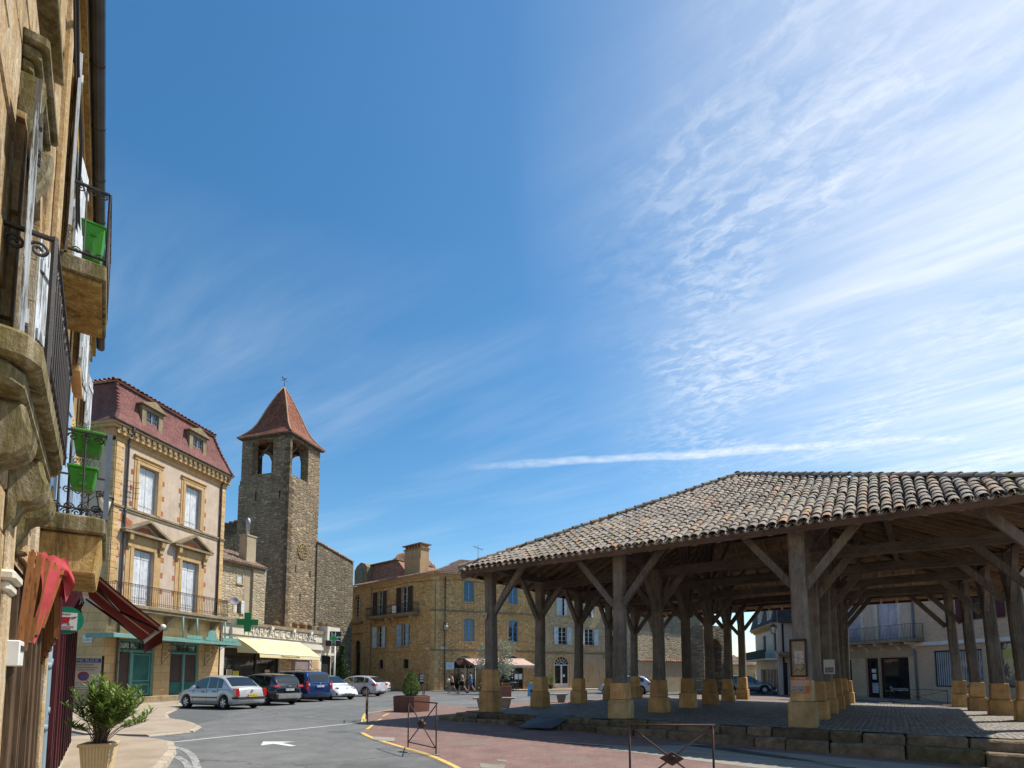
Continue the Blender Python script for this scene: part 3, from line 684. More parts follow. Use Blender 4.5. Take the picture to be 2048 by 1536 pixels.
for k in SLOPES:
    M, L, S, xr = slope_frame(k); sp = .24; cols = int(L/sp)+1; rows = int(S/COV)+1
    for c in range(cols):
        x = (c+.5)*L/cols
        for r in range(rows):
            s = r*COV-.09; lo, hi = xr(max(0, s)+.22)
            if not (lo-.06 < x < hi+.06) or s > S-.25: continue
            jx, jz, ja = R(-.014, .014), R(0, .018), R(-.05, .05)
            if R(0, 1) < .03: ja *= 3; s -= .05
            wav = .06*noise.noise(Vector((x*.35, s*.35, 3)))
            loc = M @ Matrix.Translation((x+jx, s+R(-.02, .02), .115+jz+wav)) @ Matrix.Rotation(ja, 4, 'Z') @ Matrix.Rotation(-.045, 4, 'X')
            cm = M @ Matrix.Translation((x+L/cols/2, s+.02, .105+wav)) @ Matrix.Rotation(-.045, 4, 'X')
            chan.M = cm; n0 = len(chan.v); chan.v += [tuple(cm @ Vector(v)) for v in cb_.v]; 
            for f in cb_.f: chan.face([i+n0 for i in f])
            cand.append((k, loc))
        # mortar under the eave tile
        if k in ('front', 'left'):
            mm = M @ Matrix.Translation((x+L/cols/2, -.05, .045)); mort.M = mm; w_ = .075
            mort.prism([(-w_, .07), (-w_*.6, .0), (0, -.022), (w_*.6, .0), (w_, .07), (w_*.45, .03), (0, .015), (-w_*.45, .03)], -.03, .10)
camL = HF.M.inverted() @ Vector((0, 0, 1.6))
front = sorted([q for q in cand if q[0] == 'front'], key=lambda q: (q[1].translation-camL).length)
near = front[:290]; nid = {id(q) for q in near}
for q in near:
    o = bpy.data.objects.new('tile', random.choice(tmesh)); COL.objects.link(o); o.parent = HALL; o.matrix_local = q[1]
for q in cand:
    if id(q) in nid: continue
    n0 = len(rest.v); rest.v += [tuple(q[1] @ Vector(v)) for v in tb.v]
    for f in tb.f: rest.face([i+n0 for i in f])
rest.build('roof_tiles', M_tile, HALL, recalc=False, kind='stuff')
chan.build('channel_tiles', M_chan, HALL, recalc=False, kind='stuff')
mort.build('eave_mortar', M_mort, HALL, kind='stuff')
# ridge and hip caps
cap = half_tile(.46, .125, .105, 6); capm = cap.mesh('hip_tile', M_tile, recalc=False)
def caps(a, c, dz=.17):
    a, c = Vector(a), Vector(c); L = (c-a).length; d = (c-a)/L; n = int(L/.37); ex = d.cross(Vector((0, 0, 1))).normalized(); up = ex.cross(d)
    M = Matrix((ex, d, up)).transposed().to_4x4()
    for i in range(n):
        o = bpy.data.objects.new('hip_tile', capm); COL.objects.link(o); o.parent = HALL
        T = M.copy(); T.translation = a+d*(i*L/n-.05)+up*(dz+R(0, .015)); o.matrix_local = T @ Matrix.Rotation(R(-.05, .05), 4, 'Z') @ Matrix.Rotation(-.05, 4, 'X')
caps((-OV, -OV, EAVE), AP); caps((URF, -OV, EAVE), AP); caps(AP, AP2, .2)
# boarding and rafters
brd = B()
for k in SLOPES:
    M, L, S, xr = slope_frame(k); s = 0
    while s < S-.1:
        w_ = .2; lo, hi = xr(s+w_/2); brd.M = M; z_ = R(-.006, .006)
        lo2, hi2 = xr(s+w_)
        x = lo
        while x < hi-.05:
            e = min(x+R(2.2, 3.4), hi); brd.box(x+.004, e-.004, s+.006, s+w_-.006, -.022+z_, .0+z_); x = e
        s += w_
    nr = int(L/.62)
    for i in range(1, nr):
        x = L*i/nr; smax = S*min(1, 1 if xr(S)[0]-.01 <= x <= xr(S)[1]+.01 else (x/max(.01, xr(S)[0]) if x < xr(S)[0] else (L-x)/max(.01, L-xr(S)[1])))
        if smax < .5: continue
        a = M @ Vector((x, .02, -.10)); c = M @ Vector((x, smax, -.10)); B().beam(a, c, .11, .13).build('rafter', M_board, HALL)
brd.build('roof_boarding', M_board, HALL, kind='stuff')
M_fas = wood('fascia_board', (.13, .085, .062), (.085, .056, .042), 'x', .85, 1, .5, .2)
for k in SLOPES:
    M, L, S, xr = slope_frame(k); b = B(); b.M = M; x = 0; z_ = -.15 if k in ('front', 'back') else -.152
    while x < L-.01:
        e = min(L, x+3.3); b = B(); b.M = M; b.box(x+.003, e-.003, -.045, -.012, -.13, .045); b.build('fascia_board', M_fas, HALL); x = e
# ---------------------------------------------------------------- building pieces
def put(b, name, mats, root, T=None, **k):
    o = b.build(name, mats, root, **k)
    if T is not None: o.matrix_local = T
    return o
def rel(root, fr): return root.matrix_world.inverted() @ fr.M
def upd(): bpy.context.view_layer.update()
def window(root, x0, x1, z0, z1, y=.18, mat=None, cols=2, rows=3, rise=0, T=None, fw=.06, gm=None, name='window'):
    mat = mat or M_whj; b = B(); zt = z1-rise; t = .045
    b.box(x0, x0+fw, y, y+t, z0, zt); b.box(x1-fw, x1, y, y+t, z0, zt); b.box(x0+fw, x1-fw, y, y+t, z0, z0+fw*1.3)
    if rise:
        ip = archpts(x0+fw, x1-fw, zt, max(.02, rise-fw), 10); op = archpts(x0, x1, zt, rise, 10)
        for k in range(10): b.hexa([(op[k][0], y, op[k][1]), (op[k+1][0], y, op[k+1][1]), (ip[k+1][0], y, ip[k+1][1]), (ip[k][0], y, ip[k][1])], [(op[k][0], y+t, op[k][1]), (op[k+1][0], y+t, op[k+1][1]), (ip[k+1][0], y+t, ip[k+1][1]), (ip[k][0], y+t, ip[k][1])])
    else: b.box(x0+fw, x1-fw, y, y+t, z1-fw, z1)
    m_ = (x0+x1)/2
    for c in range(1, cols):
        xc = x0+(x1-x0)*c/cols; ww = fw*.75 if (cols % 2 == 0 and c == cols//2) else .016
        b.box(xc-ww, xc+ww, y-.012, y+t-.004, z0+fw, z1-fw if not rise else z1-fw*.8-(0 if abs(xc-m_) < .01 else rise*.5))
    for r in range(1, rows): zc = z0+(zt-z0)*r/rows; b.box(x0+fw, x1-fw, y+.004, y+t-.01, zc-.014, zc+.014)
    if rise > .15: b.box(x0+fw, x1-fw, y-.004, y+t-.006, zt-.02, zt+.02)
    o = put(b, name, mat, root, T)
    p = B(); yy = y+.03
    if rise: p.poly([(x0+.01, yy, z0+.01), (x1-.01, yy, z0+.01)]+[(q[0]*.999+m_*.001, yy, q[1]-.005) for q in archpts(x0+.01, x1-.01, zt, rise-.01, 10)[::-1]])
    else: p.poly([(x0+.01, yy, z0+.01), (x1-.01, yy, z0+.01), (x1-.01, yy, z1-.01), (x0+.01, yy, z1-.01)])
    p.build('pane', gm or M_glass, o, recalc=False); return o
def shutter(root, xh, w, z0, z1, y=-.03, mat=None, ang=0, side=1, T=None, n=3, name='shutter', bars=2):
    """hinged at xh, w wide towards side; ang opens it away from the wall"""
    mat = mat or M_shw; b = B(); g = .006
    for k in range(n): b.box(side*(w*k/n+g/2), side*(w*(k+1)/n-g/2), -.015, .015, R(-.01, .01), z1-z0-R(0, .01))
    for k in range(bars): zc = (z1-z0)*(.14+.72*k/max(1, bars-1)); b.box(side*.02, side*(w-.02), -.032, -.0155, zc-.045, zc+.045)
    o = b.build(name, mat, root); L = Matrix.Translation((xh, y, z0)) @ Matrix.Rotation(-side*ang, 4, 'Z')
    o.matrix_local = (T @ L) if T is not None else L; return o
def surround(root, x0, x1, z0, z1, w=.16, pr=.03, mat=None, rise=0, sill=True, T=None, name='window_surround', key=False):
    mat = mat or M_trim; b = B(); zt = z1-rise; y1 = -.001; q = R(0, .004)
    z = z0; i = 0
    while z < zt-.01:
        h = min(R(.28, .42), zt-z); ww = w*(1.25 if i % 2 else .95)
        b.box(x0-ww, x0, -pr-q, y1, z+.003, z+h-.003); b.box(x1, x1+ww, -pr-q, y1, z+.003, z+h-.003); z += h; i += 1
    if rise:
        ip = archpts(x0, x1, zt, rise, 8); op = archpts(x0-w, x1+w, zt, rise+w*1.1, 8)
        for k in range(8): b.hexa([(op[k][0], -pr, op[k][1]), (op[k+1][0], -pr, op[k+1][1]), (ip[k+1][0], -pr, ip[k+1][1]), (ip[k][0], -pr, ip[k][1])], [(op[k][0], y1, op[k][1]), (op[k+1][0], y1, op[k+1][1]), (ip[k+1][0], y1, ip[k+1][1]), (ip[k][0], y1, ip[k][1])])
    else: b.box(x0-w, x1+w, -pr-.003, y1, z1, z1+w*1.2)
    o = put(b, name, mat, root, T)
    if sill: put(B().box(x0-w*.9, x1+w*.9, -pr-.07, .10, z0-.10, z0-.002), 'sill', mat, root, T, bevel=.012)
    return o
def scroll(b, c, r, ax=(1, 0, 0), up=(0, 0, 1), turns=1.4, w=.008, d=1, n=4, steps=16, a0=0):
    c = Vector(c); ax = Vector(ax); up = Vector(up)
    b.tube([c+(ax*cos(d*a+a0)+up*sin(d*a+a0))*r*(1-.80*a/(turns*2*pi)) for a in [turns*2*pi*i/steps for i in range(steps+1)]], w, n, cap=False)
def railing(b, pts, z0, z1, sp=.12, r=.009, top=.018, scrolls=True, fancy=False, posts=True, twist=False):
    P_ = [Vector((*p, 0)) for p in pts]
    for a, c in zip(P_, P_[1:]):
        d = (c-a); L = d.length; d.normalize(); n = max(1, round(L/sp))
        for z_, h in ((z1, top), (z0+.07, top*.7)): b.beam(a+Vector((0, 0, z_)), c+Vector((0, 0, z_)), top*1.8, h)
        if scrolls: b.beam(a+Vector((0, 0, z1-.13)), c+Vector((0, 0, z1-.13)), top, top*.6)
        for i in range(n+1):
            p = a+d*(L*i/n); rr = r*1.7 if i in (0, n) else r
            b.tube([p+Vector((0, 0, z0)), p+Vector((0, 0, z1))], rr, 4, cap=False)
            if scrolls and i < n: scroll(b, p+d*(L/n/2)+Vector((0, 0, z1-.066)), min(.05, L/n*.42), d, w=r*.7, turns=1.1, steps=8, n=3, d=1 if i % 2 else -1)
            if fancy and i < n:
                m_ = p+d*(L/n/2); scroll(b, m_+Vector((0, 0, z0+.15)), L/n*.40, d, w=r*.7, turns=1.0, steps=7, n=3)
                if twist: scroll(b, m_+Vector((0, 0, (z0+z1)/2)), L/n*.35, d, w=r*.6, turns=1.0, steps=7, n=3)
    return b
ltile = None
def tile_slope(root, M, L, S, xl, xr, mat=None, sp=.27, cov=.38, name='roof_tiles', T=None, r=.105, clip=None):
    """M: local x along the eave, y up the slope, z out; xl, xr: x of the top corners"""
    b = B(); cols = max(1, round(L/sp)); rows = max(1, round(S/cov)); ns = 4
    for c in range(cols):
        x = (c+.5)*L/cols; wv = R(-.01, .01)
        for rr in range(rows):
            s = rr*S/rows; f = min(1, (s+.15)/S)
            if x < xl*f-.05 or x > L+(xr-L)*f+.05: continue
            if clip and clip(x, s): continue
            z0 = .05+R(0, .012); e = min(S, s+cov+.05); x_ = x+wv+R(-.008, .008)
            i0 = [b.pt(M @ Vector((x_-r*cos(pi*k/ns), s-.04, z0+.02+r*.8*sin(pi*k/ns)))) for k in range(ns+1)]
            i1 = [b.pt(M @ Vector((x_-r*.85*cos(pi*k/ns), e, z0-.01+r*.68*sin(pi*k/ns)))) for k in range(ns+1)]
            i2 = b.pt(M @ Vector((x_, s-.04, z0+.03)))
            for k in range(ns): b.face([i0[k], i1[k], i1[k+1], i0[k+1]])
    b.poly([M @ Vector((0, 0, .03)), M @ Vector((L, 0, .03)), M @ Vector((xr, S, .03)), M @ Vector((xl, S, .03))])
    b.poly([M @ Vector((0, 0, -.05)), M @ Vector((L, 0, -.05)), M @ Vector((L, 0, .03)), M @ Vector((0, 0, .03))])
    return put(b, name, mat or M_tile2, root, T, recalc=False, kind='stuff')
M_tile2 = tilemat('old_roof_tile', [(.36, .25, .18), (.28, .20, .15), (.42, .31, .24), (.23, .16, .12), (.44, .25, .15), (.34, .29, .25)])
M_tile3 = tilemat('orange_roof_tile', [(.48, .25, .14), (.40, .19, .11), (.52, .33, .22), (.33, .17, .11), (.50, .24, .12)])
def SM(a, c, top):
    """slope matrix from eave ends a,c and a point on the top line"""
    a, c, t = Vector(a), Vector(c), Vector(top); ex = (c-a).normalized(); d = t-a; up = d-ex*d.dot(ex); S = up.length; up.normalize(); n = ex.cross(up)
    M = Matrix((ex, up, n)).transposed().to_4x4(); M.translation = a; return M, (c-a).length, S
def slope(root, a, c, tl, tr, **k):
    M, L, S = SM(a, c, tl); ex = (Vector(c)-Vector(a)).normalized()
    return tile_slope(root, M, L, S, (Vector(tl)-Vector(a)).dot(ex), (Vector(tr)-Vector(a)).dot(ex), **k)
def gutter(root, x0, x1, y, z, r=.07, T=None, mat=None):
    b = B(); n = 6; N = max(2, int((x1-x0)/2))
    ring = lambda x, rr: [b.pt((x, y-rr*cos(pi*k/n), z-rr*sin(pi*k/n))) for k in range(n+1)]
    a, c = ring(x0, r), ring(x1, r)
    for k in range(n): b.face([a[k], a[k+1], c[k+1], c[k]])
    return put(b, 'gutter', mat or M_gut, root, T, recalc=False)
def pipe(root, pts, r=.045, mat=None, T=None, name='downpipe', col=True):
    b = B().tube(pts, r, 8)
    for p in pts[1:-1]: b.tube([Vector(p)-Vector((0, 0, .04)), Vector(p)+Vector((0, 0, .04))], r*1.25, 8)
    return put(b, name, mat or M_gut, root, T)
def quoins(root, x0, z0, z1, w, mat, T=None, right=False, h=.31, pr=.035, notch=.13, y0=None):
    z = z0; i = 0
    while z < z1-.05:
        hh = min(h, z1-z); ww = w if i % 2 == 0 else w-notch
        b = B(); b.box(*((x0-ww, x0) if right else (x0, x0+ww)), -pr-R(0, .01), -.001, z+.006, z+hh-.006); put(b, 'stone', mat, root, T, bevel=.008); z += hh; i += 1
def cornice(b, x0, x1, z, prof, y=0.0):
    """prof: list of (out, z) steps stacked upwards as boxes"""
    zc = z
    for k, (o, h) in enumerate(prof): b.box(x0-o*.6, x1+o*.6, y-o, y-.001+(.0005*k), zc, zc+h); zc += h
    return b
def text(root, s, size, mat, loc, rot=(pi/2, 0, 0), depth=.01, name='lettering', align='CENTER', font_sx=1.0, T=None, label=None):
    c = bpy.data.curves.new(name, 'FONT'); c.body = s; c.size = size; c.extrude = depth; c.align_x = align; c.align_y = 'CENTER'
    c.resolution_u = 2
    tmp = bpy.data.objects.new('tmp', c); COL.objects.link(tmp); dg = bpy.context.evaluated_depsgraph_get(); me = bpy.data.meshes.new_from_object(tmp.evaluated_get(dg))
    bpy.data.objects.remove(tmp); bpy.data.curves.remove(c); me.name = name; me.materials.clear(); me.materials.append(mat)
    o = bpy.data.objects.new(name, me); COL.objects.link(o); o.parent = root
    L = Matrix.Translation(loc) @ Euler(rot).to_matrix().to_4x4() @ Matrix.Diagonal((font_sx, 1, 1, 1)); o.matrix_local = (T @ L) if T is not None else L
    if label: o['label'] = label
    return o

# ---------------------------------------------------------------- the tall house with the mansard roof
p_ = plan(206, 26.8); HO = Fr(p_, (p_[0]+.21*8, p_[1]+.977*8)); LH = 7.62; HG = .10
r0 = HO.thing('townhouse', 'tall pink rendered townhouse with red mansard roof, white shutters and a green shopfront', 'house'); upd()
W2 = [(1.36, 2.54, 10.15, 12.58), (4.44, 5.62, 10.15, 12.58)]; W1 = [(1.29, 2.52, 5.2, 8.12), (4.43, 5.66, 5.2, 8.12)]
D0 = [(.80, 2.92, .42, 3.38, 0), (3.95, 6.05, .42, 3.38, 0)]
b = B(); b.k = 0
wallmesh(b, 0, LH, 4.95, 13.35, W2+W1, .30); b.k = 1
wallmesh(b, 0, LH, -.3, 4.95, D0, .45); b.k = 0
shell(b, 0, LH, -.3, 13.35, 9.5); put(b, 'wall', [M_pink, M_ochL], r0)
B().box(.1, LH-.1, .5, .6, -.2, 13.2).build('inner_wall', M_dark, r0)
for x0, x1, z0, z1 in W2+W1:
    m_ = (x0+x1)/2; shutter(r0, x0+.02, (x1-x0)/2-.03, z0+.03, z1-.04, .20, M_shw, 0, 1, n=3); shutter(r0, x1-.02, (x1-x0)/2-.03, z0+.03, z1-.04, .20, M_shw, 0, -1, n=3)
for x0, x1, z0, z1 in W2:
    b = B(); b.box(x0-.17, x0, -.055, -.001, z0, z1+.001); b.box(x1, x1+.17, -.055, -.001, z0, z1+.001); b.box(x0-.17, x1+.17, -.058, -.001, z1+.002, z1+.18)
    b.box(x0-.30, x0-.172, -.03, -.001, z0, z1+.2); b.box(x1+.172, x1+.30, -.03, -.001, z0, z1+.2); b.box(x0-.30, x1+.30, -.07, -.001, z1+.202, z1+.36); b.box(x0-.36, x1+.36, -.13, -.001, z1+.362, z1+.44)
    b.build('window_surround', M_trim, r0, bevel=.01)
    for s_ in (-1, 1):
        for k in range(6):
            zz = z0+.1+k*.42
            if k % 2 == 0: B().box(*sorted(((x0-.31 if s_ < 0 else x1+.31), (x0-.31-R(.08, .16) if s_ < 0 else x1+.31+R(.08, .16)))), -.014, -.001, zz, zz+.25).build('brick', M_brickr if (k+s_) % 4 else M_trim, r0)
for i, (x0, x1, z0, z1) in enumerate(W1):
    b = B(); b.box(x0-.20, x0, -.06, -.001, z0, z1); b.box(x1, x1+.20, -.06, -.001, z0, z1); b.box(x0-.20, x1+.20, -.062, -.001, z1+.001, z1+.26)
    b.box(x0-.46, x0-.20, -.03, -.001, z0, z1+.05); b.box(x1+.20, x1+.46, -.03, -.001, z0, z1+.05); b.box(x0-.46, x1+.46, -.07, -.001, z1+.262, z1+.66)
    b.build('window_surround', M_trim, r0, bevel=.01)
    for s_ in (-1, 1):      # consoles
        xc = x0-.36 if s_ < 0 else x1+.36; b = B(); b.prism([(-.07, z1+.66), (-.30, z1+.66), (-.26, z1+.35), (-.14, z1+.20), (-.16, z1+.02), (-.10, z1-.10), (-.03, z1+.0)], xc-.10, xc+.10, 'yz'); b.build('console', M_trim, r0)
        for k in range(6):
            zz = z0+.35+k*.43
            if k % 2: B().box(*sorted(((x0-.47 if s_ < 0 else x1+.47), (x0-.47-R(.1, .2) if s_ < 0 else x1+.47+R(.1, .2)))), -.014, -.001, zz, zz+.27).build('brick', M_brickr, r0)
    m_ = (x0+x1)/2; zb = z1+.67; hw = 1.42; hh = .92
    b = B(); b.box(m_-hw, m_+hw, -.34, -.001, zb, zb+.12)
    for s_ in (-1, 1): b.hexa([(m_+s_*hw*1.04, -.36, zb+.121), (m_+s_*(hw-.22), -.36, zb+.121), (m_, -.36, zb+hh-.13), (m_, -.36, zb+hh)], [(m_+s_*hw*1.04, -.001, zb+.121), (m_+s_*(hw-.22), -.001, zb+.121), (m_, -.001, zb+hh-.13), (m_, -.001, zb+hh)])
    b.build('pediment', M_trimd, r0)
    B().prism([(m_-.75, zb+.13), (m_+.75, zb+.13), (m_+.2, zb+.48), (m_-.15, zb+.50)], -.05, -.002).build('exposed_brickwork', M_brickr, r0)
B().prism([(.15, 9.55), (.5, 9.70), (1.1, 9.45), (1.15, 9.15), (.8, 9.1)], -.018, -.001).build('exposed_brickwork', M_brickr, r0)
B().prism([(.12, 7.9), (.42, 8.0), (.5, 7.5), (.14, 7.3)], -.018, -.001).build('exposed_brickwork', M_brickr, r0)
b = cornice(B(), .02, LH-.02, 9.88, [(.05, .12), (.09, .10)]); b.build('string_course', M_trimd, r0)
b = B(); cornice(b, -.02, LH+.02, 13.32, [(.05, .22), (.10, .10), (.24, .16)]); b.box(-.45, LH+.16, -.36, 9.6, 14.05, 14.20); b.box(-.1, LH+.1, -.26, 9.6, 13.80, 14.049)
b.build('cornice', M_trim, r0)
for k in range(22): B().box(.02+k*.355, .20+k*.355, -.34, -.245, 13.83-.02, 14.048).build('modillion', M_trimd, r0)
quoins(r0, 0.0, 5.0, 13.3, .42, M_ochL, notch=.10); quoins(r0, LH, 5.0, 13.3, .42, M_ochL, right=True, notch=.12)
# the side towards the viewer
T_ = Matrix.Rotation(-pi/2, 4, 'Z') @ Matrix.Translation((-9.5, 0, 0)); T_ = Matrix.Translation((0, 0, 0)) @ Matrix.Rotation(-pi/2, 4, 'Z')
sd_ = B(); sd_.k = 0; sd_.box(-9.5, -.02, -.02, -.003, -.3, 5.0); put(sd_, 'side_wall_base', M_ochL, r0, T_)
quoins(r0, 0.0, 5.0, 13.3, .42, M_ochL, T=T_, right=True)
b = B(); b.box(-9.6, .25, -.40, -.001, 13.9, 14.20); b.box(-9.6, .1, -.2, -.001, 13.5, 13.899); put(b, 'cornice', M_trim, r0, T_)
# mansard: curved lower slope, canal-tile top
M_man = tilemat('plum_flat_tile', [(.20, .085, .075), (.25, .11, .095), (.17, .075, .07), (.28, .14, .12)], rows=(.115, .19), mottle=.3)
E0, E1, E2 = (-.50, -.60), (.05, .0), (.62, .55)      # (inset, ...) curve of the slope: offset from wall line vs height
prof = [(-.36, 14.2), (-.24, 14.42), (-.06, 14.78), (.10, 15.28), (.22, 15.8), (.36, 16.50)]; lx = lambda o: o*1.3 if o < 0 else o*.4; rx_ = lambda o: o*.6 if o < 0 else o*2.3
b = B(); rings = []
for o, z in prof: rings.append([b.pt(p) for p in ((lx(o), o, z), (LH-rx_(o), o, z), (LH-rx_(o), 9.5-o, z), (lx(o), 9.5-o, z))])
for a, c in zip(rings, rings[1:]):
    for j in range(4): b.face([a[j], a[(j+1) % 4], c[(j+1) % 4], c[j]])
b.face(rings[-1]); b.build('mansard_roof', M_man, r0)
for (x, y) in ((0, 0), (LH, 0)):
    sx = 1 if x == 0 else -1
    for k in range(14):
        t_ = k/14; import bisect
        def pr(t): 
            f = t*(len(prof)-1); i = min(int(f), len(prof)-2); u = f-i; return prof[i][0]*(1-u)+prof[i+1][0]*u, prof[i][1]*(1-u)+prof[i+1][1]*u
        o0, z0 = pr(t_); o1, z1 = pr(min(1, (k+1.1)/14)); ff = lx if x == 0 else rx_; B().tube([(x+sx*ff(o0), o0, z0+.01), (x+sx*ff(o1), o1, z1)], .10, 6, True, .085).build('hip_tile', M_man, r0)
o = .36; zt = 16.5; xl_, xr_ = lx(o)-.12, LH-rx_(o)+.12; A1, A2 = (xl_, o-.12, zt), (xr_, o-.12, zt); A3, A4 = (xr_, 9.5-o+.12, zt), (xl_, 9.5-o+.12, zt); K1, K2 = (LH/2, 3.6, 18.0), (LH/2, 5.9, 18.0)
M_tr = tilemat('red_brown_canal_tile', [(.32, .14, .10), (.26, .12, .09), (.38, .19, .14), (.30, .18, .14)])
slope(r0, A1, A2, K1, K1, mat=M_tr); slope(r0, A4, A1, K2, K1, mat=M_tr); slope(r0, A2, A3, K1, K2, mat=M_tr); slope(r0, A3, A4, K2, K2, mat=M_tr)
for (xa, xb, za, zb) in ((1.42, 2.52, 14.48, 15.50), (4.62, 5.72, 14.48, 15.50)):      # dormers
    m_ = (xa+xb)/2; b = B(); b.box(xa-.10, xa+.16, -.06, .9, za-.2, zb+.14); b.box(xb-.16, xb+.10, -.06, .9, za-.2, zb+.14); b.box(xa-.12, xb+.12, -.065, .9, zb+.141, zb+.32); b.box(xa+.16, xb-.16, -.06, .2, za-.2, za)
    dm = b.build('dormer', M_trimd, r0); b = B(); b.prism([(m_-.80, zb+.33), (m_+.80, zb+.33), (m_+.80, zb+.39), (m_, zb+.74), (m_-.80, zb+.39)], -.22, 1.3); b.build('dormer_roof', M_trimd, dm, bevel=.01)
    window(r0, xa+.17, xb-.17, za+.02, zb+.13, .02, M_lead, 2, 3)
gutter(r0, -.5, LH+.22, -.38, 14.22, .08)
b = B(); b.box(-.5, LH+.22, -.40, -.35, 14.20, 14.25); b.build('eave_edge', M_gut, r0)
pipe(r0, [(.55, -.44, 14.15), (.60, -.30, 13.9), (.62, -.09, 13.5), (.62, -.09, 9.9), (.62, -.09, 5.3), (.62, -.09, 3.8), (.62, -.09, .3)], .055)
pipe(r0, [(LH+.1, -.44, 14.15), (LH-.1, -.3, 13.9), (LH-.42, -.08, 13.5), (LH-.42, -.08, 9.9), (LH-.42, -.08, 6.4), (LH-.42, -.08, 5.1)], .055, M_rust)
# balcony
b = B(); b.box(-.3, 7.35, -.85, -.001, 4.90, 5.08); b.box(-.25, 7.3, -.78, -.001, 4.74, 4.899); b.build('balcony', M_trimd, r0, bevel=.02)
for x in (.25, 1.9, 3.5, 5.2, 6.9): B().prism([(-.001, 4.74), (-.70, 4.74), (-.60, 4.6), (-.35, 4.45), (-.2, 4.2), (-.001, 3.95)], x-.11, x+.11, 'yz').build('corbel', M_trimd, r0, bevel=.015)
b = B(); railing(b, [(-.25, -.02), (-.25, -.80), (7.28, -.80), (7.28, -.02)], 5.1, 6.10, .125, .012, .022, True, True); b.build('railing', M_rust, r0)
# shopfront of the ground floor
for i, (x0, x1) in enumerate(((.80, 2.92), (3.95, 6.05))):
    b = B(); b.box(x0, x0+.10, .08, .24, .42, 3.38); b.box(x1-.10, x1, .08, .24, .42, 3.38); b.box(x0+.1, x1-.1, .08, .24, 3.26, 3.38); b.box(x0+.1, x1-.1, .08, .24, 2.72, 2.84); xm = x0+(.72 if i == 0 else .98); b.box(xm, xm+.14, .06, .24, .42, 2.72)
    sf = b.build('shopfront_frame', M_greenl, r0)
    if i == 0:
        B().box(x0+.10, xm, .16, .20, .42, 2.72).build('roller_shutter', M_brownsh, r0)
        b = B(); b.box(xm+.14, x1-.10, .15, .19, .42, 2.72); b.build('shop_door', M_green, r0)
        b = B(); x_ = xm+.14; w_ = x1-.10
        for za, zb in ((.50, 1.08), (1.22, 2.64)):
            b.box(x_+.05, w_-.05, .132, .149, za, za+.05); b.box(x_+.05, w_-.05, .132, .149, zb-.05, zb); b.box(x_+.05, x_+.10, .132, .149, za+.05, zb-.05); b.box(w_-.10, w_-.05, .132, .149, za+.05, zb-.05)
        b.build('door_moulding', M_greenl, r0)
    else:
        for xa, xb in ((x0+.10, xm), (xm+.14, x1-.10)):
            b = B()
            for k in range(28): b.box(xa, xb, .160+(.004 if k % 2 else 0), .20, 1.16+k*.0557, 1.16+(k+1)*.0557-.004)
            b.build('roller_shutter', M_brownsh, r0)
            b = B(); b.box(xa, xb, .12, .2, .42, 1.15); b.box(xa+.07, xb-.07, .105, .119, .52, .60); b.box(xa+.07, xb-.07, .105, .119, .98, 1.06); b.build('stall_riser', M_green, r0)
    window(r0, x0+.10, x1-.10, 2.84, 3.26, .14, M_green, 3, 1)
B().box(-.1, LH, -.12, -.001, -.25, .40).build('base_course', M_trimd, r0, bevel=.015)
# glazed iron canopy
b = B(); b.box(-1.0, 7.6, -1.62, -1.56, 3.32, 3.50); b.box(-1.0, -.94, -1.56, .0, 3.32, 3.50); b.box(7.54, 7.6, -1.56, 0, 3.32, 3.5)
for k in range(9): b.box(-.8+k*1.02, -.76+k*1.02, -1.56, 0, 3.40, 3.46)
cn = b.build('canopy', M_greenl, r0)
B().box(-.98, 7.58, -1.55, -.02, 3.505, 3.525).build('canopy_glass', plain('frosted_canopy_glass', (.40, .46, .42), (.28, .34, .31), 2, .35, .1, 40, .4), cn)
b = B(); b.box(3.3, 5.0-.6, -1.63, -1.60, 3.52, 3.72); b.box(6.0, 7.3, -1.63, -1.60, 3.52, 3.74)
b.prism([(4.62, 3.50), (5.66, 3.50), (5.62, 3.62), (5.50, 3.70), (5.46, 3.92), (5.34, 4.06), (5.14, 4.11), (4.94, 4.06), (4.82, 3.92), (4.78, 3.70), (4.66, 3.62)], -1.635, -1.60)
for x in (4.45, 4.55, 5.75, 5.88): scroll(b, (x, -1.61, 3.60), .07, w=.010, turns=1.2, steps=10)
b.build('canopy_cresting', M_greenl, cn)
for x in (.35, 3.55, 4.55, 6.75): B().tube([(x, -1.15, 3.5), (x, -1.1, 4.75)], .045, 6).build('canopy_hanger', M_greenl, r0)
for x in (.72, 3.35, 6.45):
    b = B(); b.tube([(x, -.04, 2.1), (x, -.04, 3.32)], .018, 4); b.tube([(x, -.04, 3.30), (x, -1.5, 3.30)], .018, 4); b.tube([(x, -.05, 2.12), (x, -.28, 2.42), (x, -.75, 2.85), (x, -1.2, 3.12), (x, -1.48, 3.28)], .016, 4)
    for yy, zz, rr, d in ((-.22, 3.05, .17, 1), (-.25, 2.72, .13, -1), (-.60, 3.10, .15, 1), (-.95, 3.16, .10, -1), (-.50, 2.86, .08, 1)): scroll(b, (x, yy, zz), rr, (0, 1, 0), turns=1.5, w=.013, d=d, steps=18)
    b.build('canopy_bracket', M_iron, r0)
# pavement by the tall house
def fpts(fr, l): return [tuple(fr.w(x, y)[:2]) for x, y in l]
sheet('pavement', fpts(HO, [(-1.5, .0), (-1.5, -1.2), (3, -1.25), (8, -1.3), (14, -2.0), (21, -2.4), (21, 0)]), -.02, M_side, kind='structure', thick=.12)
kerbs('kerb', fpts(HO, [(-1.5, -1.25), (3, -1.30), (8, -1.35), (14, -2.05), (21, -2.45)]), .25, -.02, .125, 1.0)
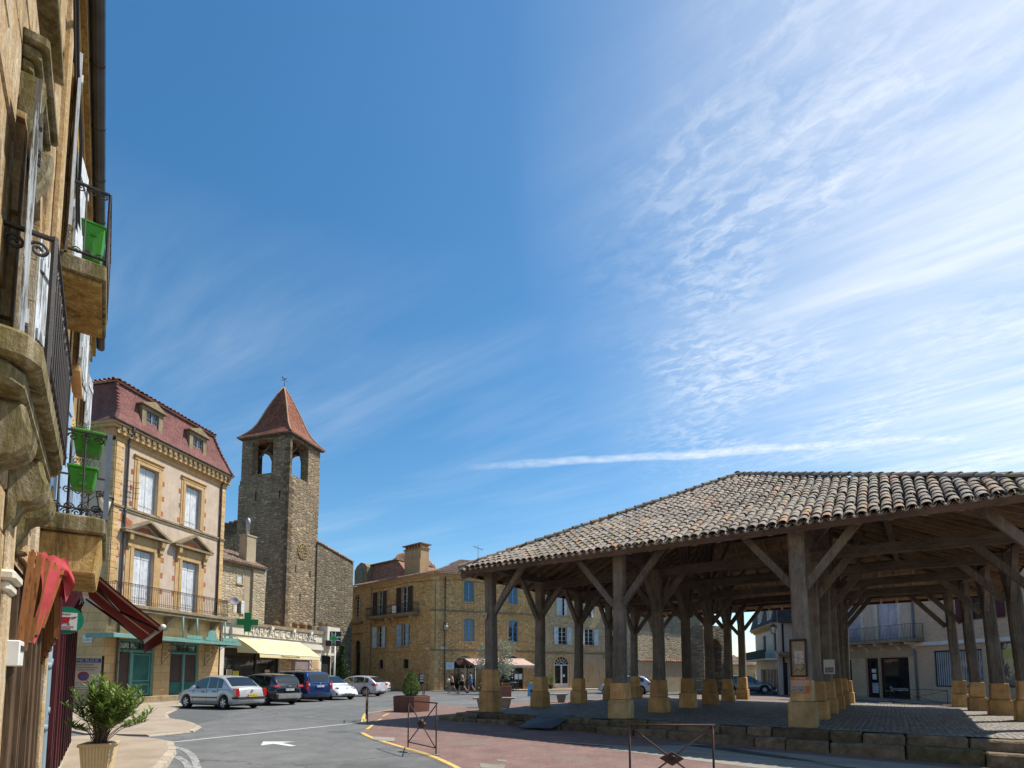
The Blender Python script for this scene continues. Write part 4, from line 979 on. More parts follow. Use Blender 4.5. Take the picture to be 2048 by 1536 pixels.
# ---------------------------------------------------------------- bell tower
c_ = plan(566, 47); RT = Fr(c_, (c_[0]+.284*4.2, c_[1]+.959*4.2)); TX, TY = 4.2, 5.2
tw = RT.thing('bell_tower', 'square rubble-stone bell tower with open belfry, clock and steep red tiled spire', 'bell tower'); upd()
rTx = Matrix.Rotation(-pi/2, 4, 'Z')        # faces seen from -x : local x runs with -y
b = B()
wallmesh(b, 0, TX, -.5, 22.95, [(.25, 2.5, 19.15, 22.55, .25)], .75)
b.M = Matrix.Rotation(pi/2, 4, 'Z') @ Matrix.Scale(-1, 4, (0, 1, 0))          # x=0 face: (s,t,z)->(t,s,z)
wallmesh(b, 0, TY, -.5, 22.95, [(1.8, 4.07, 19.4, 22.6, .25)], .75)
b.M = Matrix.Translation((TX, 0, 0)) @ Matrix.Rotation(pi/2, 4, 'Z'); wallmesh(b, 0, TY, -.5, 22.95, [(1.75, 3.4, 19.4, 22.6, .6)], .5)
b.M = Matrix.Translation((0, TY, 0)) @ Matrix.Scale(-1, 4, (0, 1, 0)); wallmesh(b, 0, TX, -.5, 22.95, [(2.0, 3.8, 19.4, 22.8, .6)], .5)
b.M = Matrix(); b.poly([(0, 0, 19.1), (TX, 0, 19.1), (TX, TY, 19.1), (0, TY, 19.1)])
b.build('wall', M_tow, tw, recalc=False)
for z0, z1, o in ((-.5, 18.6, .22), (18.6, 19.0, .10)): B().box(.0, 1.9, TY, TY+o, z0, z1).build('buttress', M_tow, tw)
z = .3; i = 0
while z < 22.9:      # corner stones of the near edge
    h = R(.26, .38); w1, w2 = (.62, .34) if i % 2 else (.36, .60); w1 = min(w1, .24) if z > 18.7 else w1
    B().hexa([(-.025, -.025, z), (w1, -.025, z), (w1, .05, z), (-.025, .05, z)], [(-.025, -.025, z+h-.02), (w1, -.025, z+h-.02), (w1, .05, z+h-.02), (-.025, .05, z+h-.02)]).box(-.026, .05, .05, w2, z, z+h-.02).build('corner_stone', M_step, tw); z += h; i += 1
M_sp = tilemat('spire_flat_tile', [(.21, .07, .04), (.29, .105, .06), (.15, .05, .032), (.33, .14, .08), (.19, .065, .04)], rows=(.16, .17), mottle=.45)
b = B(); rings = []; n = 9
pf = [(1, 22.85), (.93, 23.05), (.80, 23.42), (.67, 23.9), (.57, 24.45), (.475, 25.15), (.385, 25.9), (.26, 26.8), (.14, 27.6), (.012, 28.4)]
mx, my = TX/2, TY/2
for o, z in pf:
    hx = (mx+.32)*o+.02; hy = (my+.32)*o+.02
    rings.append([b.pt((mx+sx*hx, my+sy*hy, z)) for sx, sy in ((-1, -1), (1, -1), (1, 1), (-1, 1))])
for a, c in zip(rings, rings[1:]):
    for j in range(4): b.face([a[j], a[(j+1) % 4], c[(j+1) % 4], c[j]])
b.face(rings[0][::-1]); b.face(rings[-1]); b.build('spire_roof', M_sp, tw)
for sx, sy in ((-1, -1), (1, -1), (1, 1), (-1, 1)):
    pts = []
    for o, z in pf: pts.append((mx+sx*((mx+.32)*o+.02), my+sy*((my+.32)*o+.02), z+.03))
    B().tube(pts, .07, 5).build('hip_ridge', plain('pale_ridge_tile', (.46, .30, .18), (.36, .20, .11), 6, .85, .3), tw)
b = B()
for k in range(21): b.box(-.34+k*.23, -.22+k*.23, -.38, 0, 22.70, 22.80)
b.M = Matrix.Rotation(pi/2, 4, 'Z') @ Matrix.Scale(-1, 4, (0, 1, 0))
for k in range(25): b.box(-.34+k*.23, -.22+k*.23, -.38, 0, 22.70, 22.80)
b.build('rafter_ends', M_oak, tw)
b = B(); b.beam((.2, 1.2, 22.3), (4, 1.2, 22.3), .2, .2); b.beam((1.2, .2, 22.1), (1.2, 5, 22.1), .2, .2); b.beam((.8, .7, 21.2), (2.0, .8, 22.5), .14, .14); b.beam((.7, 3.9, 21.2), (.8, 2.7, 22.4), .14, .14); b.beam((2.6, .7, 20.8), (2.2, .8, 22.4), .14, .14)
b.build('belfry_timbers', M_oakx, tw)
bl = B().lathe([(.0, 1.0), (.18, .98), (.27, .8), (.31, .4), (.42, .1), (.50, 0), (.44, -.02), (.3, .3), (.2, .8)], 14, (2.4, 2.6, 20.9)).build('bell', plain('bronze', (.12, .10, .05), (.06, .09, .06), 4, .45, .1, 30, .5, metal=.8), tw)
M_gold = plain('gilt_clock', (.42, .30, .12), (.30, .21, .09), 5, .5, .1, 40, .4, metal=.2)
b = B(); cx, cz, cr = 2.09, 12.65, .70
for rr in (cr, cr*.62): b.tube([(cx+rr*cos(2*pi*k/28), -.06, cz+rr*sin(2*pi*k/28)) for k in range(29)], .03, 5, cap=False)
cf = b.build('clock_face', M_gold, tw)
for k in range(12):
    a = 2*pi*k/12; n_ = (4, 1, 2, 3, 3, 2, 3, 4, 4, 2, 2, 3)[k]; b = B()
    for i in range(n_):
        o = (i-(n_-1)/2)*.05; ca, sa = sin(a), cos(a); px_, pz_ = -sa*o*-1, -ca*o
        b.beam((cx+ca*.47+sa*o, -.075, cz+sa*.47-ca*o), (cx+ca*.66+sa*o, -.075, cz+sa*.66-ca*o), .028, .02, (0, 1, 0))
    b.build('numeral', M_gold, cf)
for a, l, w_ in ((radians(300), .36, .06), (radians(95), .58, .04)): B().beam((cx-sin(a)*.1, -.10, cz-cos(a)*.1), (cx+sin(a)*l, -.10, cz+cos(a)*l), w_, .02, (0, 1, 0)).build('clock_hand', M_gold, cf)
for x, z in ((1.2, 10.9), (3.2, 10.8), (1.9, 8.5)): B().box(x-.07, x+.07, -.012, .02, z-.35, z+.3).build('slit', M_dark, tw)
for y, z in ((3.5, 17.5), (.95, 17.4)): B().box(-.012, .02, y-.06, y+.06, z-.45, z+.35).build('slit', M_dark, tw)
pipe(tw, [(-.06, .12, 10.9), (-.06, .12, 8), (-.06, .12, 4)], .05)
wv_ = thing('weathervane', 'thin iron weathervane with a cockerel on the tip of the spire', 'weathervane', RT.w(mx, my, 28.35), .4)
B().tube([(0, 0, 0), (0, 0, 1.1)], .03, 5, r2=.015).build('rod', M_iron, wv_)
b = B(); b.beam((-.35, 0, .75), (.35, 0, .75), .02, .02); b.beam((0, -.35, .7), (0, .35, .7), .02, .02); b.build('cross_arm', M_iron, wv_)
B().prism([(x_*.8, z_*.8-.15) for x_, z_ in [(-.22, 1.3), (-.1, 1.22), (.12, 1.25), (.2, 1.42), (.27, 1.44), (.21, 1.52), (.13, 1.50), (.05, 1.36), (-.1, 1.4), (-.18, 1.6), (-.3, 1.62), (-.28, 1.45)]], -.012, .012).build('cockerel', plain('copper_sheet', (.30, .27, .22), (.2, .2, .16), 5, .5, .1, metal=.5), wv_)

# ---------------------------------------------------------------- church nave, either side of the tower
def block(name, label, cat, fr, L, dep, z0, zl, zr, mat, roof=True, cap=None):
    t_ = fr.thing(name, label, cat); b = B()
    b.hexa([(0, 0, z0), (L, 0, z0), (L, dep, z0), (0, dep, z0)], [(0, 0, zl), (L, 0, zr), (L, dep, zr), (0, dep, zl)]); b.build('wall', mat, t_)
    if cap:
        n = int(L/.42)
        for k in range(n): x = L*k/n; z = zl+(zr-zl)*k/n; B().box(x+.01, x+L/n-.01, -.12, .35, z+.0+R(0, .02), z+.12).build('coping_stone', cap, t_)
    return t_
NR = Fr(plan(628, 50.8), plan(702, 56)); nr_ = block('church_nave', 'high blank rubble wall of the church to the right of the bell tower', 'church', NR, NR.L, 14, -.5, 13.9, 13.0, M_towd, cap=M_tile3)
NL = Fr(plan(425, 52), plan(505, 53.5)); nl_ = block('church_nave', 'dark rubble gable of the church rising behind the roofs left of the tower', 'church', NL, NL.L, 12, -.5, 15.9, 17.3, M_towd, cap=M_tile2)
# ---------------------------------------------------------------- small stone house between tall house and tower
SH = Fr((-20.25, 38), (-18.908, 41.477)); sh = SH.thing('stone_house', 'narrow rubble house with tiled roof and small grey shutters between tall house and tower', 'house'); upd()
b = B(); wallmesh(b, -2.0, 2.55, -.3, 9.45, [(1.30, 1.74, 8.12, 8.80), (1.12, 1.62, 5.95, 6.88)], .25); b.box(-2.0, 3.7, .3, 6, -.3, 9.4); b.build('wall', M_greyst, sh)
b = B(); b.box(1.9, 2.56, -.012, .01, 5, 9.45); b.build('render_patch', plain('buff_render', (.44, .36, .24), (.34, .27, .18), 1.5, .9, .4), sh)
B().box(2.56, 3.72, -.18, .3, -.3, 9.6).build('corner_pier', M_greyst, sh)
slope(sh, (-2.1, -.35, 9.50), (3.75, -.35, 9.50), (-2.1, 3.1, 11.1), (3.75, 3.1, 11.1)); b = cornice(B(), -2, 3.7, 9.25, [(.10, .10), (.18, .10)]); b.build('cornice', M_trimd, sh)
shutter(sh, 1.30, .44, 8.12, 8.80, .05, M_shgr, 0, 1); shutter(sh, 1.12, .26, 5.95, 6.88, .05, M_whj, 0, 1); shutter(sh, 1.95, .33, 5.93, 6.90, -.05, M_shgr, .15, -1, n=2)
surround(sh, 1.30, 1.74, 8.12, 8.8, .12, .02); surround(sh, 1.12, 1.62, 5.95, 6.88, .12, .02, sill=False)
b = B(); b.box(2.35, 3.2, .35, 1.1, 9.3, 11.9); b.box(2.3, 3.25, .3, 1.15, 11.9, 12.0); ch = b.build('chimney', plain('buff_render', (0, 0, 0)), sh); B().lathe([(.14, 0), (.14, .9), (.17, .95), (.17, 1.2), (.02, 1.4)], 10, (2.72, .7, 12.0)).build('flue', plain('galvanised_flue', (.45, .47, .50), (.3, .3, .32), 4, .4, .1, metal=.6), ch)
pipe(sh, [(3.78, -.12, 9.5), (3.78, -.12, 7), (3.78, -.12, 5)], .05)

# ---------------------------------------------------------------- pharmacy
ph = HO.thing('pharmacy', 'low cream pharmacy with raised lettering on its fascia and a flat roof', 'shop'); upd(); PX0, PX1 = 7.75, 19.3
b = B(); wallmesh(b, PX0, PX1, -.3, 4.15, [(8.1, 13.9, .45, 3.3), (15.15, 17.65, .45, 2.72), (19.0, 19.01, 0, .1)], .3); b.box(PX0, PX1, .31, 7, -.3, 4.15); b.build('wall', M_cream, ph)
b = B(); b.box(PX0, PX1, -.14, 7, 4.16, 4.82); fa = b.build('fascia', M_cream, ph, bevel=.01)
b = B(); b.box(PX0, PX1, -.16, -.02, 3.55, 3.98); b.build('lower_fascia', M_cream, ph)
b = B(); b.hexa([(PX0-.1, -.28, 4.83), (PX1, -.28, 4.83), (PX1, 7, 4.83), (PX0-.1, 7, 4.83)], [(PX0-.1, -.28, 5.0), (PX1, -.28, 5.12), (PX1, 7, 5.12), (PX0-.1, 7, 5.0)]); b.build('roof_edge', M_trimd, ph)
text(ph, 'PHARMACIE CARCENAC', .60, M_cream, (13.95, -.17, 4.49), depth=.045, font_sx=1.30)
for x in (12.3, 14.9, 17.2):
    B().box(x-.12, x+.12, -.42, -.28, 4.72, 4.95).build('floodlight', M_white, ph)
ls = B(); ls.box(8.1, 13.9, .30, .36, .45, 3.3); ls.build('pane', M_glass, ph, recalc=False)
b = B(); 
for x in (8.1, 11.4, 13.82): b.box(x, x+.08, .2, .29, .45, 3.3)
b.box(8.18, 13.82, .22, .28, 3.2, 3.3); b.build('shop_window_frame', M_gut, ph)
for x0, x1 in ((13.95, 15.1), (17.7, 18.9)):
    z = .3; i = 0
    while z < 3.3:
        for k in range(3):
            w_ = (x1-x0)/3; o = w_/2 if i % 2 else 0; a_, c_2 = x0+k*w_+o*.5, min(x1, x0+(k+1)*w_+o*.5)
            B().box(a_+.01, c_2-.01, -.05-R(0, .012), -.002, z+.01, z+.19).build('brick', plain('pale_facing_brick', (.56, .42, .26), (.44, .28, .16), 4, .9, .4, rn=.25), ph)
        z += .2; i += 1
B().box(15.15, 17.65, .1, .14, .45, 2.72).build('roller_shutter', plain('mauve_roller_shutter', (.26, .20, .20), (.2, .15, .15), 2, .6, .1), ph)
for x, t_, c in ((8.6, .9, (.45, .36, .22)), (9.2, .8, (.62, .55, .06)), (10.6, .5, (.4, .2, .1)), (12.4, .9, (.5, .45, .3))):
    B().box(x, x+.55, .20, .22, 1.0, 1.0+t_).build('window_poster', plain('poster_%d' % int(x*10), c, None, 3, .7, .05), ph)
B().box(19.35, 20.9, .1, .16, .3, 3.1).build('side_door', M_dark, ph); B().box(19.3, 21.0, -.3, 6, 3.15, 3.35).build('porch_slab', M_cream, ph); B().box(19.3, 21.3, -.5, 5, 4.4, 5.55).build('annexe_fascia', M_cream, ph)
B().tube([(20.85, -.3, 0), (20.85, -.3, 4.5)], .09, 8).build('porch_post', M_white, ph); B().box(19.3, 21.3, .3, 5, -.2, 4.4).build('annexe_wall', M_cream, ph)
# its awning, crosses and roof pots
aw = HO.thing('awning', 'cream canvas awning with scalloped valance over the pharmacy window', 'awning'); upd()
M_yel = plain('cream_yellow_canvas', (.74, .62, .34), (.66, .54, .28), 1.5, .85, .2, 60, .15)
x0, x1 = 9.0, 15.4
b = B(); b.smooth = True; n = 14
for j in range(n+1):
    for i in range(17):
        t_ = j/n; b.pt((x0+(x1+.9-x0-.2)*i/16+t_*.55, -.15-1.30*t_, 3.95-1.02*t_+.03*sin(i*2.1)*t_+.05*sin(pi*t_)))
for j in range(n):
    for i in range(16): a = j*17+i; b.face([a, a+1, a+18, a+17])
b.build('canvas', M_yel, aw, recalc=False)
b = B(); N = 44
for i in range(N):
    xa, xb = x0+.55+(x1+.7-x0)*i/N, x0+.55+(x1+.7-x0)*(i+1)/N; m_ = (xa+xb)/2; yv = -1.47
    b.poly([(xa, yv, 2.93), (xb, yv, 2.93), (xb, yv-.01, 2.72), (m_+.04, yv-.012, 2.67), (m_-.04, yv-.012, 2.67), (xa, yv-.01, 2.72)])
b.build('valance', M_yel, aw, recalc=False)
b = B(); b.poly([(x0, -.15, 3.95), (x0+.55, -1.45, 2.93), (x0+.1, -.15, 3.0)]); b.build('side_flap', M_yel, aw, recalc=False)
text(aw, 'Pharmacie de la Halle', .20, plain('brown_print', (.16, .10, .05), None, 3, .8, .05), (12.9, -1.492, 2.815), depth=.002, font_sx=1.25)
b = B(); b.tube([(x0, -.12, 3.97), (x1+.7, -.12, 3.97)], .06, 6); b.tube([(x0+.55, -1.46, 2.93), (x1+1.25, -1.46, 2.93)], .035, 6); b.build('awning_bar', M_white, aw)
M_grn = paint('pharmacy_green', (.01, .26, .06), .35)
gc = HO.thing('pharmacy_cross', 'large solid green cross sign on a bracket above the pharmacy', 'sign', x=8.95, y=-.95, z=4.93); upd()
gc.rotation_euler = (0, 0, HO.rz-.95)
b = B(); w_, l_ = .20, .62
b.box(-w_, w_, -.13, .13, -l_, l_); b.box(-l_, -w_-.001, -.13, .13, -w_, w_); b.box(w_+.001, l_, -.13, .13, -w_, w_)
g1 = b.build('cross_body', M_grn, gc, bevel=.01); b = B()
for k in range(15): b.box(-w_+.02, w_-.02, -.142, -.131, -l_+.04+k*.082, -l_+.08+k*.082)
for k in range(4): b.box(-l_+.02, -w_, -.142, -.131, -w_+.04+k*.09, -w_+.08+k*.09); b.box(w_, l_-.02, -.142, -.131, -w_+.04+k*.09, -w_+.08+k*.09)
b.build('cross_louvres', paint('dark_green', (.01, .18, .04), .4), g1)
B().box(-1.35, -.62, -.06, .06, -.2, .2).build('bracket_panel', M_cream, gc)
g2 = HO.thing('pharmacy_cross', 'square black neon cross sign at the far corner of the pharmacy', 'sign', x=19.9, y=-.7, z=4.55); g2.rotation_euler = (0, 0, HO.rz-.9)
B().box(-.60, .60, -.08, .08, -.62, .62).build('backboard', paint('black_board', (.01, .012, .015), .3), g2)
b = B(); o = [(-.15, -.56), (.15, -.56), (.15, -.15), (.55, -.15), (.55, .15), (.15, .15), (.15, .56), (-.15, .56), (-.15, .15), (-.55, .15), (-.55, -.15), (-.15, -.15), (-.15, -.56)]
b.tube([(x, -.10, z) for x, z in o], .016, 5); b.tube([(x*.72, -.10, z*.72) for x, z in o], .010, 5); b.build('neon_outline', M_white, g2)
B().box(-.08, .08, -.11, -.081, -.42, .42).box(-.4, -.081, -.11, -.081, -.07, .07).box(.081, .4, -.11, -.081, -.07, .07).build('neon_bars', M_grn, g2)
PL = ['wide brown clay bowl, leftmost of the pots on the pharmacy roof', 'clay flowerpot with dry moss, second from left on pharmacy roof', 'round terracotta pot with a dark plant on the pharmacy roof', 'small brown pot left of the white bucket on the roof', 'round reddish pot directly above the white bucket on the roof', 'low grey clay bowl right of the white bucket on roof', 'low dark bowl, rightmost of the pots on the pharmacy roof']
for k, (x, r_) in enumerate(zip((13.6, 16.0, 17.0, 18.0, 18.95, 19.8, 20.7), (.26, .22, .26, .20, .24, .26, .26))):
    t_ = HO.thing('flowerpot', PL[k], 'flowerpot', 'pots on the pharmacy roof', x=x, y=.35, z=5.05+(x-13)*.012+(.42 if x > 19.3 else 0))
    hh = .22 if k in (0, 5, 6) else .34
    B().lathe([(r_*.65, 0), (r_, hh), (r_*1.08, hh+.01), (r_*1.08, hh+.06), (r_*.9, hh+.05)], 12).build('pot', plain('terracotta_dark' if k in (3, 5, 6) else 'terracotta', (.20, .13, .09) if k in (3, 5, 6) else (.36, .17, .09), None, 5, .9, .3), t_)
    B().lathe([(.02, hh), (r_*.9, hh+.04), (r_*.8, hh+.14), (r_*.3, hh+.2)], 9).build('dry_plant', plain('dry_moss', (.16, .13, .05), (.08, .08, .03), 8, 1, .8, 12), t_)
bk = HO.thing('bucket', 'small white plastic bucket standing among the clay pots on the roof', 'bucket', x=18.55, y=.2, z=5.13); B().lathe([(.13, 0), (.17, .32), (.18, .32), (.18, .35), (.15, .34)], 12).build('body', M_white, bk); B().tube([(-.17, 0, .33), (-.1, 0, .44), (.1, 0, .44), (.17, 0, .33)], .008, 4).build('handle', M_iron, bk)
db = HO.thing('satellite_dish', 'round pale dish on the stone house wall beside the iron balcony', 'satellite dish', x=8.7, y=-.1, z=6.3); B().lathe([(.02, -.08), (.16, -.06), (.28, .0), (.30, .03), (.27, .03), (.15, -.02), (.02, -.04)], 16).build('dish', plain('dish_grey', (.42, .36, .36), None, 3, .5, .1), db); db.rotation_euler = (radians(75), 0, HO.rz-.9); B().tube([(0, 0, -.08), (0, .3, -.3)], .02, 5).build('arm', M_gut, db)
# ---------------------------------------------------------------- ochre corner house (two street fronts)
pA, pB = plan(697, 61.4), plan(868, 52.0); LF = Fr(pA, pB); CF = Fr(pB, (pB[0]+.914*25, pB[1]+.406*25)); LL = LF.L; CL = 10.68
oc = CF.thing('corner_house', 'ochre stone corner house of three floors with blue windows, iron balcony and big chimney', 'house'); upd(); TL_ = rel(oc, LF)
LFw = [(.95, 2.05, 7.85, 10.35, .5), (5.2, 6.15, 7.65, 10.38, .14), (9.25, 10.4, 7.65, 10.45, .14), (5.2, 6.2, 4.35, 6.65, .14), (9.35, 10.05, 4.35, 6.67, .14), (5.6, 6.4, 2.15, 3.1, .12), (9.62, 10.55, 2.15, 3.15, .12), (1.15, 2.25, -.3, 5.3, .5)]
b = B(); wallmesh(b, -.6, LL, -.3, 11.0, LFw, .32); put(b, 'wall', M_ochr, oc, TL_)
CFw = [(2.88, 3.98, 8.62, 10.7, .12), (2.92, 4.02, 4.8, 7.02, .14), (7.6, 8.66, 8.62, 10.45, .12), (7.64, 8.7, 4.8, 7.05, .16), (1.9, 4.2, -.2, 3.35, .9), (6.6, 9.3, -.2, 3.45, 1.1)]
b = B(); wallmesh(b, 0, CL, -.3, 11.2, CFw, .32); b.build('wall', M_ochr, oc)
ci = oc.matrix_world.inverted(); P2 = lambda fr, x, y: (ci @ fr.w(x, y))[:2]
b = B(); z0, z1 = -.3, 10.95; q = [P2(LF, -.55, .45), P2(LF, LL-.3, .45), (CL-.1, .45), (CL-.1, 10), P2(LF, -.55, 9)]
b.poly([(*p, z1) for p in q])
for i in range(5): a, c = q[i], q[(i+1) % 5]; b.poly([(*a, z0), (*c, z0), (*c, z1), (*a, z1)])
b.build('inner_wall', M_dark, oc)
for T, L_ in ((TL_, LL), (None, CL)):
    x0 = -.6 if T is not None else .0
    b = cornice(B(), x0, L_, 10.95 if T is not None else 11.0, [(.06, .10), (.14, .10), (.24, .08)]); put(b, 'cornice', M_trim, oc, T)
b = cornice(B(), -.3, CL, 7.60, [(.05, .10), (.09, .06)]); b.build('string_course', M_trimd, oc)
b = cornice(B(), -.3, CL, 3.80, [(.05, .10), (.08, .05)]); b.build('string_course', M_trimd, oc)
b = cornice(B(), 4.6, LL, 3.80, [(.05, .10), (.08, .05)]); put(b, 'string_course', M_trim, oc, TL_)
b = B(); b.box(-.3, 2.6, -.32, 0, 7.10, 7.32); b.box(-.3, 2.6, -.14, 0, 6.0, 6.12); put(b, 'string_course', M_trimd, oc, TL_)
surround(oc, .95, 2.05, 7.85, 10.35, .16, .04, M_trim, .5, T=TL_); window(oc, .95, 2.05, 7.85, 10.35, .22, M_whj, 2, 5, .5, T=TL_)
for x0, x1, z0, z1 in ((5.2, 6.15, 7.65, 10.38), (9.25, 10.4, 7.65, 10.45)):
    surround(oc, x0, x1, z0, z1, .16, .03, M_trim, .14, False, T=TL_); window(oc, x0, x1, z0, z1, .24, M_whj, 2, 4, .14, T=TL_)
    shutter(oc, x0, .68, z0, z1-.1, -.05, M_shbr, .12, -1, T=TL_); shutter(oc, x1, .70, z0, z1-.1, -.05, M_shbr, .12, 1, T=TL_)
for x0, x1, z0, z1, m_ in ((5.2, 6.2, 4.35, 6.65, M_shgr), (9.35, 10.05, 4.35, 6.67, M_shbl)):
    surround(oc, x0, x1, z0, z1, .16, .03, M_trim, .14, T=TL_); window(oc, x0, x1, z0, z1, .24, M_whj, 2, 4, .14, T=TL_)
    shutter(oc, x0, .62, z0, z1-.1, -.05, m_, .14, -1, T=TL_); shutter(oc, x1, .60, z0, z1-.1, -.05, m_, .14, 1, T=TL_)
    b = B(); b.tube([(x0-.6, -.075, z0+.25), (x1+.6, -.075, z0+.25)], .012, 4); put(b, 'shutter_bar', M_iron, oc, TL_)
for x0, x1 in ((5.6, 6.4), (9.62, 10.55)): surround(oc, x0, x1, 2.15, 3.1, .12, .02, M_trim, .12, T=TL_); window(oc, x0, x1, 2.15, 3.1, .2, M_iron, 3, 3, .12, T=TL_)
surround(oc, 1.15, 2.25, .1, 5.3, .18, .03, M_trim, .5, False, T=TL_); b = B(); b.box(1.15, 2.25, .24, .30, -.2, 3.9); put(b, 'door', M_shbr, oc, TL_); window(oc, 1.15, 2.25, 3.9, 5.28, .2, M_iron, 2, 2, .5, T=TL_)
for x0, x1, z0, z1, rs, rw in ((2.88, 3.98, 8.62, 10.7, .12, 4), (2.92, 4.02, 4.8, 7.02, .14, 5), (7.6, 8.66, 8.62, 10.45, .12, 4), (7.64, 8.7, 4.8, 7.05, .16, 4)):
    surround(oc, x0, x1, z0, z1, .16, .03, M_trim, rs); window(oc, x0, x1, z0, z1, .10, M_blue, 2, rw, rs, fw=.09)
surround(oc, 1.9, 4.2, 0, 3.35, .26, .04, M_trim, .9, False); surround(oc, 6.6, 9.3, 0, 3.45, .26, .04, M_trim, 1.1, False)
for x0, x1, zz in ((1.9, 4.2, 3.35), (6.6, 9.3, 3.45)): window(oc, x0, x1, .0, zz, .25, M_iron, 3, 3, .9 if x0 < 3 else 1.1)
# corner chain, balcony, pipes, cables
quoins(oc, .0, .0, 10.95, .50, M_ochL, notch=.14, h=.36); quoins(oc, LL, .0, 10.95, .50, M_ochL, T=TL_, right=True, notch=.14, h=.36)
b = B(); b.box(4.3, 12.1, -.9, -.001, 7.42, 7.6); b.box(4.4, 12.0, -.8, -.001, 7.28, 7.419); put(b, 'balcony', M_trimd, oc, TL_)
for x in (4.8, 7.5, 8.6, 11.4): b = B().prism([(-.001, 7.28), (-.7, 7.28), (-.55, 7.05), (-.3, 6.95), (-.15, 6.7), (-.001, 6.5)], x-.12, x+.12, 'yz'); put(b, 'corbel', M_trim, oc, TL_)
b = B(); railing(b, [(4.35, -.02), (4.35, -.85), (12.05, -.85), (12.05, -.02)], 7.6, 8.55, .13, .013, .022, True, True); put(b, 'railing', M_iron, oc, TL_)
pipe(oc, [(4.1, -.08, 10.9), (4.1, -.08, 7), (4.15, -.08, 3.6), (4.15, -.08, 0)], .055, plain('ochre_pipe', (.34, .24, .13), None, 3, .6, .1), TL_)
pipe(oc, [(1.0, -.08, 10.9), (1.0, -.08, 7), (1.0, -.08, 3.6), (1.0, -.08, 0)], .05)
b = B().tube([(0, -.06, 10.55), (2.5, -.05, 10.72), (5, -.05, 10.6), (CL, -.05, 10.55)], .018, 4); b.tube([(0.05, -.12, 10.5), (.05, -.12, 3.9)], .02, 4); b.build('cable', M_iron, oc)
b = B().tube([(4, -.05, 10.72), (7, -.05, 10.62), (10, -.05, 10.75), (LL, -.06, 10.55)], .018, 4); put(b, 'cable', M_iron, oc, TL_)
# roof: hipped canal tiles, red mansard behind, chimney
e = .35; c0 = P2(LF, -.9, -e); c1 = (0-.05, -e-.25); c2 = (CL+.2, -e); RZ = 11.28
k1 = (4.6, 6.0, 14.0); k2 = P2(LF, -.9, 6.0)
slope(oc, (*c1, RZ), (*c2, RZ), k1, (CL+.2, 6.0, 14.0)); slope(oc, (*c0, RZ), (*c1, RZ), (*k2, 13.2), k1)
M_r3 = tilemat('brown_flat_tile', [(.34, .16, .10), (.28, .12, .08), (.40, .22, .15), (.24, .12, .09)], rows=(.17, .20), mottle=.4)
b = B(); b.hexa([(-1.9, 2.6, 12.1), (7.2, 2.6, 12.1), (7.2, 9, 12.1), (-1.9, 9, 12.1)], [(-1.5, 3.3, 14.35), (4.2, 3.3, 14.35), (4.2, 8.5, 14.35), (-1.5, 8.5, 14.35)]); put(b, 'mansard_roof', M_r3, oc, TL_)
b = B(); b.box(-1.6, 4.4, 3.0, 8.6, 14.36, 14.48); put(b, 'ridge', M_trimd, oc, TL_)
b = B(); b.prism([(-2.9, 12.1), (-.35, 12.1), (-.35, 14.1), (-.8, 14.5), (-1.6, 14.75), (-2.4, 14.4), (-2.9, 13.9)], 2.35, 3.6); put(b, 'dormer', M_trimd, oc, TL_); window(oc, -1.9, -1.1, 12.3, 13.9, 2.28, M_trimd, 2, 3, T=TL_)
b = B(); cx, cy = P2(LF, 8.4, 2.6)
for nm, x0, x1, y0, y1, z0, z1 in (('stack', 7.2, 9.9, 1.9, 3.0, 11.6, 14.7), ('stack_foot', 8.2, 10.2, 1.55, 1.9, 11.5, 13.5), ('chimney_cap', 7.1, 10.0, 1.8, 3.1, 14.7, 14.82), ('chimney_lid', 7.0, 10.1, 1.7, 3.2, 15.14, 15.24)):
    b = B().box(x0, x1, y0, y1, z0, z1); o = put(b, 'chimney' if nm == 'stack' else nm, M_trimd if 'stack' not in nm else ashlar('chimney_stone', [(.40, .27, .15), (.50, .34, .19), (.44, .28, .16)], (.3, .2, .12), .4, .2), oc, TL_)
b = B()
for k in range(6): b.box(7.25+k*.48, 7.45+k*.48, 1.95, 2.95, 14.821, 15.139)
put(b, 'chimney_openings', M_tile3, oc, TL_)
# tile-roofed turret behind
tb_ = LF.thing('tiled_turret_roof', 'orange tiled pyramid roof rising behind the corner house beside the church', 'roof', x=-.5, y=6); upd()
b = B().box(-4, 3.2, 0, 6, 5, 13.1); b.build('wall', M_ochL, tb_)
slope(tb_, (-4.3, -.3, 13.0), (3.5, -.3, 13.0), (-1.9, 2.6, 16.9), (1.2, 2.6, 16.9), mat=M_tile3); slope(tb_, (3.5, -.3, 13.0), (3.5, 6.3, 13.0), (1.2, 2.6, 16.9), (1.2, 3.4, 16.9), mat=M_tile3); slope(tb_, (-4.3, 6.3, 13.0), (-4.3, -.3, 13.0), (-1.9, 3.4, 16.9), (-1.9, 2.6, 16.9), mat=M_tile3)
for x in (-.9, -.4, .1): B().box(x, x+.25, .7, 1.1, 14.3, 15.0).build('chimney_pot', M_trimd, tb_)
an = CF.thing('television_antenna', 'thin television antenna on the ridge of the ochre corner house', 'antenna', x=6.6, y=6, z=13.9); b = B().tube([(0, 0, -.1), (0, 0, 2.0)], .025, 5); b.beam((-.6, 0, 1.8), (.6, .1, 1.5), .03, .03)
b.build('mast', M_iron, an)
for k in range(6): b = B().beam((-.5+k*.2, -.3, 1.75-k*.05), (-.5+k*.2, .3, 1.75-k*.05), .02, .02, (0, 0, 1)); b.build('rod', M_iron, an)
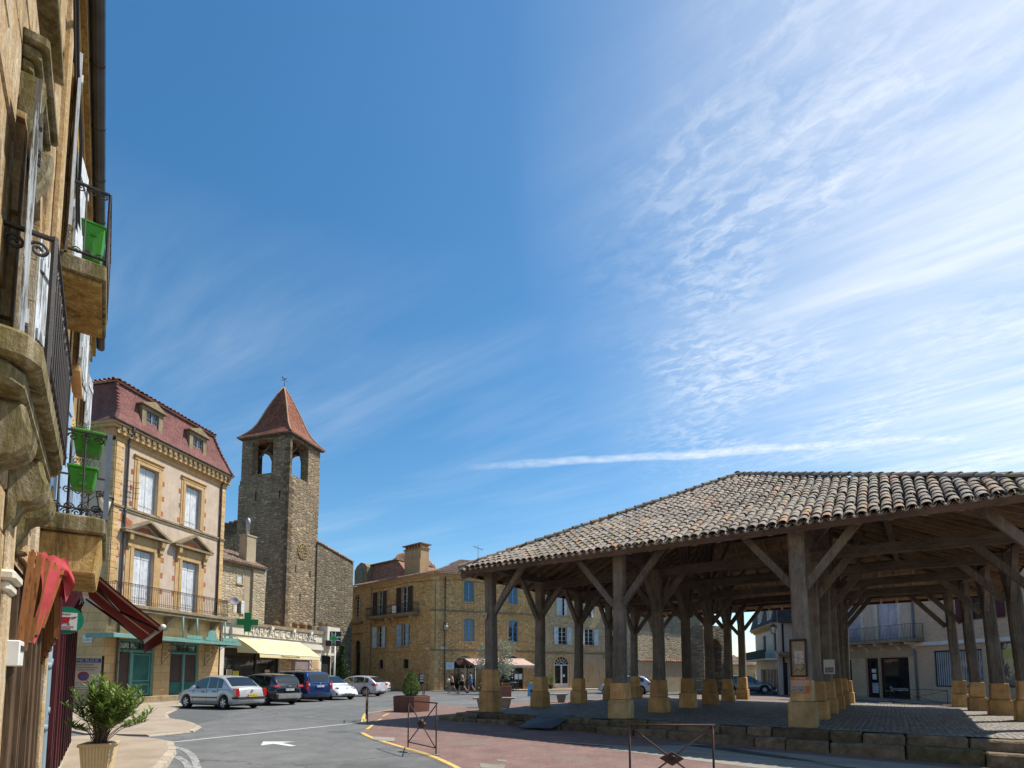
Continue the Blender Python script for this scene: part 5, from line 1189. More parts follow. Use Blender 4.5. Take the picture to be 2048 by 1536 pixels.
# ---------------------------------------------------------------- house with white shutters and arched door
wh = CF.thing('shuttered_house', 'pale stone house with white shutters, arched glazed door and small grey door', 'house'); upd(); X0, X1 = 10.72, 19.1
ops = [(13.33, 14.36, 4.68, 6.55, .14), (16.52, 17.68, 4.66, 6.45), (13.16, 14.40, 7.75, 9.6), (16.5, 17.64, 7.7, 9.5), (12.86, 14.64, -.2, 3.42, .88), (16.45, 17.0, .75, 2.42), (17.62, 18.32, -.2, 2.26)]
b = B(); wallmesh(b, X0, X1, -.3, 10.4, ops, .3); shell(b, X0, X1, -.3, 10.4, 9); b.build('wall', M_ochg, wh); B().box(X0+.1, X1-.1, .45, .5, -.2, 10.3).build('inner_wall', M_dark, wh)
slope(wh, (X0-.1, -.4, 10.42), (X1+.1, -.4, 10.42), (X0-.1, 4.5, 12.6), (X1+.1, 4.5, 12.6)); slope(wh, (X1+.1, 9.4, 10.42), (X0-.1, 9.4, 10.42), (X1+.1, 4.5, 12.6), (X0-.1, 4.5, 12.6))
b = cornice(B(), X0, X1, 3.72, [(.05, .08), (.10, .06)]); b.build('string_course', M_trimd, wh)
b = B().box(14.9, 19.0, -.01, 0, -.2, 3.7); b.build('render_patch', plain('tan_render', (.46, .36, .24), (.38, .29, .19), 1.2, .92, .4, 30, .1, streak=.2), wh)
for x0, x1, z0, z1, *rr in ops[:4]:
    surround(wh, x0, x1, z0, z1, .15, .03, M_trim, rr[0] if rr else 0)
for x0, x1, z0, z1, *rr in ops[:2]:
    window(wh, x0, x1, z0, z1, .14, M_whj, 2, 4, rr[0] if rr else 0); shutter(wh, x0, .54, z0, z1-.05, -.05, M_shgr, .1, -1); shutter(wh, x1, .54, z0, z1-.05, -.05, M_shgr, .1, 1)
    b = B(); railing(b, [(x0, -.06), (x1, -.06)], z0, z0+.30, .12, .01, .015, True); b.build('window_rail', M_iron, wh)
for x0, x1, z0, z1 in ((13.16, 14.40, 7.75, 9.6), (16.5, 17.64, 7.7, 9.5)): window(wh, x0, x1, z0, z1, .2, M_whj, 2, 4); w_ = (x1-x0)*.56; shutter(wh, x0, w_, z0, z1, .0, M_shgr, .0, 1); shutter(wh, x1, x1-x0-w_, z0, z1, .0, M_shw, .55, -1)
surround(wh, 12.86, 14.64, .0, 3.42, .24, .04, M_trim, .88, False)
b = B(); z = 2.54; b.box(12.86, 14.64, .12, .2, z-.05, z+.05); b.box(12.86, 12.98, .12, .2, .2, z-.05); b.box(14.52, 14.64, .12, .2, .2, z-.05); b.box(13.66, 13.84, .11, .2, .2, z-.05); b.box(12.98, 14.52, .12, .2, .2, .62)
c = (13.75, z)
for k in range(1, 7): a = pi*k/7; b.beam((c[0]+.28*cos(a), .16, c[1]+.28*sin(a)), (c[0]+.84*cos(a), .16, c[1]+.84*sin(a)), .035, .05, (0, 1, 0))
for rr in (.28, .58, .86): b.tube([(c[0]+rr*cos(pi*k/14), .16, c[1]+rr*sin(pi*k/14)) for k in range(15)], .02, 4, cap=False)
dr = b.build('arched_door', M_whj, wh); p = B(); p.poly([(12.86, .19, .2), (14.64, .19, .2)]+[(q[0], .19, q[1]) for q in archpts(12.86, 14.64, 2.54, .87)[::-1]]); p.build('pane', M_glass, dr, recalc=False)
B().box(13.9, 14.15, .10, .11, 1.3, 1.55).build('door_notice', M_white, dr)
window(wh, 16.45, 17.0, .75, 2.42, .12, M_whj, 1, 1); b = B(); b.box(17.62, 18.32, .1, .16, -.1, 1.95); b.box(17.68, 18.26, .085, .099, .1, .8); b.box(17.68, 18.26, .085, .099, .95, 1.85); sd = b.build('small_door', plain('grey_blue_door', (.42, .50, .50), (.36, .44, .45), 3, .6, .1), wh)
window(wh, 17.62, 18.32, 1.97, 2.26, .1, M_whj, 3, 1); surround(wh, 17.62, 18.32, 0, 2.26, .14, .03, M_trim, 0, False); surround(wh, 16.45, 17.0, .75, 2.42, .18, .04, M_trim)
for k, (w_, z_) in enumerate(((1.5, .32), (1.9, .16), (2.3, .0))): B().box(13.75-w_/1.6, 13.75+w_/1.6, -.35-.3*k, -.0-.001*k, -.15, z_+.1-.16).build('step', M_trim, wh, bevel=.015)
pipe(wh, [(X0+.05, -.08, 10.4), (X0+.05, -.08, 7), (X0+.05, -.08, 3.6), (X0+.05, -.08, 0)], .045)
text(wh, 'tourisme', .2, M_trimd, (13.9, -.02, 3.98), depth=.004)
# ---------------------------------------------------------------- lower house with striped awning
lo = CF.thing('low_house', 'lower cream house with narrow blue-grey windows and a striped shop awning', 'house'); upd(); X0, X1 = 19.12, 26.0
ops = [(20.0, 20.5, 4.02, 5.75), (22.0, 22.74, 4.04, 5.77), (22.0, 22.74, 7.2, 7.8), (19.9, 20.6, 7.1, 7.7), (20.2, 21.4, 0, 2.2), (22.2, 24.4, 0, 2.3)]
b = B(); wallmesh(b, X0, X1, -.3, 8.3, ops, .3); shell(b, X0, X1, -.3, 8.3, 8); b.build('wall', rubble('cream_patched_wall', [(.44, .37, .25), (.54, .46, .32), (.48, .40, .28)], (.50, .42, .30), (3, 3, 5.5), .4, .10, .35, patch=(.56, .48, .34)), lo); B().box(X0+.1, X1-.1, .42, .5, -.2, 8.2).build('inner_wall', M_dark, lo)
for o in ops[:4]: window(lo, *o, .1, plain('slate_blue_joinery', (.10, .14, .24), None, 3, .6, .1), 2, 3); surround(lo, *o, .13, .03, M_trim)
slope(lo, (X0, -.4, 8.3), (X1, -.4, 8.3), (X0, 4, 10.2), (X1, 4, 10.2)); b = cornice(B(), X0-.1, X1, 3.30, [(.08, .08), (.30, .05)]); b.build('string_course', M_trimd, lo); window(lo, 22.2, 24.4, .2, 2.3, .1, M_shbr, 3, 1); B().box(20.2, 21.4, .1, .15, 0, 2.2).build('door', M_mar, lo)
sa = CF.thing('awning', 'small black and white striped awning over a shop in the low house', 'awning', x=21.8, y=0, z=0); b = B(); b2 = B()
for k in range(14): (b if k % 2 else b2).hexa([(k*.14, -.03, 2.75), (k*.14+.14, -.03, 2.75), (k*.14+.14, -.9, 2.42), (k*.14, -.9, 2.42)], [(k*.14, -.03, 2.77), (k*.14+.14, -.03, 2.77), (k*.14+.14, -.9, 2.44), (k*.14, -.9, 2.44)]); (b if k % 2 else b2).box(k*.14, k*.14+.14, -.91, -.9, 2.25, 2.44)
b.build('dark_stripes', plain('black_canvas', (.03, .03, .035), None, 3, .9, .1), sa, kind='stuff'); b2.build('white_stripes', M_white, sa, kind='stuff')
text(lo, 'BOULANGERIE', .26, M_trimd, (23.0, -.03, 2.98), depth=.01)
# ---------------------------------------------------------------- blank walled house, gate tower, far cottage
WG = Fr((10.691, 47), (18.433, 52.42)); wg = WG.thing('walled_house', 'grey rubble house with a low door and tile drip course beside the gate tower', 'house'); upd()
b = B(); wallmesh(b, -.1, WG.L+.1, -.4, 7.6, [(1.5, 1.95, .3, 2.2), (4.0, 4.65, -.3, 2.2), (7.2, 8.0, -.3, 2.1)], .3); shell(b, -.1, WG.L+.1, -.4, 7.6, 1.2); b.build('wall', M_greyst, wg)
for o in ((1.5, 1.95, .3, 2.2), (4.0, 4.65, -.3, 2.2), (7.2, 8.0, -.3, 2.1)): B().box(o[0], o[1], .15, .2, o[2], o[3]).build('door', M_shbr, wg)
b = B(); b.box(-.1, WG.L, -.03, 0, -.3, 2.66); b.build('lower_render', plain('buff_render', (0, 0, 0)), wg)
for k in range(32): x = .2+k*.28; B().tube([(x, -.26, 2.70), (x, .0, 2.80)], .09, 6).build('tile', M_tile3 if k % 3 else M_tile2, wg)
slope(wg, (-.6, -.4, 7.6), (WG.L+.2, -.4, 7.6), (-.6, 1.2, 8.2), (WG.L+.2, 1.2, 8.2))
for x, z in ((3.9, 4.75), (6.0, 3.95), (8.2, 3.9)): B().box(x, x+.45, -.02, 0, z, z+.25).build('stone', M_kerb, wg)
GT = Fr(plan(1410, 43), (18.075, 45.12)); gt = GT.thing('gate_tower', 'dark medieval gate tower with a tall pointed archway at the back of the square', 'gate tower'); upd()
b = B(); wallmesh(b, -.1, GT.L, -.4, 5.45, [(.35, 2.2, -.4, 4.4, .75)], 1.1); b.poly([(GT.L, 0, -.4), (GT.L, 1.2, -.4), (GT.L, 1.2, 5.45), (GT.L, 0, 5.45)]); b.poly([(-.1, 0, 5.45), (GT.L, 0, 5.45), (GT.L, 1.2, 5.45), (-.1, 1.2, 5.45)]); b.poly([(-.1, 0, -.4), (-.1, 0, 5.45), (-.1, 1.2, 5.45), (-.1, 1.2, -.4)]); b.build('wall', M_towd, gt, recalc=False)
B().box(.2, 2.4, 1.1, 1.15, -.4, 4.6).build('gate_leaf', M_shbr, gt)
pts = archpts(.35, 2.2, 3.65, .75, 9); po = archpts(.15, 2.4, 3.65, .98, 9)
for k in range(9): B().hexa([(pts[k][0], -.04, pts[k][1]), (pts[k+1][0]-.01, -.04, pts[k+1][1]), (po[k+1][0]-.01, -.04, po[k+1][1]), (po[k][0], -.04, po[k][1])], [(pts[k][0], 0, pts[k][1]), (pts[k+1][0]-.01, 0, pts[k+1][1]), (po[k+1][0]-.01, 0, po[k+1][1]), (po[k][0], 0, po[k][1])]).build('arch_stone', M_step, gt)
TH = Fr(plan(1455, 60), plan(1512, 62.6)); th = TH.thing('cottage', 'small distant cottage with a low orange tiled roof beyond the gate tower', 'house'); upd()
b = B(); b.box(-.5, TH.L, 0, 6, -1.5, 2.6); b.build('wall', M_ochL, th); slope(th, (-.8, -.35, 2.55), (TH.L+.35, -.35, 2.55), (-.8, 3, 4.2), (TH.L-2.6, 3, 4.2), mat=M_tile2); slope(th, (TH.L+.35, -.35, 2.55), (TH.L+.35, 6.3, 2.55), (TH.L-2.6, 3, 4.2), (TH.L-2.6, 3.2, 4.2), mat=M_tile2)
B().box(2.6, 3.1, 2.2, 2.8, 3.2, 5.2).build('chimney', M_trimd, th)
# ---------------------------------------------------------------- right-hand houses behind the hall
R1 = Fr((25.755, 46.133), (27.195, 37.0)); r1 = R1.thing('balcony_house', 'pale rendered house with lilac shutters and long dark balcony over a brown shop', 'house'); upd()
ops = [(1.95, 3.1, 3.98, 7.0), (6.0-.0, 7.3, 3.98, 7.0)]; ops = [(3.0, 4.6, 3.98, 6.9), (6.2, 7.95, 3.98, 6.9)]
sh_ = [(2.3, 3.5, -.2, 2.72), (4.84, 6.05, -.2, 2.76), (6.1, 8.6, -.15, 2.76)]
b = B(); b.k = 0; wallmesh(b, -.2, R1.L, 2.95, 9.3, ops, .3); b.k = 1; wallmesh(b, -.2, R1.L, -.5, 2.95, sh_, .3); b.k = 0; shell(b, -.2, R1.L, -.5, 9.3, 9); b.build('wall', [M_pale, ashlar('tan_ashlar', [(.46, .35, .22), (.56, .44, .29), (.50, .39, .25)], (.42, .32, .2), .55, .28)], r1)
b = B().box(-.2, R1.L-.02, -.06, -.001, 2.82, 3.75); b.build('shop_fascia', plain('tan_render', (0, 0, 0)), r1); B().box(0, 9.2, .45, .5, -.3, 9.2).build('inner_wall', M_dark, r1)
M_lil = wood('lilac_shutter', (.50, .46, .52), (.42, .39, .45), 'z', .7, 1, .2, .06)
for x0, x1, z0, z1 in ops:
    w_ = (x1-x0)/2; shutter(r1, x0+.02, w_-.03, z0, z1, .12, M_lil, 0, 1, n=4); shutter(r1, x1-.02, w_-.03, z0, z1, .12, M_lil, 0, -1, n=4); surround(r1, x0, x1, z0, z1, .22, .03, M_cream, 0, False)
b = B(); b.box(1.5, 9.9, -1.0, -.001, 3.76, 3.95); b.build('balcony', M_trimd, r1)
for x in (2.0, 3.8, 5.2, 6.6, 8.0, 9.2): B().prism([(-.001, 3.76), (-.8, 3.76), (-.7, 3.6), (-.3, 3.5), (-.001, 3.2)], x-.12, x+.12, 'yz').build('corbel', M_cream, r1)
b = B(); railing(b, [(1.6, -.95), (9.85, -.95), (9.85, -.02)], 3.95, 4.95, .115, .011, .02, False); b.box(1.6, 9.85, -.955, -.945, 4.0, 4.02); b.build('railing', M_iron, r1)
nt_ = R1.thing('paper_notice', 'white paper notice tied to the dark balcony railing behind the hall', 'notice', x=4.1, y=-1.0, z=4.55); b = B().box(-.35, .35, -.012, 0, -.28, .20); b.build('sheet', M_white, nt_); text(nt_, 'A VENDRE', .12, M_iron, (0, -.016, 0), depth=.002)
window(r1, 2.3, 3.5, -.2, 2.72, .2, M_mar, 1, 1, fw=.14); window(r1, 4.84, 6.05, -.2, 2.76, .2, M_mar, 1, 1, fw=.16); window(r1, 6.1, 8.6, -.15, 2.76, .2, M_mar, 1, 1, fw=.10)
for x, z, w_, h_ in ((5.2, 1.7, .4, .28), (5.25, 1.2, .35, .4), (5.2, .2, .55, .75)): B().box(x, x+w_, .205, .215, z, z+h_).build('window_notice', M_white if z > 1 else plain('blue_grey_poster', (.25, .32, .36), (.6, .62, .6), 4, .6, .05), r1)
text(r1, 'Brocante', .42, M_white, (7.5, .205, .55), depth=.003)
b = B().box(-.1, R1.L, -1.4, -.001, -.5, -.12); b.build('step', M_conc, r1)
pipe(r1, [(9.2, -.1, 9.2), (9.2, -.1, 6), (9.2, -.1, 3), (9.25, -.1, -.3)], .06, M_lead)
slope(r1, (-.3, -.5, 9.3), (R1.L+.1, -.5, 9.3), (-.3, 4.5, 11.4), (R1.L+.1, 4.5, 11.4))
R2 = Fr((27.197, 36.98), (28.9, 26.2)); r2 = R2.thing('brick_shop_house', 'pale brick house with wide curtained shop window and maroon shutters behind hall', 'house'); upd(); L2 = R2.L
ops = [(1.25, 4.4, .78, 3.10), (5.38, 6.45, .84, 3.40), (3.78, 5.2, 4.83, 6.35), (8.2, 9.5, 4.83, 6.35), (7.4, 10.0, .5, 3.2)]
M_pbr = ashlar('pale_brick', [(.46, .32, .21), (.60, .44, .30), (.52, .37, .25), (.64, .50, .37)], (.50, .38, .27), .30, .11, .012, .5, .15)
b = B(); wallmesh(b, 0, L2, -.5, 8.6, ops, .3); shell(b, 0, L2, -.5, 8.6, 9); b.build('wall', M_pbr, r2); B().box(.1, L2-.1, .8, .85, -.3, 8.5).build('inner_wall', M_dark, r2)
b = B(); b.box(0, L2, -.16, 0, 3.46, 3.54); b.box(0, L2, -.10, 0, 3.54, 3.70); b.build('shop_band', M_white, r2)
for o in (ops[0], ops[1], ops[4]): window(r2, *o[:4], .08, M_iron, 1, 1, gm=glass('clear_shop_glass', (.06, .07, .075), .03))
b = B(); N = 40
for k in range(N): x = 1.35+k*2.95/N; b.poly([(x, .118+(.02 if k % 2 else 0), .85), (x+2.95/N, .118+(0 if k % 2 else .02), .85), (x+2.95/N, .118+(0 if k % 2 else .02), 3.0), (x, .118+(.02 if k % 2 else 0), 3.0)])
b2_ = b.build('net_curtain', plain('net_curtain', (.42, .44, .46), (.30, .32, .34), 1.2, .7, .1), r2, recalc=False); b2_.location.y = -.02
for o in ops[2:4]: window(r2, *o[:4], .15, M_lead, 2, 3); shutter(r2, o[1]+.0, .75, o[2], o[3], -.05, M_mar, .1, 1); shutter(r2, o[0], .75, o[2], o[3], -.05, M_mar, .1, -1)
b = B().box(5.5, 6.3, .09, .10, 2.5, 3.0); b.build('window_poster', plain('yellow_poster', (.55, .50, .12), (.4, .38, .1), 3, .6, .05), r2)
slope(r2, (-.2, -.5, 8.6), (L2+.2, -.5, 8.6), (-.2, 4.5, 10.8), (L2+.2, 4.5, 10.8)); B().box(-.1, L2, -1.5, -.001, -.5, -.14).build('step', M_conc, r2)
R0F = Fr((21.536, 44.5), (25.755, 46.133)); L0F = Fr(plan(1513, 53), (21.536, 44.5))
rc = R0F.thing('mansard_corner_house', 'tall pale corner house with dark slate mansard and green draped balcony', 'house'); upd(); T0 = rel(rc, L0F)
b = B(); wallmesh(b, 0, 4.6, -.5, 9.3, [(2.55, 3.2, 4.2, 5.9), (.55, 1.15, -.3, 2.6), (2.35, 3.2, -.2, 2.5)], .25); b.build('wall', M_salmon, rc)
window(rc, 2.55, 3.2, 4.2, 5.9, .05, M_white, 1, 1); window(rc, .55, 1.15, -.3, 2.6, .12, M_white, 1, 1); window(rc, 2.35, 3.2, -.2, 2.5, .12, M_shbr, 1, 1)
b = B(); wallmesh(b, 0, 8.72, -.6, 5.75, [(3.3, 4.5, 3.55, 5.0), (7.2, 8.25, 3.5, 4.9), (2.0, 8.3, -.6, 2.05)], .3); put(b, 'wall', M_cream, rc, T0); b = B().box(.1, 8.6, .4, .5, -.5, 5.7); put(b, 'inner_wall', M_dark, rc, T0)
for o in ((3.3, 4.5, 3.55, 5.0), (7.2, 8.25, 3.5, 4.9)): b = B().box(*o[:2], .1, .14, *o[2:]); put(b, 'shutter', M_shbr, rc, T0)
window(rc, 2.0, 8.3, -.5, 2.05, .15, M_whj, 6, 1, T=T0, name='shop_window')
b = cornice(B(), -.2, 8.7, 5.35, [(.12, .15), (.30, .14), (.42, .12)]); put(b, 'cornice', M_trim, rc, T0)
M_sl = tilemat('dark_slate', [(.05, .05, .055), (.07, .07, .075), (.04, .04, .045)], rows=(.16, .22))
b = B(); b.hexa([(-.4, -.4, 5.77), (8.7, -.4, 5.77), (8.7, 4, 5.77), (-.4, 4, 5.77)], [(.8, .5, 9.3), (8.7, .5, 9.3), (8.7, 4, 9.3), (.8, 4, 9.3)]); put(b, 'mansard_roof', M_sl, rc, T0)
for x in (2.9, 6.6): b = B(); b.box(x, x+1.4, -.3, .7, 6.0, 8.2); d_ = put(b, 'dormer', M_cream, rc, T0); window(rc, x+.3, x+1.1, 6.1, 7.9, -.36, M_whj, 2, 3, T=T0)
b = B(); b.box(-1.0, 8.4, -.9, 0, 2.75, 2.9); sl_ = put(b, 'balcony', M_cream, rc, T0); b = B(); b.box(-1.0, 8.4, -.95, -.92, 2.9, 3.62); b.box(-1.05, -1.0, -.9, 0, 2.9, 3.62); put(b, 'balcony_drape', plain('dark_green_canvas', (.01, .05, .035), (.02, .03, .025), 3, .9, .3), rc, T0)
b = B().prism([(-.1, 2.05), (4.6, 2.05), (4.6, 2.1), (-.1, 2.1)], -.01, 0); slope(rc, (-.3, -.7, 3.02), (4.5, -.7, 3.02), (-.3, 0, 3.3), (4.5, 0, 3.3), mat=M_tile3, name='tile_hood')
slope(rc, (.6, -.2, 9.3), (4.6, -.2, 9.3), (.6, 3, 10.4), (4.6, 3, 10.4))
# backs and fillers so that streets read as closed: pavement on the far sides
sheet('pavement', [CF.w(x, y)[:2] for x, y in ((-.5, 0), (-.3, -1.0), (8, -3.2), (26, -3.0), (26, 0))], -.02, M_side, kind='structure', thick=.11)
sheet('pavement', [R1.w(-5, -.2)[:2], R1.w(-3, -2.2)[:2], R1.w(R1.L, -2.2)[:2], R2.w(L2, -2.2)[:2], R2.w(L2, 0)[:2], R1.w(R1.L, 0)[:2]], -.02, M_side, kind='structure', thick=.10)
# ---------------------------------------------------------------- near row on the left
AFr = Fr(tuple((AN*-.65)[:2]), tuple((AN*-.65+AX*10)[:2]))
def near_wall(name, c1, c2, c3, dark):
    m, t, b = newmat(name); P = coords(t); s = t.add('ShaderNodeSeparateXYZ'); t.l.new(P, s.inputs[0])
    n1 = t.noise(P, 1.1, 6, .7); n2 = t.noise(t.mapping(P, (5, 5, .9)), 1.3, 7, .75, .5); n3 = t.noise(P, 26, 5, .75)
    c = t.mix(t.ramp(n1, [(.35, 0), (.65, 1)]), c1, c2); c = t.mix(t.ramp(n2, [(.42, 0), (.52, .75), (.62, 1)]), c, c3)
    c = t.mix(t.math('MULTIPLY', t.ramp(t.noise(t.mapping(P, (3, 3, .5), loc=(4, 2, 0)), 1.2, 7, .75), [(.54, 0), (.66, 1)]), .8), c, dark)
    c = t.mix(.45, c, t.ramp(n3, [(.25, .1), (.75, .95)]), 'OVERLAY')
    t.l.new(c, b.inputs['Base Color']); b.inputs['Roughness'].default_value = .95; b.inputs['Specular IOR Level'].default_value = .1
    bump(t, b, t.math('ADD', n2, t.math('MULTIPLY', n3, .4)), 1.0, .035); return m
M_nw = near_wall('weathered_limestone', (.54, .42, .27), (.60, .50, .36), (.44, .29, .13), (.12, .10, .07))
M_nw2 = near_wall('stained_ochre_wall', (.34, .23, .11), (.42, .30, .14), (.25, .17, .08), (.08, .06, .035))
M_ball = near_wall('lichened_balcony_stone', (.26, .22, .14), (.36, .30, .19), (.16, .13, .05), (.04, .035, .02))
M_undr = near_wall('yellow_soffit_stone', (.50, .34, .13), (.58, .42, .18), (.36, .22, .07), (.09, .06, .03))
nh = AFr.thing('near_house', 'weathered limestone house nearest the viewer with peeling shutters and a corbelled balcony', 'house'); upd()
ops = [(4.82, 5.72, 3.5, 5.60, .28), (4.7, 5.85, 6.9, 8.7), (2.6, 3.6, 3.5, 5.6)]
# big wall blocks, each its own stone
b = B(); wallmesh(b, -5, 7.3, 2.55, 9.62, ops, .32, .02); shell(b, -5, 7.3, -.2, 9.62, 8, .02); b.build('wall', M_nw, nh)
z = 2.62; r_ = 0
while z < 9.55:
    h = R(.30, .42); h = min(h, 9.58-z); x = 3.9+R(-.4, 0)
    while x < 7.28:
        L = R(.45, .95); e = min(x+L, 7.28)
        if not any(o[0]-.04 < e and x < o[1]+.04 and o[2]-.04 < z+h and z < o[3]+.04 for o in ops): B().box(x+.006, e-.006, -R(.0, .022), .019, z+.006, z+h-.006).build('stone', M_nw, nh, bevel=.012)
        else:
            for xa, xb in ((x, min([o[0] for o in ops if o[0] < e and x < o[1] and o[2] < z+h and z < o[3]]+[e])), (max([o[1] for o in ops if o[0] < e and x < o[1] and o[2] < z+h and z < o[3]]+[x]), e)):
                if xb-xa > .12 and xb-xa < L-.02: B().box(xa+.006, xb-.006, -R(.0, .022), .019, z+.006, z+h-.006).build('stone', M_nw, nh, bevel=.012)
        x = e
    z += h
for x in (6.05, 6.95): B().box(x, x+.20, -.075, .0, 2.6, 9.4).build('pilaster', M_nw, nh, bevel=.02)
surround(nh, 4.82, 5.72, 3.5, 5.6, .15, .055, M_nw, .28, False); surround(nh, 4.7, 5.85, 6.9, 8.7, .16, .05, M_ball)
b = B(); b.box(4.65, 5.55, -.15, -.001, 5.86, 5.95); b.box(4.68, 5.52, -.11, -.001, 5.77, 5.859); b.box(4.70, 5.50, -.07, -.001, 5.68, 5.769); b.build('hood_mould', M_ball, nh, bevel=.018)
for x in (4.76, 5.44): B().prism([(-.001, 5.66), (-.14, 5.66), (-.12, 5.5), (-.05, 5.3), (-.001, 5.25)], x-.07, x+.07, 'yz').build('console', M_ball, nh, bevel=.012)
window(nh, 4.82, 5.72, 3.5, 5.60, .22, M_lead, 2, 4, .28); window(nh, 4.7, 5.85, 6.9, 8.7, .22, M_whj, 2, 4)
shutter(nh, 4.80, .45, 3.55, 5.36, -.10, M_shpeel, .10, -1, n=4); shutter(nh, 5.74, .45, 3.55, 5.20, -.05, M_shpeel, .25, 1, n=4, bars=3)
shutter(nh, 4.68, .5, 6.95, 8.6, -.09, M_shpeel, .1, -1, n=4)
# corbelled balcony
b = B(); pts = [(3.9, -.001), (3.94, -.22), (4.05, -.28), (6.0, -.28), (6.2, -.25), (6.28, -.15), (6.3, -.001)]
for z0, z1, o in ((3.33, 3.50, 0), (3.20, 3.329, .07)): b.prism([(x+(.5*o if x < 5 else -.5*o), min(-.001, y+o)) for x, y in pts], z0, z1, 'xy')
b.build('balcony', M_ball, nh, bevel=.025)
for x in (4.35, 5.45, 6.0):
    b = B(); b.smooth = True; n = 10; pr_ = [(-.001, 3.1), (-.22, 3.1)]+[(-.17+.0+.10*sin(a), 3.0-.10*cos(a)+.0) for a in ()]
    pr_ = [(-.001, 3.20), (-.20, 3.20), (-.22, 3.10), (-.25, 3.03), (-.24, 2.93), (-.18, 2.86), (-.10, 2.84), (-.07, 2.74), (-.001, 2.62)]
    b.smooth = False; b.prism(pr_, x-.13, x+.13, 'yz').build('corbel', M_ball, nh, bevel=.025)
b = B(); railing(b, [(4.46, -.0), (4.46, -.265), (6.43, -.265), (6.43, -.0)], 3.52, 4.40, .15, .006, .018, False)
for a in ((4.46, -.07), (4.46, -.19)): scroll(b, (a[0], a[1], 4.30), .055, (0, 1, 0), turns=1.5, w=.010, steps=18, n=5); scroll(b, (a[0], a[1], 3.60), .035, (0, -1, 0), turns=1.3, w=.008, steps=14)
b.tube([(4.46, -.265, 3.5), (4.46, -.265, 4.42)], .018, 4)
for k in range(11): scroll(b, (4.62+.175*k, -.265, 4.31), .05, turns=1.4, w=.008, steps=12, n=4, d=1 if k % 2 else -1); scroll(b, (4.62+.175*k, -.265, 3.62), .035, turns=1.2, w=.007, steps=10, n=4)
b.build('railing', M_iron, nh)
# street level: ribbed brown shopfront
b = B(); x = 5.75
while x < 8.6:
    w_ = R(.05, .13); d_ = random.choice((.0, .03, .05, .02)); b.box(x, x+w_-.004, -.03-d_, .02, -.1, 2.30); x += w_
b.build('ribbed_shopfront', wood('brown_ribbed_boards', (.12, .075, .042), (.075, .048, .030), 'z', .55, 1, .4, .12), nh, kind='stuff')
B().box(5.75, 8.7, -.04, .02, 2.30, 2.42).build('fascia', M_shbr, nh, bevel=.01); B().box(3.0, 5.36, -.02, .019, -.1, 2.6).build('jamb', M_nw, nh)
B().box(5.37, 5.74, -.045, .0, .0, 3.05).build('pilaster', M_nw, nh, bevel=.02); b = B(); b.box(5.34, 5.78, -.10, .0, 2.28, 2.36); b.box(5.36, 5.76, -.07, .0, 2.20, 2.279); b.build('pilaster_capital', M_cream, nh, bevel=.02)
B().box(8.55, 8.75, -.10, .02, -.1, 3.1).build('pilaster', M_nw, nh, bevel=.02)
mb = AFr.thing('meter_box', 'white meter box fixed low on the brown shopfront behind the folded awning', 'box', x=5.75, y=-.07, z=1.66); B().box(-.08, .18, -.05, .05, 0, .20).build('case', M_white, mb, bevel=.008); B().box(-.05, .15, -.058, -.051, .12, .16).build('cover', M_gut, mb)
dp = pipe(nh, [(8.92, -.08, 4.9), (8.92, -.08, 2.0), (8.92, -.08, 1.75), (8.92, -.08, 1.15), (8.92, -.08, .4), (8.88, -.02, .1)], .045, plain('pale_blue_pipe', (.24, .33, .38), (.20, .28, .33), 3, .5, .1))
pipe(nh, [(8.78, -.09, 2.2), (8.78, -.09, 1.7), (8.78, -.09, .95), (8.74, -.02, .6)], .035, MATS['pale_blue_pipe'])
# ---- the second house of the row
bh = AFr.thing('ochre_row_house', 'stained ochre row house with two iron balconies above maroon shopfronts', 'house'); upd()
ops = [(7.95, 8.95, 6.52, 8.6), (7.6, 8.6, 3.25, 5.3), (11.0, 12.0, 3.35, 5.3), (11.2, 12.1, 6.6, 8.2), (14.0, 14.9, 3.35, 5.3), (14.0, 14.9, 6.6, 8.2)]
b = B(); wallmesh(b, 7.3, 16.6, -.2, 9.62, ops, .28, .03); shell(b, 7.3, 16.6, -.2, 9.62, 8, .03); b.build('wall', M_nw2, bh)
b = B(); b.box(9.6, 16.58, .0, .029, 3.15, 6.3); b.build('orange_render', plain('orange_render', (.60, .38, .18), (.50, .32, .15), 1.0, .9, .3), bh)
for k, o in enumerate(ops):
    window(bh, *o, .15, M_whj if k in (0,) else M_lead, 2, 4); surround(bh, *o, .13, .04, M_undr if k < 2 else M_trim, 0, k > 1)
    mt = M_shw if k == 0 else (M_shbl if k in (1, 2, 4) else M_shpeel)
    w_ = (o[1]-o[0])/2; shutter(bh, o[0], w_, o[2], o[3], -.06, mt, .12, -1, n=4); shutter(bh, o[1], w_, o[2], o[3], -.06, mt, .15, 1, n=4)
# upper balcony
b = B(); b.box(7.94, 9.34, -.45, .02, 6.30, 6.50); b.build('balcony', M_ball, bh, bevel=.015); B().box(8.0, 9.28, -.41, .02, 6.25, 6.299).build('balcony_soffit', M_undr, bh)
b = B(); railing(b, [(7.96, .0), (7.96, -.44), (9.32, -.44), (9.32, .0)], 6.5, 7.42, .19, .009, .020, False)
for yy in (-.05, -.16, -.27, -.38):
    for zz in (7.36, 6.58): scroll(b, (7.96, yy, zz), .045, (0, 1, 0), turns=1.4, w=.008, steps=14)
b.build('railing', M_iron, bh)
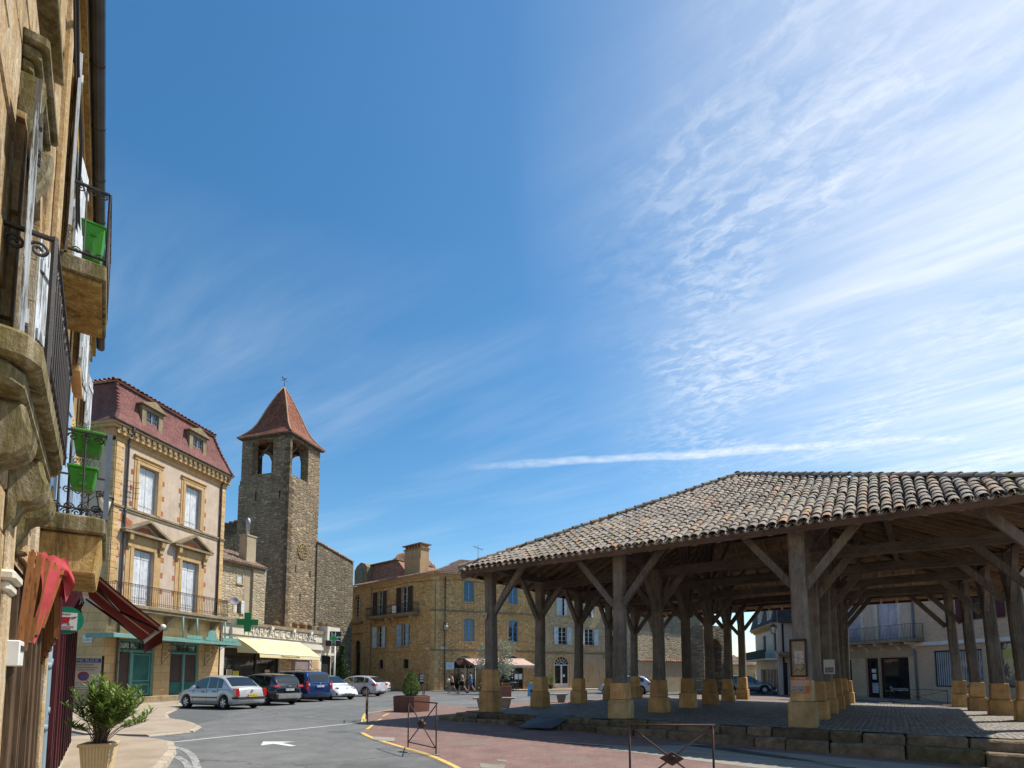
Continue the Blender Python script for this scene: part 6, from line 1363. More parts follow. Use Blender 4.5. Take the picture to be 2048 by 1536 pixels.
# lower balcony: thick slab on a yellow stone beam
b = B(); b.box(7.04, 8.72, -.60, .02, 3.04, 3.22); b.build('balcony', M_ball, bh, bevel=.02); b = B(); b.hexa([(7.10, -.52, 2.62), (8.66, -.52, 2.62), (8.66, .02, 2.62), (7.10, .02, 2.62)], [(7.10, -.57, 3.035), (8.66, -.57, 3.035), (8.66, .02, 3.035), (7.10, .02, 3.035)]); b.build('balcony_beam', M_undr, bh, bevel=.02)
b = B(); railing(b, [(7.08, .0), (7.08, -.58), (8.70, -.58), (8.70, .0)], 3.22, 4.10, .20, .009, .018, False)
for yy in (-.06, -.17, -.28, -.39, -.50): scroll(b, (7.08, yy, 4.03), .045, (0, 1, 0), turns=1.3, w=.008, steps=12); scroll(b, (7.08, yy, 3.30), .045, (0, -1, 0), turns=1.5, w=.008, steps=14); scroll(b, (8.70, yy, 3.62), .05, (0, 1, 0), turns=1.5, w=.008, steps=14); scroll(b, (8.70, yy, 3.90), .05, (0, -1, 0), turns=1.5, w=.008, steps=14)
b.build('railing', M_iron, bh); B().beam((7.06, -.585, 3.2), (7.06, -.585, 4.12), .045, .03, (1, 0, 0)).build('balcony_post', M_lead, bh)
# eaves of the row
b = B(); b.box(-5, 16.6, -.12, .0, 9.42, 9.62); b.box(-5, 16.6, -.06, .0, 9.26, 9.419); b.build('eaves_cornice', M_undr, bh)
gb = gutter(bh, -5, 16.55, -.115, 9.66, .088); b = B()
for k in range(20): b.tube([(-4+k*1.05, -.205-.092*cos(a), 9.655-.092*sin(a)) for a in [pi*i/8 for i in range(9)]], .006, 4, cap=False)
b.build('gutter_bracket', M_gut, bh); gb.location.y = -.09
slope(bh, (-5, -.12, 9.72), (16.7, -.12, 9.72), (-5, 4.2, 11.6), (16.7, 4.2, 11.6), sp=.3, cov=.5)
b = B().tube([(4.2, -.10, 8.95), (5.8, -.12, 8.75), (7.4, -.10, 8.35), (7.9, -.14, 7.9), (8.6, -.10, 7.7), (10.5, -.08, 7.5)], .018, 5); b.tube([(4.2, -.07, 8.9), (6.2, -.09, 8.6), (7.6, -.08, 8.2), (8.0, -.1, 7.7), (10, -.06, 7.3)], .012, 5); b.build('cable', M_iron, bh)
# maroon shopfronts
b = B(); b.box(9.35, 12.6, -.10, .0, .12, 2.85); b.build('shopfront', M_mar, bh); b = B()
for x in (9.35, 9.62, 10.3, 10.9, 11.5, 12.3, 12.9, 13.6, 14.4, 15.1): b.box(x, x+.10, -.15, -.101, .12, 2.72)
for x0, x1 in ((9.45, 9.62), (9.72, 10.3), (10.4, 10.9), (11.0, 11.5), (11.6, 12.3)):
    for z0, z1 in ((.3, .95), (1.1, 2.5)): b.box(x0+.03, x1-.03, -.112, -.101, z0, z1)
b.build('shopfront_panels', M_mar, bh, bevel=.006); b = B(); b.box(12.6, 15.3, -.08, .0, .12, 2.85); b.build('shopfront', M_mar, bh)
B().box(9.3, 15.4, -.20, .0, 2.72, 2.95).build('fascia', M_shbr, bh, bevel=.01); B().box(9.2, 15.4, -.16, .0, -.05, .13).build('door_sill', M_kerb, bh, bevel=.01)
# green trough planters hanging in the railings
M_lime = plain('lime_plastic', (.055, .30, .02), (.045, .25, .015), 3, .4, .05, 30, .4)
def planter(name, label, x, y, z, w_, d_, h_, flower=True, tall=False):
    t_ = AFr.thing(name, label, 'planter', 'green plastic planters on the balconies', x=x, y=y, z=z); b = B(); k = .74
    b.hexa([(-d_/2*k, -w_/2*k, 0), (d_/2*k, -w_/2*k, 0), (d_/2*k, w_/2*k, 0), (-d_/2*k, w_/2*k, 0)], [(-d_/2, -w_/2, h_), (d_/2, -w_/2, h_), (d_/2, w_/2, h_), (-d_/2, w_/2, h_)])
    b.box(-d_/2-.012, d_/2+.012, -w_/2-.012, w_/2+.012, h_, h_+.03); b.build('trough', M_lime, t_, bevel=.008); xx = -d_/2*.87-.001
    b = B(); b.beam((-d_/2*.80-.006, -w_*.15, h_*.30), (-d_/2*.80-.006, w_*.15, h_*.30), .012, h_*.34); b.beam((-d_/2*.93-.008, -w_*.14, h_*.7), (-d_/2*.93-.008, w_*.14, h_*.7), .012, .02); b.build('moulded_panel', paint('lime_dark', (.04, .22, .015), .4), t_)
    if flower:
        b = B()
        for i in range(160):
            p = Vector((R(-d_*.4, d_*.4), R(-w_*.4, w_*.4), h_+.03)); q_ = p+Vector((R(-.06, .06), R(-.06, .06), R(.02, .12))); s_ = .015
            b.poly([q_+Vector((-s_, 0, 0)), q_+Vector((0, R(-s_, s_), s_)), q_+Vector((s_, 0, 0)), q_+Vector((0, s_, -s_))])
        b.build('trailing_plant', plain('pale_grey_foliage', (.36, .38, .28), (.18, .24, .10), 20, .9, .1), t_, recalc=False, kind='stuff')
planter('planter', 'lime green planter, upper of two on the lower balcony', 7.32, -.40, 3.94, .27, .32, .19)
planter('planter', 'lime green planter, lower of two on the lower balcony', 7.36, -.37, 3.56, .24, .28, .20)
planter('planter', 'tall lime green planter on the high upper balcony', 8.15, -.30, 6.56, .22, .3, .44, False)
# folded basket awnings
fa_ = AFr.thing('folded_awning', 'faded red basket awning folded into hanging wooden slats over the brown shopfront', 'awning'); upd()
for k in range(5):
    y = -.10-.045*k; yb = -.05-.028*k; xn, xf = 6.05+.07*k, 8.2-.03*k; zt = 2.62-.02*k; zb = 1.72+.07*k
    for xx, dx, y in ((xn, -.10, y), (xf, .05, y*.55)):
        b = B().beam((xx, y-.02, zt), (xx+dx, yb-.03, zb), .018, .045, (0, 1, 0)); b.build('awning_slat', M_slat, fa_)
        B().tube([(xx+dx-.03, yb-.03, zb), (xx+dx+.03, yb-.03, zb)], .014, 6).build('hinge', M_iron, fa_)
    y = -.10-.045*k; B().beam((xn, y-.02, zt), (xf, y*.55-.02, zt-.03), .018, .045).build('awning_slat', M_slat, fa_)
b = B(); b.smooth = True; n = 18
for j in range(n+1):
    for i in range(9):
        t_ = i/8; f = j/n; b.pt((6.10+.30*t_+.02*sin(f*9), -.12-.20*t_-.035*sin(pi*f)*(1+sin(t_*12+f*4))*.8-.02, 2.64-.78*f*(.6+.4*sin(t_*5+1))-.015*sin(t_*20)))
for j in range(n):
    for i in range(8): a = j*9+i; b.face([a, a+1, a+10, a+9])
b.build('hanging_canvas', M_redf, fa_, recalc=False)
b = B(); b.smooth = True
for j in range(13):
    for i in range(9): f = j/12; t_ = i/8; b.pt((6.3+1.9*f, (-.12-.24*t_)*(1-.42*f), 2.56-.10*sin(pi*t_*2.5)**2-.05*sin(f*8+t_*3)-.02))
for j in range(12):
    for i in range(8): a = j*9+i; b.face([a, a+1, a+10, a+9])
b.build('folded_canvas', M_redf, fa_, recalc=False)
b = B(); b.smooth = True
for j in range(9):
    for i in range(5): f = j/8; t_ = i/4; b.pt((8.22+.03*sin(t_*9), -.06-.12*t_-.02*sin(f*7), 2.52-.36*f-.1*f*t_))
for j in range(8):
    for i in range(4): a = j*5+i; b.face([a, a+1, a+6, a+5])
b.build('hanging_canvas', M_redf, fa_, recalc=False)
# dark folded awning beyond
fb = AFr.thing('folded_awning', 'dark maroon basket awning folded against the wall behind the round green sign', 'awning'); upd()
for k in range(5):
    y = -.12-.05*k; xn, xf = 9.9+.05*k, 11.4
    for xx, dx in ((xn, -.06), (xf, .05)): B().beam((xx, y, 2.98-.05*k), (xx+dx, -.05-.04*k, 2.35+.04*k), .02, .05, (0, 1, 0)).build('awning_slat', M_mar, fb)
    B().beam((xn, y, 2.98-.05*k), (xf, y, 2.96-.05*k), .02, .05).build('awning_slat', M_mar, fb)
# round green butcher's sign
gs = AFr.thing('round_sign', 'round green sign with red bull head emblem hanging over the maroon shopfront', 'sign', x=9.75, y=-.20, z=2.34); upd()
Rs = Matrix.Rotation(-pi/2, 4, 'Z')
b = B(); b.prism([(.19*cos(2*pi*k/36), .19*sin(2*pi*k/36)) for k in range(36)], -.012, .012); put(b, 'disc', paint('sign_green', (.0, .20, .10), .4), gs, Rs)
b = B().box(-.165, .115, -.02, -.0121, -.135, .105); put(b, 'white_panel', M_white, gs, Rs)
b = B(); b.prism([(-.07, .045), (.05, .045), (.04, .03), (.025, -.025), (.03, -.04), (-.05, -.04), (-.045, -.025), (-.06, .03)], -.024, -.0205)
b.prism([(-.075, .045), (-.135, .06), (-.12, .035), (-.07, .025)], -.0235, -.0204); b.prism([(.055, .045), (.115, .06), (.10, .035), (.05, .025)], -.0235, -.0204); b.prism([(-.055, -.045), (-.03, -.045), (-.045, -.062), (-.06, -.062)], -.0235, -.0204); b.prism([(.035, -.045), (.01, -.045), (.025, -.062), (.04, -.062)], -.0235, -.0204)
put(b, 'bull_emblem', plain('emblem_red', (.42, .02, .025), None, 3, .6, .05), gs, Rs)
M_pr = plain('red_print', (.35, .05, .05), None, 3, .8, .05)
text(gs, 'LE BOEUF', .030, M_pr, (-.02, -.022, .085), depth=.001, T=Rs); text(gs, 'DE TRADITION', .030, M_pr, (-.02, -.022, -.088), depth=.001, T=Rs); text(gs, 'BOUCHERE', .028, M_pr, (-.02, -.022, -.117), depth=.001, T=Rs)
b = B().tube([(0, .18, .03), (0, .30, .03)], .012, 5); b.build('bracket', M_iron, gs)
# long red retractable awning
ra = AFr.thing('awning', 'dark red retractable awning with beige stripe stretched over the left pavement', 'awning'); upd()
x0, x1 = 10.75, 16.0; ym, zm, yo, zo = -.25, 3.40, -1.40, 2.38
b = B(); n = 10; cols_ = [(x0, x0+.30, 0), (x0+.30, x0+.62, 1), (x0+.62, x0+2.6, 0), (x0+2.6, x0+2.9, 1), (x0+2.9, x1, 0)]
for xa, xb, k in cols_:
    b.k = k
    for j in range(n):
        f, g = j/n, (j+1)/n; S_ = lambda f: -.03*sin(pi*f)
        b.poly([(xa, ym+(yo-ym)*f, zm+(zo-zm)*f+S_(f)), (xb, ym+(yo-ym)*f, zm+(zo-zm)*f+S_(f)), (xb, ym+(yo-ym)*g, zm+(zo-zm)*g+S_(g)), (xa, ym+(yo-ym)*g, zm+(zo-zm)*g+S_(g))])
b.build('canvas', [M_red, M_beige], ra, recalc=False)
b = B()
for i in range(22):
    xa = x0+(x1-x0)*i/22; xb = x0+(x1-x0)*(i+1)/22; m_ = (xa+xb)/2; b.poly([(xa, yo-.01, zo), (xb, yo-.01, zo), (xb, yo, zo-.26), (m_, yo, zo-.29), (xa, yo, zo-.26)])
b.build('valance', M_red, ra, recalc=False)
b = B(); b.tube([(x0-.03, yo, zo), (x1+.03, yo, zo)], .045, 8); b.build('front_bar', M_white, ra); B().box(x0-.03, x1, ym-.06, ym+.30, zm-.04, zm+.10).build('awning_case', M_white, ra)
for xa, xm in ((x0+.35, x0+1.5), (x1-.35, x1-1.5)): b = B(); b.tube([(xa, ym, zm-.12), (xm, (ym+yo)/2, (zm+zo)/2-.16), (xa, yo+.03, zo-.04)], .022, 6); b.build('folding_arm', M_iron, ra)
# old lantern on a wall bracket
def lantern(name, label, fr, x, y, z, out=.7, s=1.0):
    t_ = fr.thing(name, label, 'wall lamp', x=x, y=y, z=z)
    b = B(); b.tube([(0, 0, -.1*s), (0, 0, .55*s)], .02*s, 5); b.tube([(0, 0, .45*s), (0, -out*s, .5*s)], .018*s, 5); b.tube([(0, 0, .1*s), (0, -out*.4*s, .15*s), (0, -out*.8*s, .45*s)], .014*s, 5); scroll(b, (0, -out*.3*s, .33*s), .10*s, (0, 1, 0), w=.01*s); b.build('bracket', M_iron, t_)
    b = B(); cy = -out*s
    b.lathe([(.03*s, .50*s), (.12*s, .44*s), (.21*s, .36*s), (.21*s, .33*s), (.02*s, .335*s)], 6, (0, cy, 0)); b.lathe([(.03*s, .56*s), (.05*s, .5*s)], 6, (0, cy, 0)); b.lathe([(.10*s, -.10*s), (.11*s, -.07*s), (.02*s, -.07*s)], 6, (0, cy, 0))
    for k in range(6): a = 2*pi*k/6; b.tube([(.19*s*cos(a), cy+.19*s*sin(a), .34*s), (.105*s*cos(a), cy+.105*s*sin(a), -.08*s)], .009*s, 4)
    lb = b.build('lamp_frame', M_iron, t_); B().lathe([(.10*s, -.07*s), (.18*s, .33*s)], 6, (0, cy, 0)).build('lamp_glass', plain('frosted_lamp_glass', (.62, .58, .44), (.5, .46, .36), 3, .3, .05, 20, .5), lb); return t_
lantern('wall_lantern', 'old iron lantern on the near row seen under the lower balcony railing', AFr, 12.6, -.05, 4.62, .62, .75)
lantern('wall_lantern', 'black iron lantern high on the front of the ochre corner house', CF, .9, -.02, 5.8, .6, 1.3)
lantern('wall_lantern', 'black bracket lantern on the pale mansard corner house behind the hall', R0F, -.35, -.02, 4.9, .7, 1.3).rotation_euler.z = R0F.rz-.9
lantern('wall_lantern', 'small black lantern on the cottage wall beyond the parked estate car', TH, 4.7, -.02, .9, .6, 1.3)
# ---------------------------------------------------------------- cars
def itp(pts, x):
    if x <= pts[0][0]: return pts[0][1]
    for (a, b_), (c, d) in zip(pts, pts[1:]):
        if x <= c: u = (x-a)/(c-a) if c > a else 0; return b_+(d-b_)*u
    return pts[-1][1]
def sitp(pts, x):
    if x <= pts[0][0]: return pts[0][1]
    for i in range(len(pts)-1):
        a, c = pts[i], pts[i+1]
        if x <= c[0]:
            u = (x-a[0])/(c[0]-a[0]); p0 = pts[max(0, i-1)]; p3 = pts[min(len(pts)-1, i+2)]
            m0 = (c[1]-p0[1])/(c[0]-p0[0]+1e-6)*(c[0]-a[0]); m1 = (p3[1]-a[1])/(p3[0]-a[0]+1e-6)*(c[0]-a[0])
            return (2*u**3-3*u*u+1)*a[1]+(u**3-2*u*u+u)*m0+(-2*u**3+3*u*u)*c[1]+(u**3-u*u)*m1
    return pts[-1][1]
M_tyre = plain('tyre_rubber', (.015, .015, .015), (.03, .028, .025), 8, .85, .2)
M_alloy = plain('alloy_rim', (.50, .50, .51), (.38, .38, .40), 5, .35, .1, 40, .5, metal=.7)
M_blk = plain('black_trim', (.018, .018, .02), (.03, .03, .03), 5, .6, .1, 60, .4)
M_cgl = glass('car_glass', (.012, .016, .018), .03, False)
M_redl = paint('tail_light_red', (.42, .01, .012), .15, 1.0); M_clear = paint('headlight_lens', (.45, .47, .50), .08, 1.0)
M_plY = plain('yellow_plate', (.70, .52, .03), None, 3, .5, .05); M_plW = plain('white_plate', (.66, .67, .68), None, 3, .5, .05); M_plB = plain('plate_blue', (.02, .08, .38), None, 3, .5, .05)
def wheel(t_, x, y, r, side, spokes=6):
    b = B(); b.smooth = True; w_ = .105; n = 26
    pr_ = [(r*.66, -w_), (r*.93, -w_), (r, -w_*.6), (r, w_*.6), (r*.93, w_), (r*.66, w_)]; rings = []
    for rr, yy in pr_: rings.append([b.pt((x+rr*cos(2*pi*k/n), y+side*yy, r+rr*sin(2*pi*k/n))) for k in range(n)])
    for a, c in zip(rings, rings[1:]):
        for k in range(n): b.face([a[k], a[(k+1) % n], c[(k+1) % n], c[k]])
    ty = b.build('wheel', M_tyre, t_); b = B(); yo = y+side*(w_-.02)
    b.smooth = True; ring = [[b.pt((x+rr*cos(2*pi*k/n), yo+side*dy, r+rr*sin(2*pi*k/n))) for k in range(n)] for rr, dy in ((r*.68, .0), (r*.66, .012), (r*.60, -.01), (r*.58, -.05))]
    for a, c in zip(ring, ring[1:]):
        for k in range(n): b.face([a[k], a[(k+1) % n], c[(k+1) % n], c[k]])
    b.smooth = False
    for k in range(spokes):
        a = 2*pi*k/spokes+.3; b.beam((x+r*.08*cos(a), yo+side*.0, r+r*.08*sin(a)), (x+r*.63*cos(a), yo-side*.012, r+r*.63*sin(a)), .058 if spokes < 7 else .04, .03, (0, 1, 0))
    b.lathe([(.0, -.02), (.05, .0), (.045, .012), (.0, .016)], 10, (0, 0, 0)) if False else b.beam((x-.05, yo+side*.012, r), (x+.05, yo+side*.012, r), .09, .02, (0, 1, 0))
    b.build('rim', M_alloy, ty); B().prism([(x+r*.60*cos(2*pi*k/20), r+r*.60*sin(2*pi*k/20)) for k in range(20)], yo-side*.07, yo-side*.05).build('brake_disc', M_blk, ty)
def car(name, label, rl, fwd, colmat, D, cat='car', plate=('W', 'FR-412-KD'), z=0.0):
    """rl = ground contact of the rear-left wheel in the world; fwd = heading"""
    L, W, wb, rx, wr = D['L'], D['W'], D['wb'], D['rx'], D['wr']; hw = W/2
    fw = Vector((*fwd, 0)).normalized(); rz = atan2(fw.y, fw.x); left = Vector((-fw.y, fw.x, 0))
    org = Vector((*rl, 0))-fw*rx-left*(hw-.10); org.z = gh(org.x, org.y)+z
    t_ = thing(name, label, cat, org, rz)
    top, belt, cab = D['top'], D['belt'], D['cab']; sill = D.get('sill', .22); ax = (rx, rx+wb); ar = wr+.055
    xs = sorted(set([L*i/46 for i in range(47)]+[a+ar*cos(pi*k/10) for a in ax for k in range(11)]+[.02, .06, L-.02, L-.06]))
    def wid(x):
        e = D.get('round', .55); d = min(x, L-x); f = 1-.20*max(0, 1-d/e)**2.6; return hw*f
    b = B(); b.smooth = True; rings = []
    for x in xs:
        w_ = wid(x); zl = sill
        for a in ax:
            if abs(x-a) < ar: zl = max(zl, wr+sqrt(max(0, ar*ar-(x-a)**2)))
        e = min(x, L-x); low = zl if zl > sill+.01 else sill+.05*max(0, 1-e/.3)
        zt, zbt = sitp(top, x), sitp(belt, x); zbt = min(zbt, zt-.015); zm = low+(zbt-low)*.5; low = min(low, zbt-.08)
        rings.append([b.pt((x, s*yy, zz)) for s, yy, zz in ((1, 0, low), (1, w_*.90, low), (1, w_*.985, low+.02), (1, w_*1.0, low+(zbt-low)*.35), (1, w_*.998, low+(zbt-low)*.65), (1, w_*.965, zbt-.02), (1, w_*.90, zbt+(zt-zbt)*.35), (1, w_*.70, zbt+(zt-zbt)*.85), (1, 0, zt), (-1, w_*.70, zbt+(zt-zbt)*.85), (-1, w_*.90, zbt+(zt-zbt)*.35), (-1, w_*.965, zbt-.02), (-1, w_*.998, low+(zbt-low)*.65), (-1, w_*1.0, low+(zbt-low)*.35), (-1, w_*.985, low+.02), (-1, w_*.90, low))])
    for a, c in zip(rings, rings[1:]):
        for j in range(16): b.face([a[j], a[(j+1) % 16], c[(j+1) % 16], c[j]])
    b.face(rings[0][::-1]); b.face(rings[-1])
    x0c, x1c = cab[0][0], cab[-1][0]; tw_ = D.get('tumble', .80)
    def cw(x, z):
        zb_ = sitp(belt, x)-.02; H = max(p[1] for p in cab); f = max(0, min(1, (z-zb_)/(H-zb_))); return wid(x)*(.955+(tw_-.955)*f)
    n = 30; rc = []
    for i in range(n+1):
        x = x0c+(x1c-x0c)*i/n; zr = sitp(cab, x); zb_ = min(sitp(belt, x)-.03, zr-.002); e = .07*min(1, (zr-zb_)/.3); q1 = zb_+(zr-e-zb_)*.5
        rc.append([b.pt(p) for p in ((x, cw(x, zb_), zb_), (x, cw(x, q1), q1), (x, cw(x, zr-e), zr-e), (x, cw(x, zr)*.90, zr-e*.25), (x, cw(x, zr)*.5, zr+.008), (x, 0, zr+.012), (x, -cw(x, zr)*.5, zr+.008), (x, -cw(x, zr)*.90, zr-e*.25), (x, -cw(x, zr-e), zr-e), (x, -cw(x, q1), q1), (x, -cw(x, zb_), zb_))])
    for a, c in zip(rc, rc[1:]):
        for j in range(10): b.face([a[j], a[j+1], c[j+1], c[j]])
    b.build('body', colmat, t_)
    # side windows, each pane on its own
    for s in (1, -1):
        for xa, xb in D['win']:
            b = B(); b.smooth = True; N = 8; pr_ = None
            for i in range(N+1):
                x = xa+(xb-xa)*i/N; zb_ = sitp(belt, x)+.035; zt = sitp(cab, x)-.085
                if zt < zb_+.01: zt = zb_+.01
                cur = [b.pt((x, s*(cw(x, z_)+.006), z_)) for z_ in (zb_, (zb_+zt)/2, zt)]
                if pr_:
                    for k in range(2): b.face([pr_[k], cur[k], cur[k+1], pr_[k+1]])
                pr_ = cur
            b.build('side_window', M_cgl, t_, recalc=False)
    for nm, (xa, xb) in (('windscreen', D['ws']), ('rear_window', D['rw'])):
        b = B(); b.smooth = True; pr_ = None; N = 6
        for i in range(N+1):
            x = xa+(xb-xa)*i/N; zr = sitp(cab, x); d = (sitp(cab, x+.01)-sitp(cab, x-.01))/.02; nn = Vector((-d, 0, 1)).normalized()*.012
            cur = [b.pt(Vector((x, k*cw(x, zr)*.86, zr+.01-.02*abs(k)**3))+nn) for k in (-1, -.5, 0, .5, 1)]
            if pr_:
                for k in range(4): b.face([pr_[k], cur[k], cur[k+1], pr_[k+1]])
            pr_ = cur
        b.build(nm, M_cgl, t_, recalc=False)
    for x in ax:
        for s in (1, -1): wheel(t_, x, s*(hw-.10), wr, s, D.get('spokes', 6)); 
    b = B()
    for x in ax: b.box(x-ar+.02, x+ar-.02, -hw+.22, hw-.22, sill-.02, wr+ar-.02)
    b.box(.3, L-.3, -hw*.85, hw*.85, sill-.06, sill+.04); b.build('underbody', M_blk, t_)
    for s in (1, -1):
        for dx in D['doors']:
            b = B(); zz = [(sill+.10), sitp(belt, dx)+.01]; b.beam((dx, s*(wid(dx)*1.001), zz[0]), (dx, s*(wid(dx)*.98), zz[1]), .012, .012, (0, 1, 0)); b.build('door_seam', M_blk, t_)
        for dx in D['handles']: B().box(dx, dx+.17, *sorted((s*wid(dx)*.985, s*(wid(dx)+.022))), sitp(belt, dx)-.13, sitp(belt, dx)-.10).build('door_handle', D.get('hmat', colmat), t_)
        mx_, mz = D['mirror']; B().hexa([(mx_-.05, s*(hw-.06), mz-.07), (mx_+.10, s*(hw-.06), mz-.05), (mx_+.06, s*(hw+.17), mz-.05), (mx_-.05, s*(hw+.17), mz-.06)], [(mx_-.05, s*(hw-.06), mz+.05), (mx_+.07, s*(hw-.06), mz+.04), (mx_+.04, s*(hw+.15), mz+.05), (mx_-.05, s*(hw+.15), mz+.06)]).build('wing_mirror', colmat, t_, bevel=.015)
        if D.get('strip'): B().box(rx+ar+.05, rx+wb-ar-.05, *sorted((s*(hw*.995), s*(hw+.012))), .50, .55).build('side_strip', M_blk, t_)
        if D.get('clad'):
            b = B(); b.box(rx+ar, rx+wb-ar, *sorted((s*(hw*.98), s*(hw+.015))), sill, .40)
            for a in ax: b.tube([(a+(ar+.02)*cos(pi*k/10), s*(hw-.005), wr+(ar+.02)*sin(pi*k/10)) for k in range(11)], .035, 5)
            b.build('wheel_arch_cladding', M_blk, t_)
        tl = D['tail']      # x0,x1,y0,y1,z0,z1
        b = B(); yi, yo = tl[2]*s, tl[3]*s; b.hexa([(tl[0], yi, tl[4]), (tl[0], yo*.985, tl[4]), (tl[1], yo, tl[4]), (tl[1], yi, tl[4])], [(tl[0]+.03, yi*1.03, tl[5]), (tl[0]+.03, yo*.96, tl[5]), (tl[1]+.04, yo*.975, tl[5]), (tl[1]+.04, yi*1.03, tl[5])]); b.build('tail_light', M_redl, t_, bevel=.012)
        hl = D['head']; b = B(); b.smooth = True
        if D.get('roundlamp'):
            c0 = Vector((L-.36, s*(hw-.30), .66)); b.lathe([(.02, .03), (.13, .01), (.165, -.05), (.17, -.09)], 18); hb = b.build('headlight', M_clear, t_); hb.matrix_local = Matrix.Translation(c0+Vector((.085, 0, .015))) @ Matrix.Rotation(s*.32, 4, 'Z') @ Matrix.Rotation(pi/2-.38, 4, 'Y'); bb = B().lathe([(.02, .0), (.075, .0), (.08, .028), (.02, .040)], 14).build('headlight_lens', M_blk, hb)
        else: b.smooth = False; b.hexa([(hl[0], s*hl[2], hl[4]), (hl[1], s*hl[2], hl[4]), (hl[1]-.10, s*hl[3], hl[4]), (hl[0]-.2, s*hl[3], hl[4])], [(hl[0]-.1, s*hl[2], hl[5]), (hl[1]-.06, s*hl[2], hl[5]), (hl[1]-.2, s*hl[3]*.97, hl[5]), (hl[0]-.3, s*hl[3]*.97, hl[5])]); b.build('headlight', M_clear, t_)
    bz0, bz1 = D.get('bump', (.36, .50))
    if D.get('bmat'): B().hexa([(-.03, -hw*.84, bz0), (.22, -hw*1.0, bz0), (.22, hw*1.0, bz0), (-.03, hw*.84, bz0)], [(-.03, -hw*.84, bz1), (.22, -hw*1.0, bz1), (.22, hw*1.0, bz1), (-.03, hw*.84, bz1)]).build('bumper_trim', D['bmat'], t_, bevel=.01)
    for rear in (True, False):
        pzx = D['plz'] if rear else .38; xx = D.get('plx', -.035) if rear else L+.005; pm = {'Y': M_plY, 'W': M_plW}[plate[0]] if rear else M_plW
        sx = -1 if rear else 1; b = B().box(*sorted((xx, xx+sx*.012)), -.26, .26, pzx-.055, pzx+.055); po_ = b.build('number_plate', pm, t_); B().box(*sorted((xx+sx*.0125, xx+sx*.014)), *((.215, .258) if rear else (-.258, -.215)), pzx-.05, pzx+.05).build('plate_band', M_plB, po_)
        text(po_, plate[1], .085, M_blk, (xx+sx*.0135, 0, pzx), rot=(pi/2, 0, -pi/2 if rear else pi/2), depth=.001)
    return t_, D
def badge(t_, x, y, z, s=.05, m=None): B().beam((x, y-s*.5, z+s*.6), (x-.012, y+s*.0, z-s*.6), .03, .02, (1, 0, 0)).beam((x, y+s*.5, z+s*.6), (x-.012, y, z-s*.6), .03, .02, (1, 0, 0)).build('badge', m or M_blk, t_)
F1_ = (-.89, .45)
SED = dict(L=4.25, W=1.72, wb=2.63, rx=.82, wr=.30, top=[(0, .52), (.03, .78), (.10, .98), (.45, 1.02), (1.0, 1.03), (2.9, .99), (3.2, .96), (3.8, .86), (4.15, .72), (4.25, .48)], belt=[(0, .50), (.05, .74), (.2, .90), (.9, .93), (2.0, .90), (3.1, .87), (3.9, .74), (4.25, .46)],
  cab=[(.42, .99), (.62, 1.15), (.95, 1.40), (1.25, 1.485), (1.8, 1.53), (2.3, 1.50), (2.65, 1.40), (3.0, 1.20), (3.32, .95)], win=[(.98, 1.30), (1.36, 1.95), (2.02, 2.90)], ws=(2.58, 3.20), rw=(.48, 1.02), doors=(1.22, 1.98, 2.95), handles=(1.38, 2.15), mirror=(2.78, 1.00), tail=(.0, .22, .62, .83, .60, .95), head=(3.95, 4.20, .45, .80, .55, .72), plz=.62, strip=1, bmat=M_blk, bump=(.47, .57), hmat=M_blk)
SUV = dict(L=4.15, W=1.76, wb=2.6, rx=.80, wr=.34, sill=.26, top=[(0, .60), (.03, .95), (.10, 1.08), (.3, 1.08), (2.8, 1.06), (3.1, 1.04), (3.8, .94), (4.08, .78), (4.15, .50)], belt=[(0, .58), (.06, .92), (.25, 1.0), (1.2, .99), (3.0, .95), (3.8, .82), (4.15, .48)],
  cab=[(.06, 1.05), (.20, 1.30), (.40, 1.50), (.75, 1.58), (1.5, 1.61), (2.2, 1.58), (2.55, 1.46), (2.9, 1.25), (3.2, 1.02)], win=[(.45, .95), (1.05, 1.85), (1.93, 2.8)], ws=(2.5, 3.1), rw=(.10, .42), doors=(1.0, 1.9, 2.85), handles=(1.12, 2.0), mirror=(2.68, 1.05), tail=(-.01, .30, .52, .86, .92, 1.04), head=(3.85, 4.1, .4, .82, .60, .78), plz=.80, bmat=None, clad=1, spokes=5)
VAN = dict(L=4.75, W=1.88, wb=2.9, rx=.95, wr=.33, sill=.24, round=.4, tumble=.84, top=[(0, .60), (.02, 1.0), (.08, 1.10), (.3, 1.10), (3.0, 1.07), (3.4, 1.05), (4.3, .90), (4.68, .74), (4.75, .48)], belt=[(0, .58), (.05, .95), (.2, 1.02), (1.4, 1.0), (3.3, .96), (4.3, .80), (4.75, .46)],
  cab=[(.02, 1.06), (.10, 1.35), (.22, 1.62), (.45, 1.73), (1.2, 1.77), (2.4, 1.76), (2.8, 1.68), (3.2, 1.42), (3.62, 1.03)], win=[(.35, 1.25), (1.35, 2.25), (2.35, 3.15)], ws=(2.75, 3.5), rw=(.05, .24), doors=(1.3, 2.3, 3.2), handles=(1.42, 2.4), mirror=(3.0, 1.08), tail=(-.01, .14, .72, .93, .72, 1.18), head=(4.4, 4.7, .5, .88, .56, .74), plz=.90, bmat=None, spokes=7)
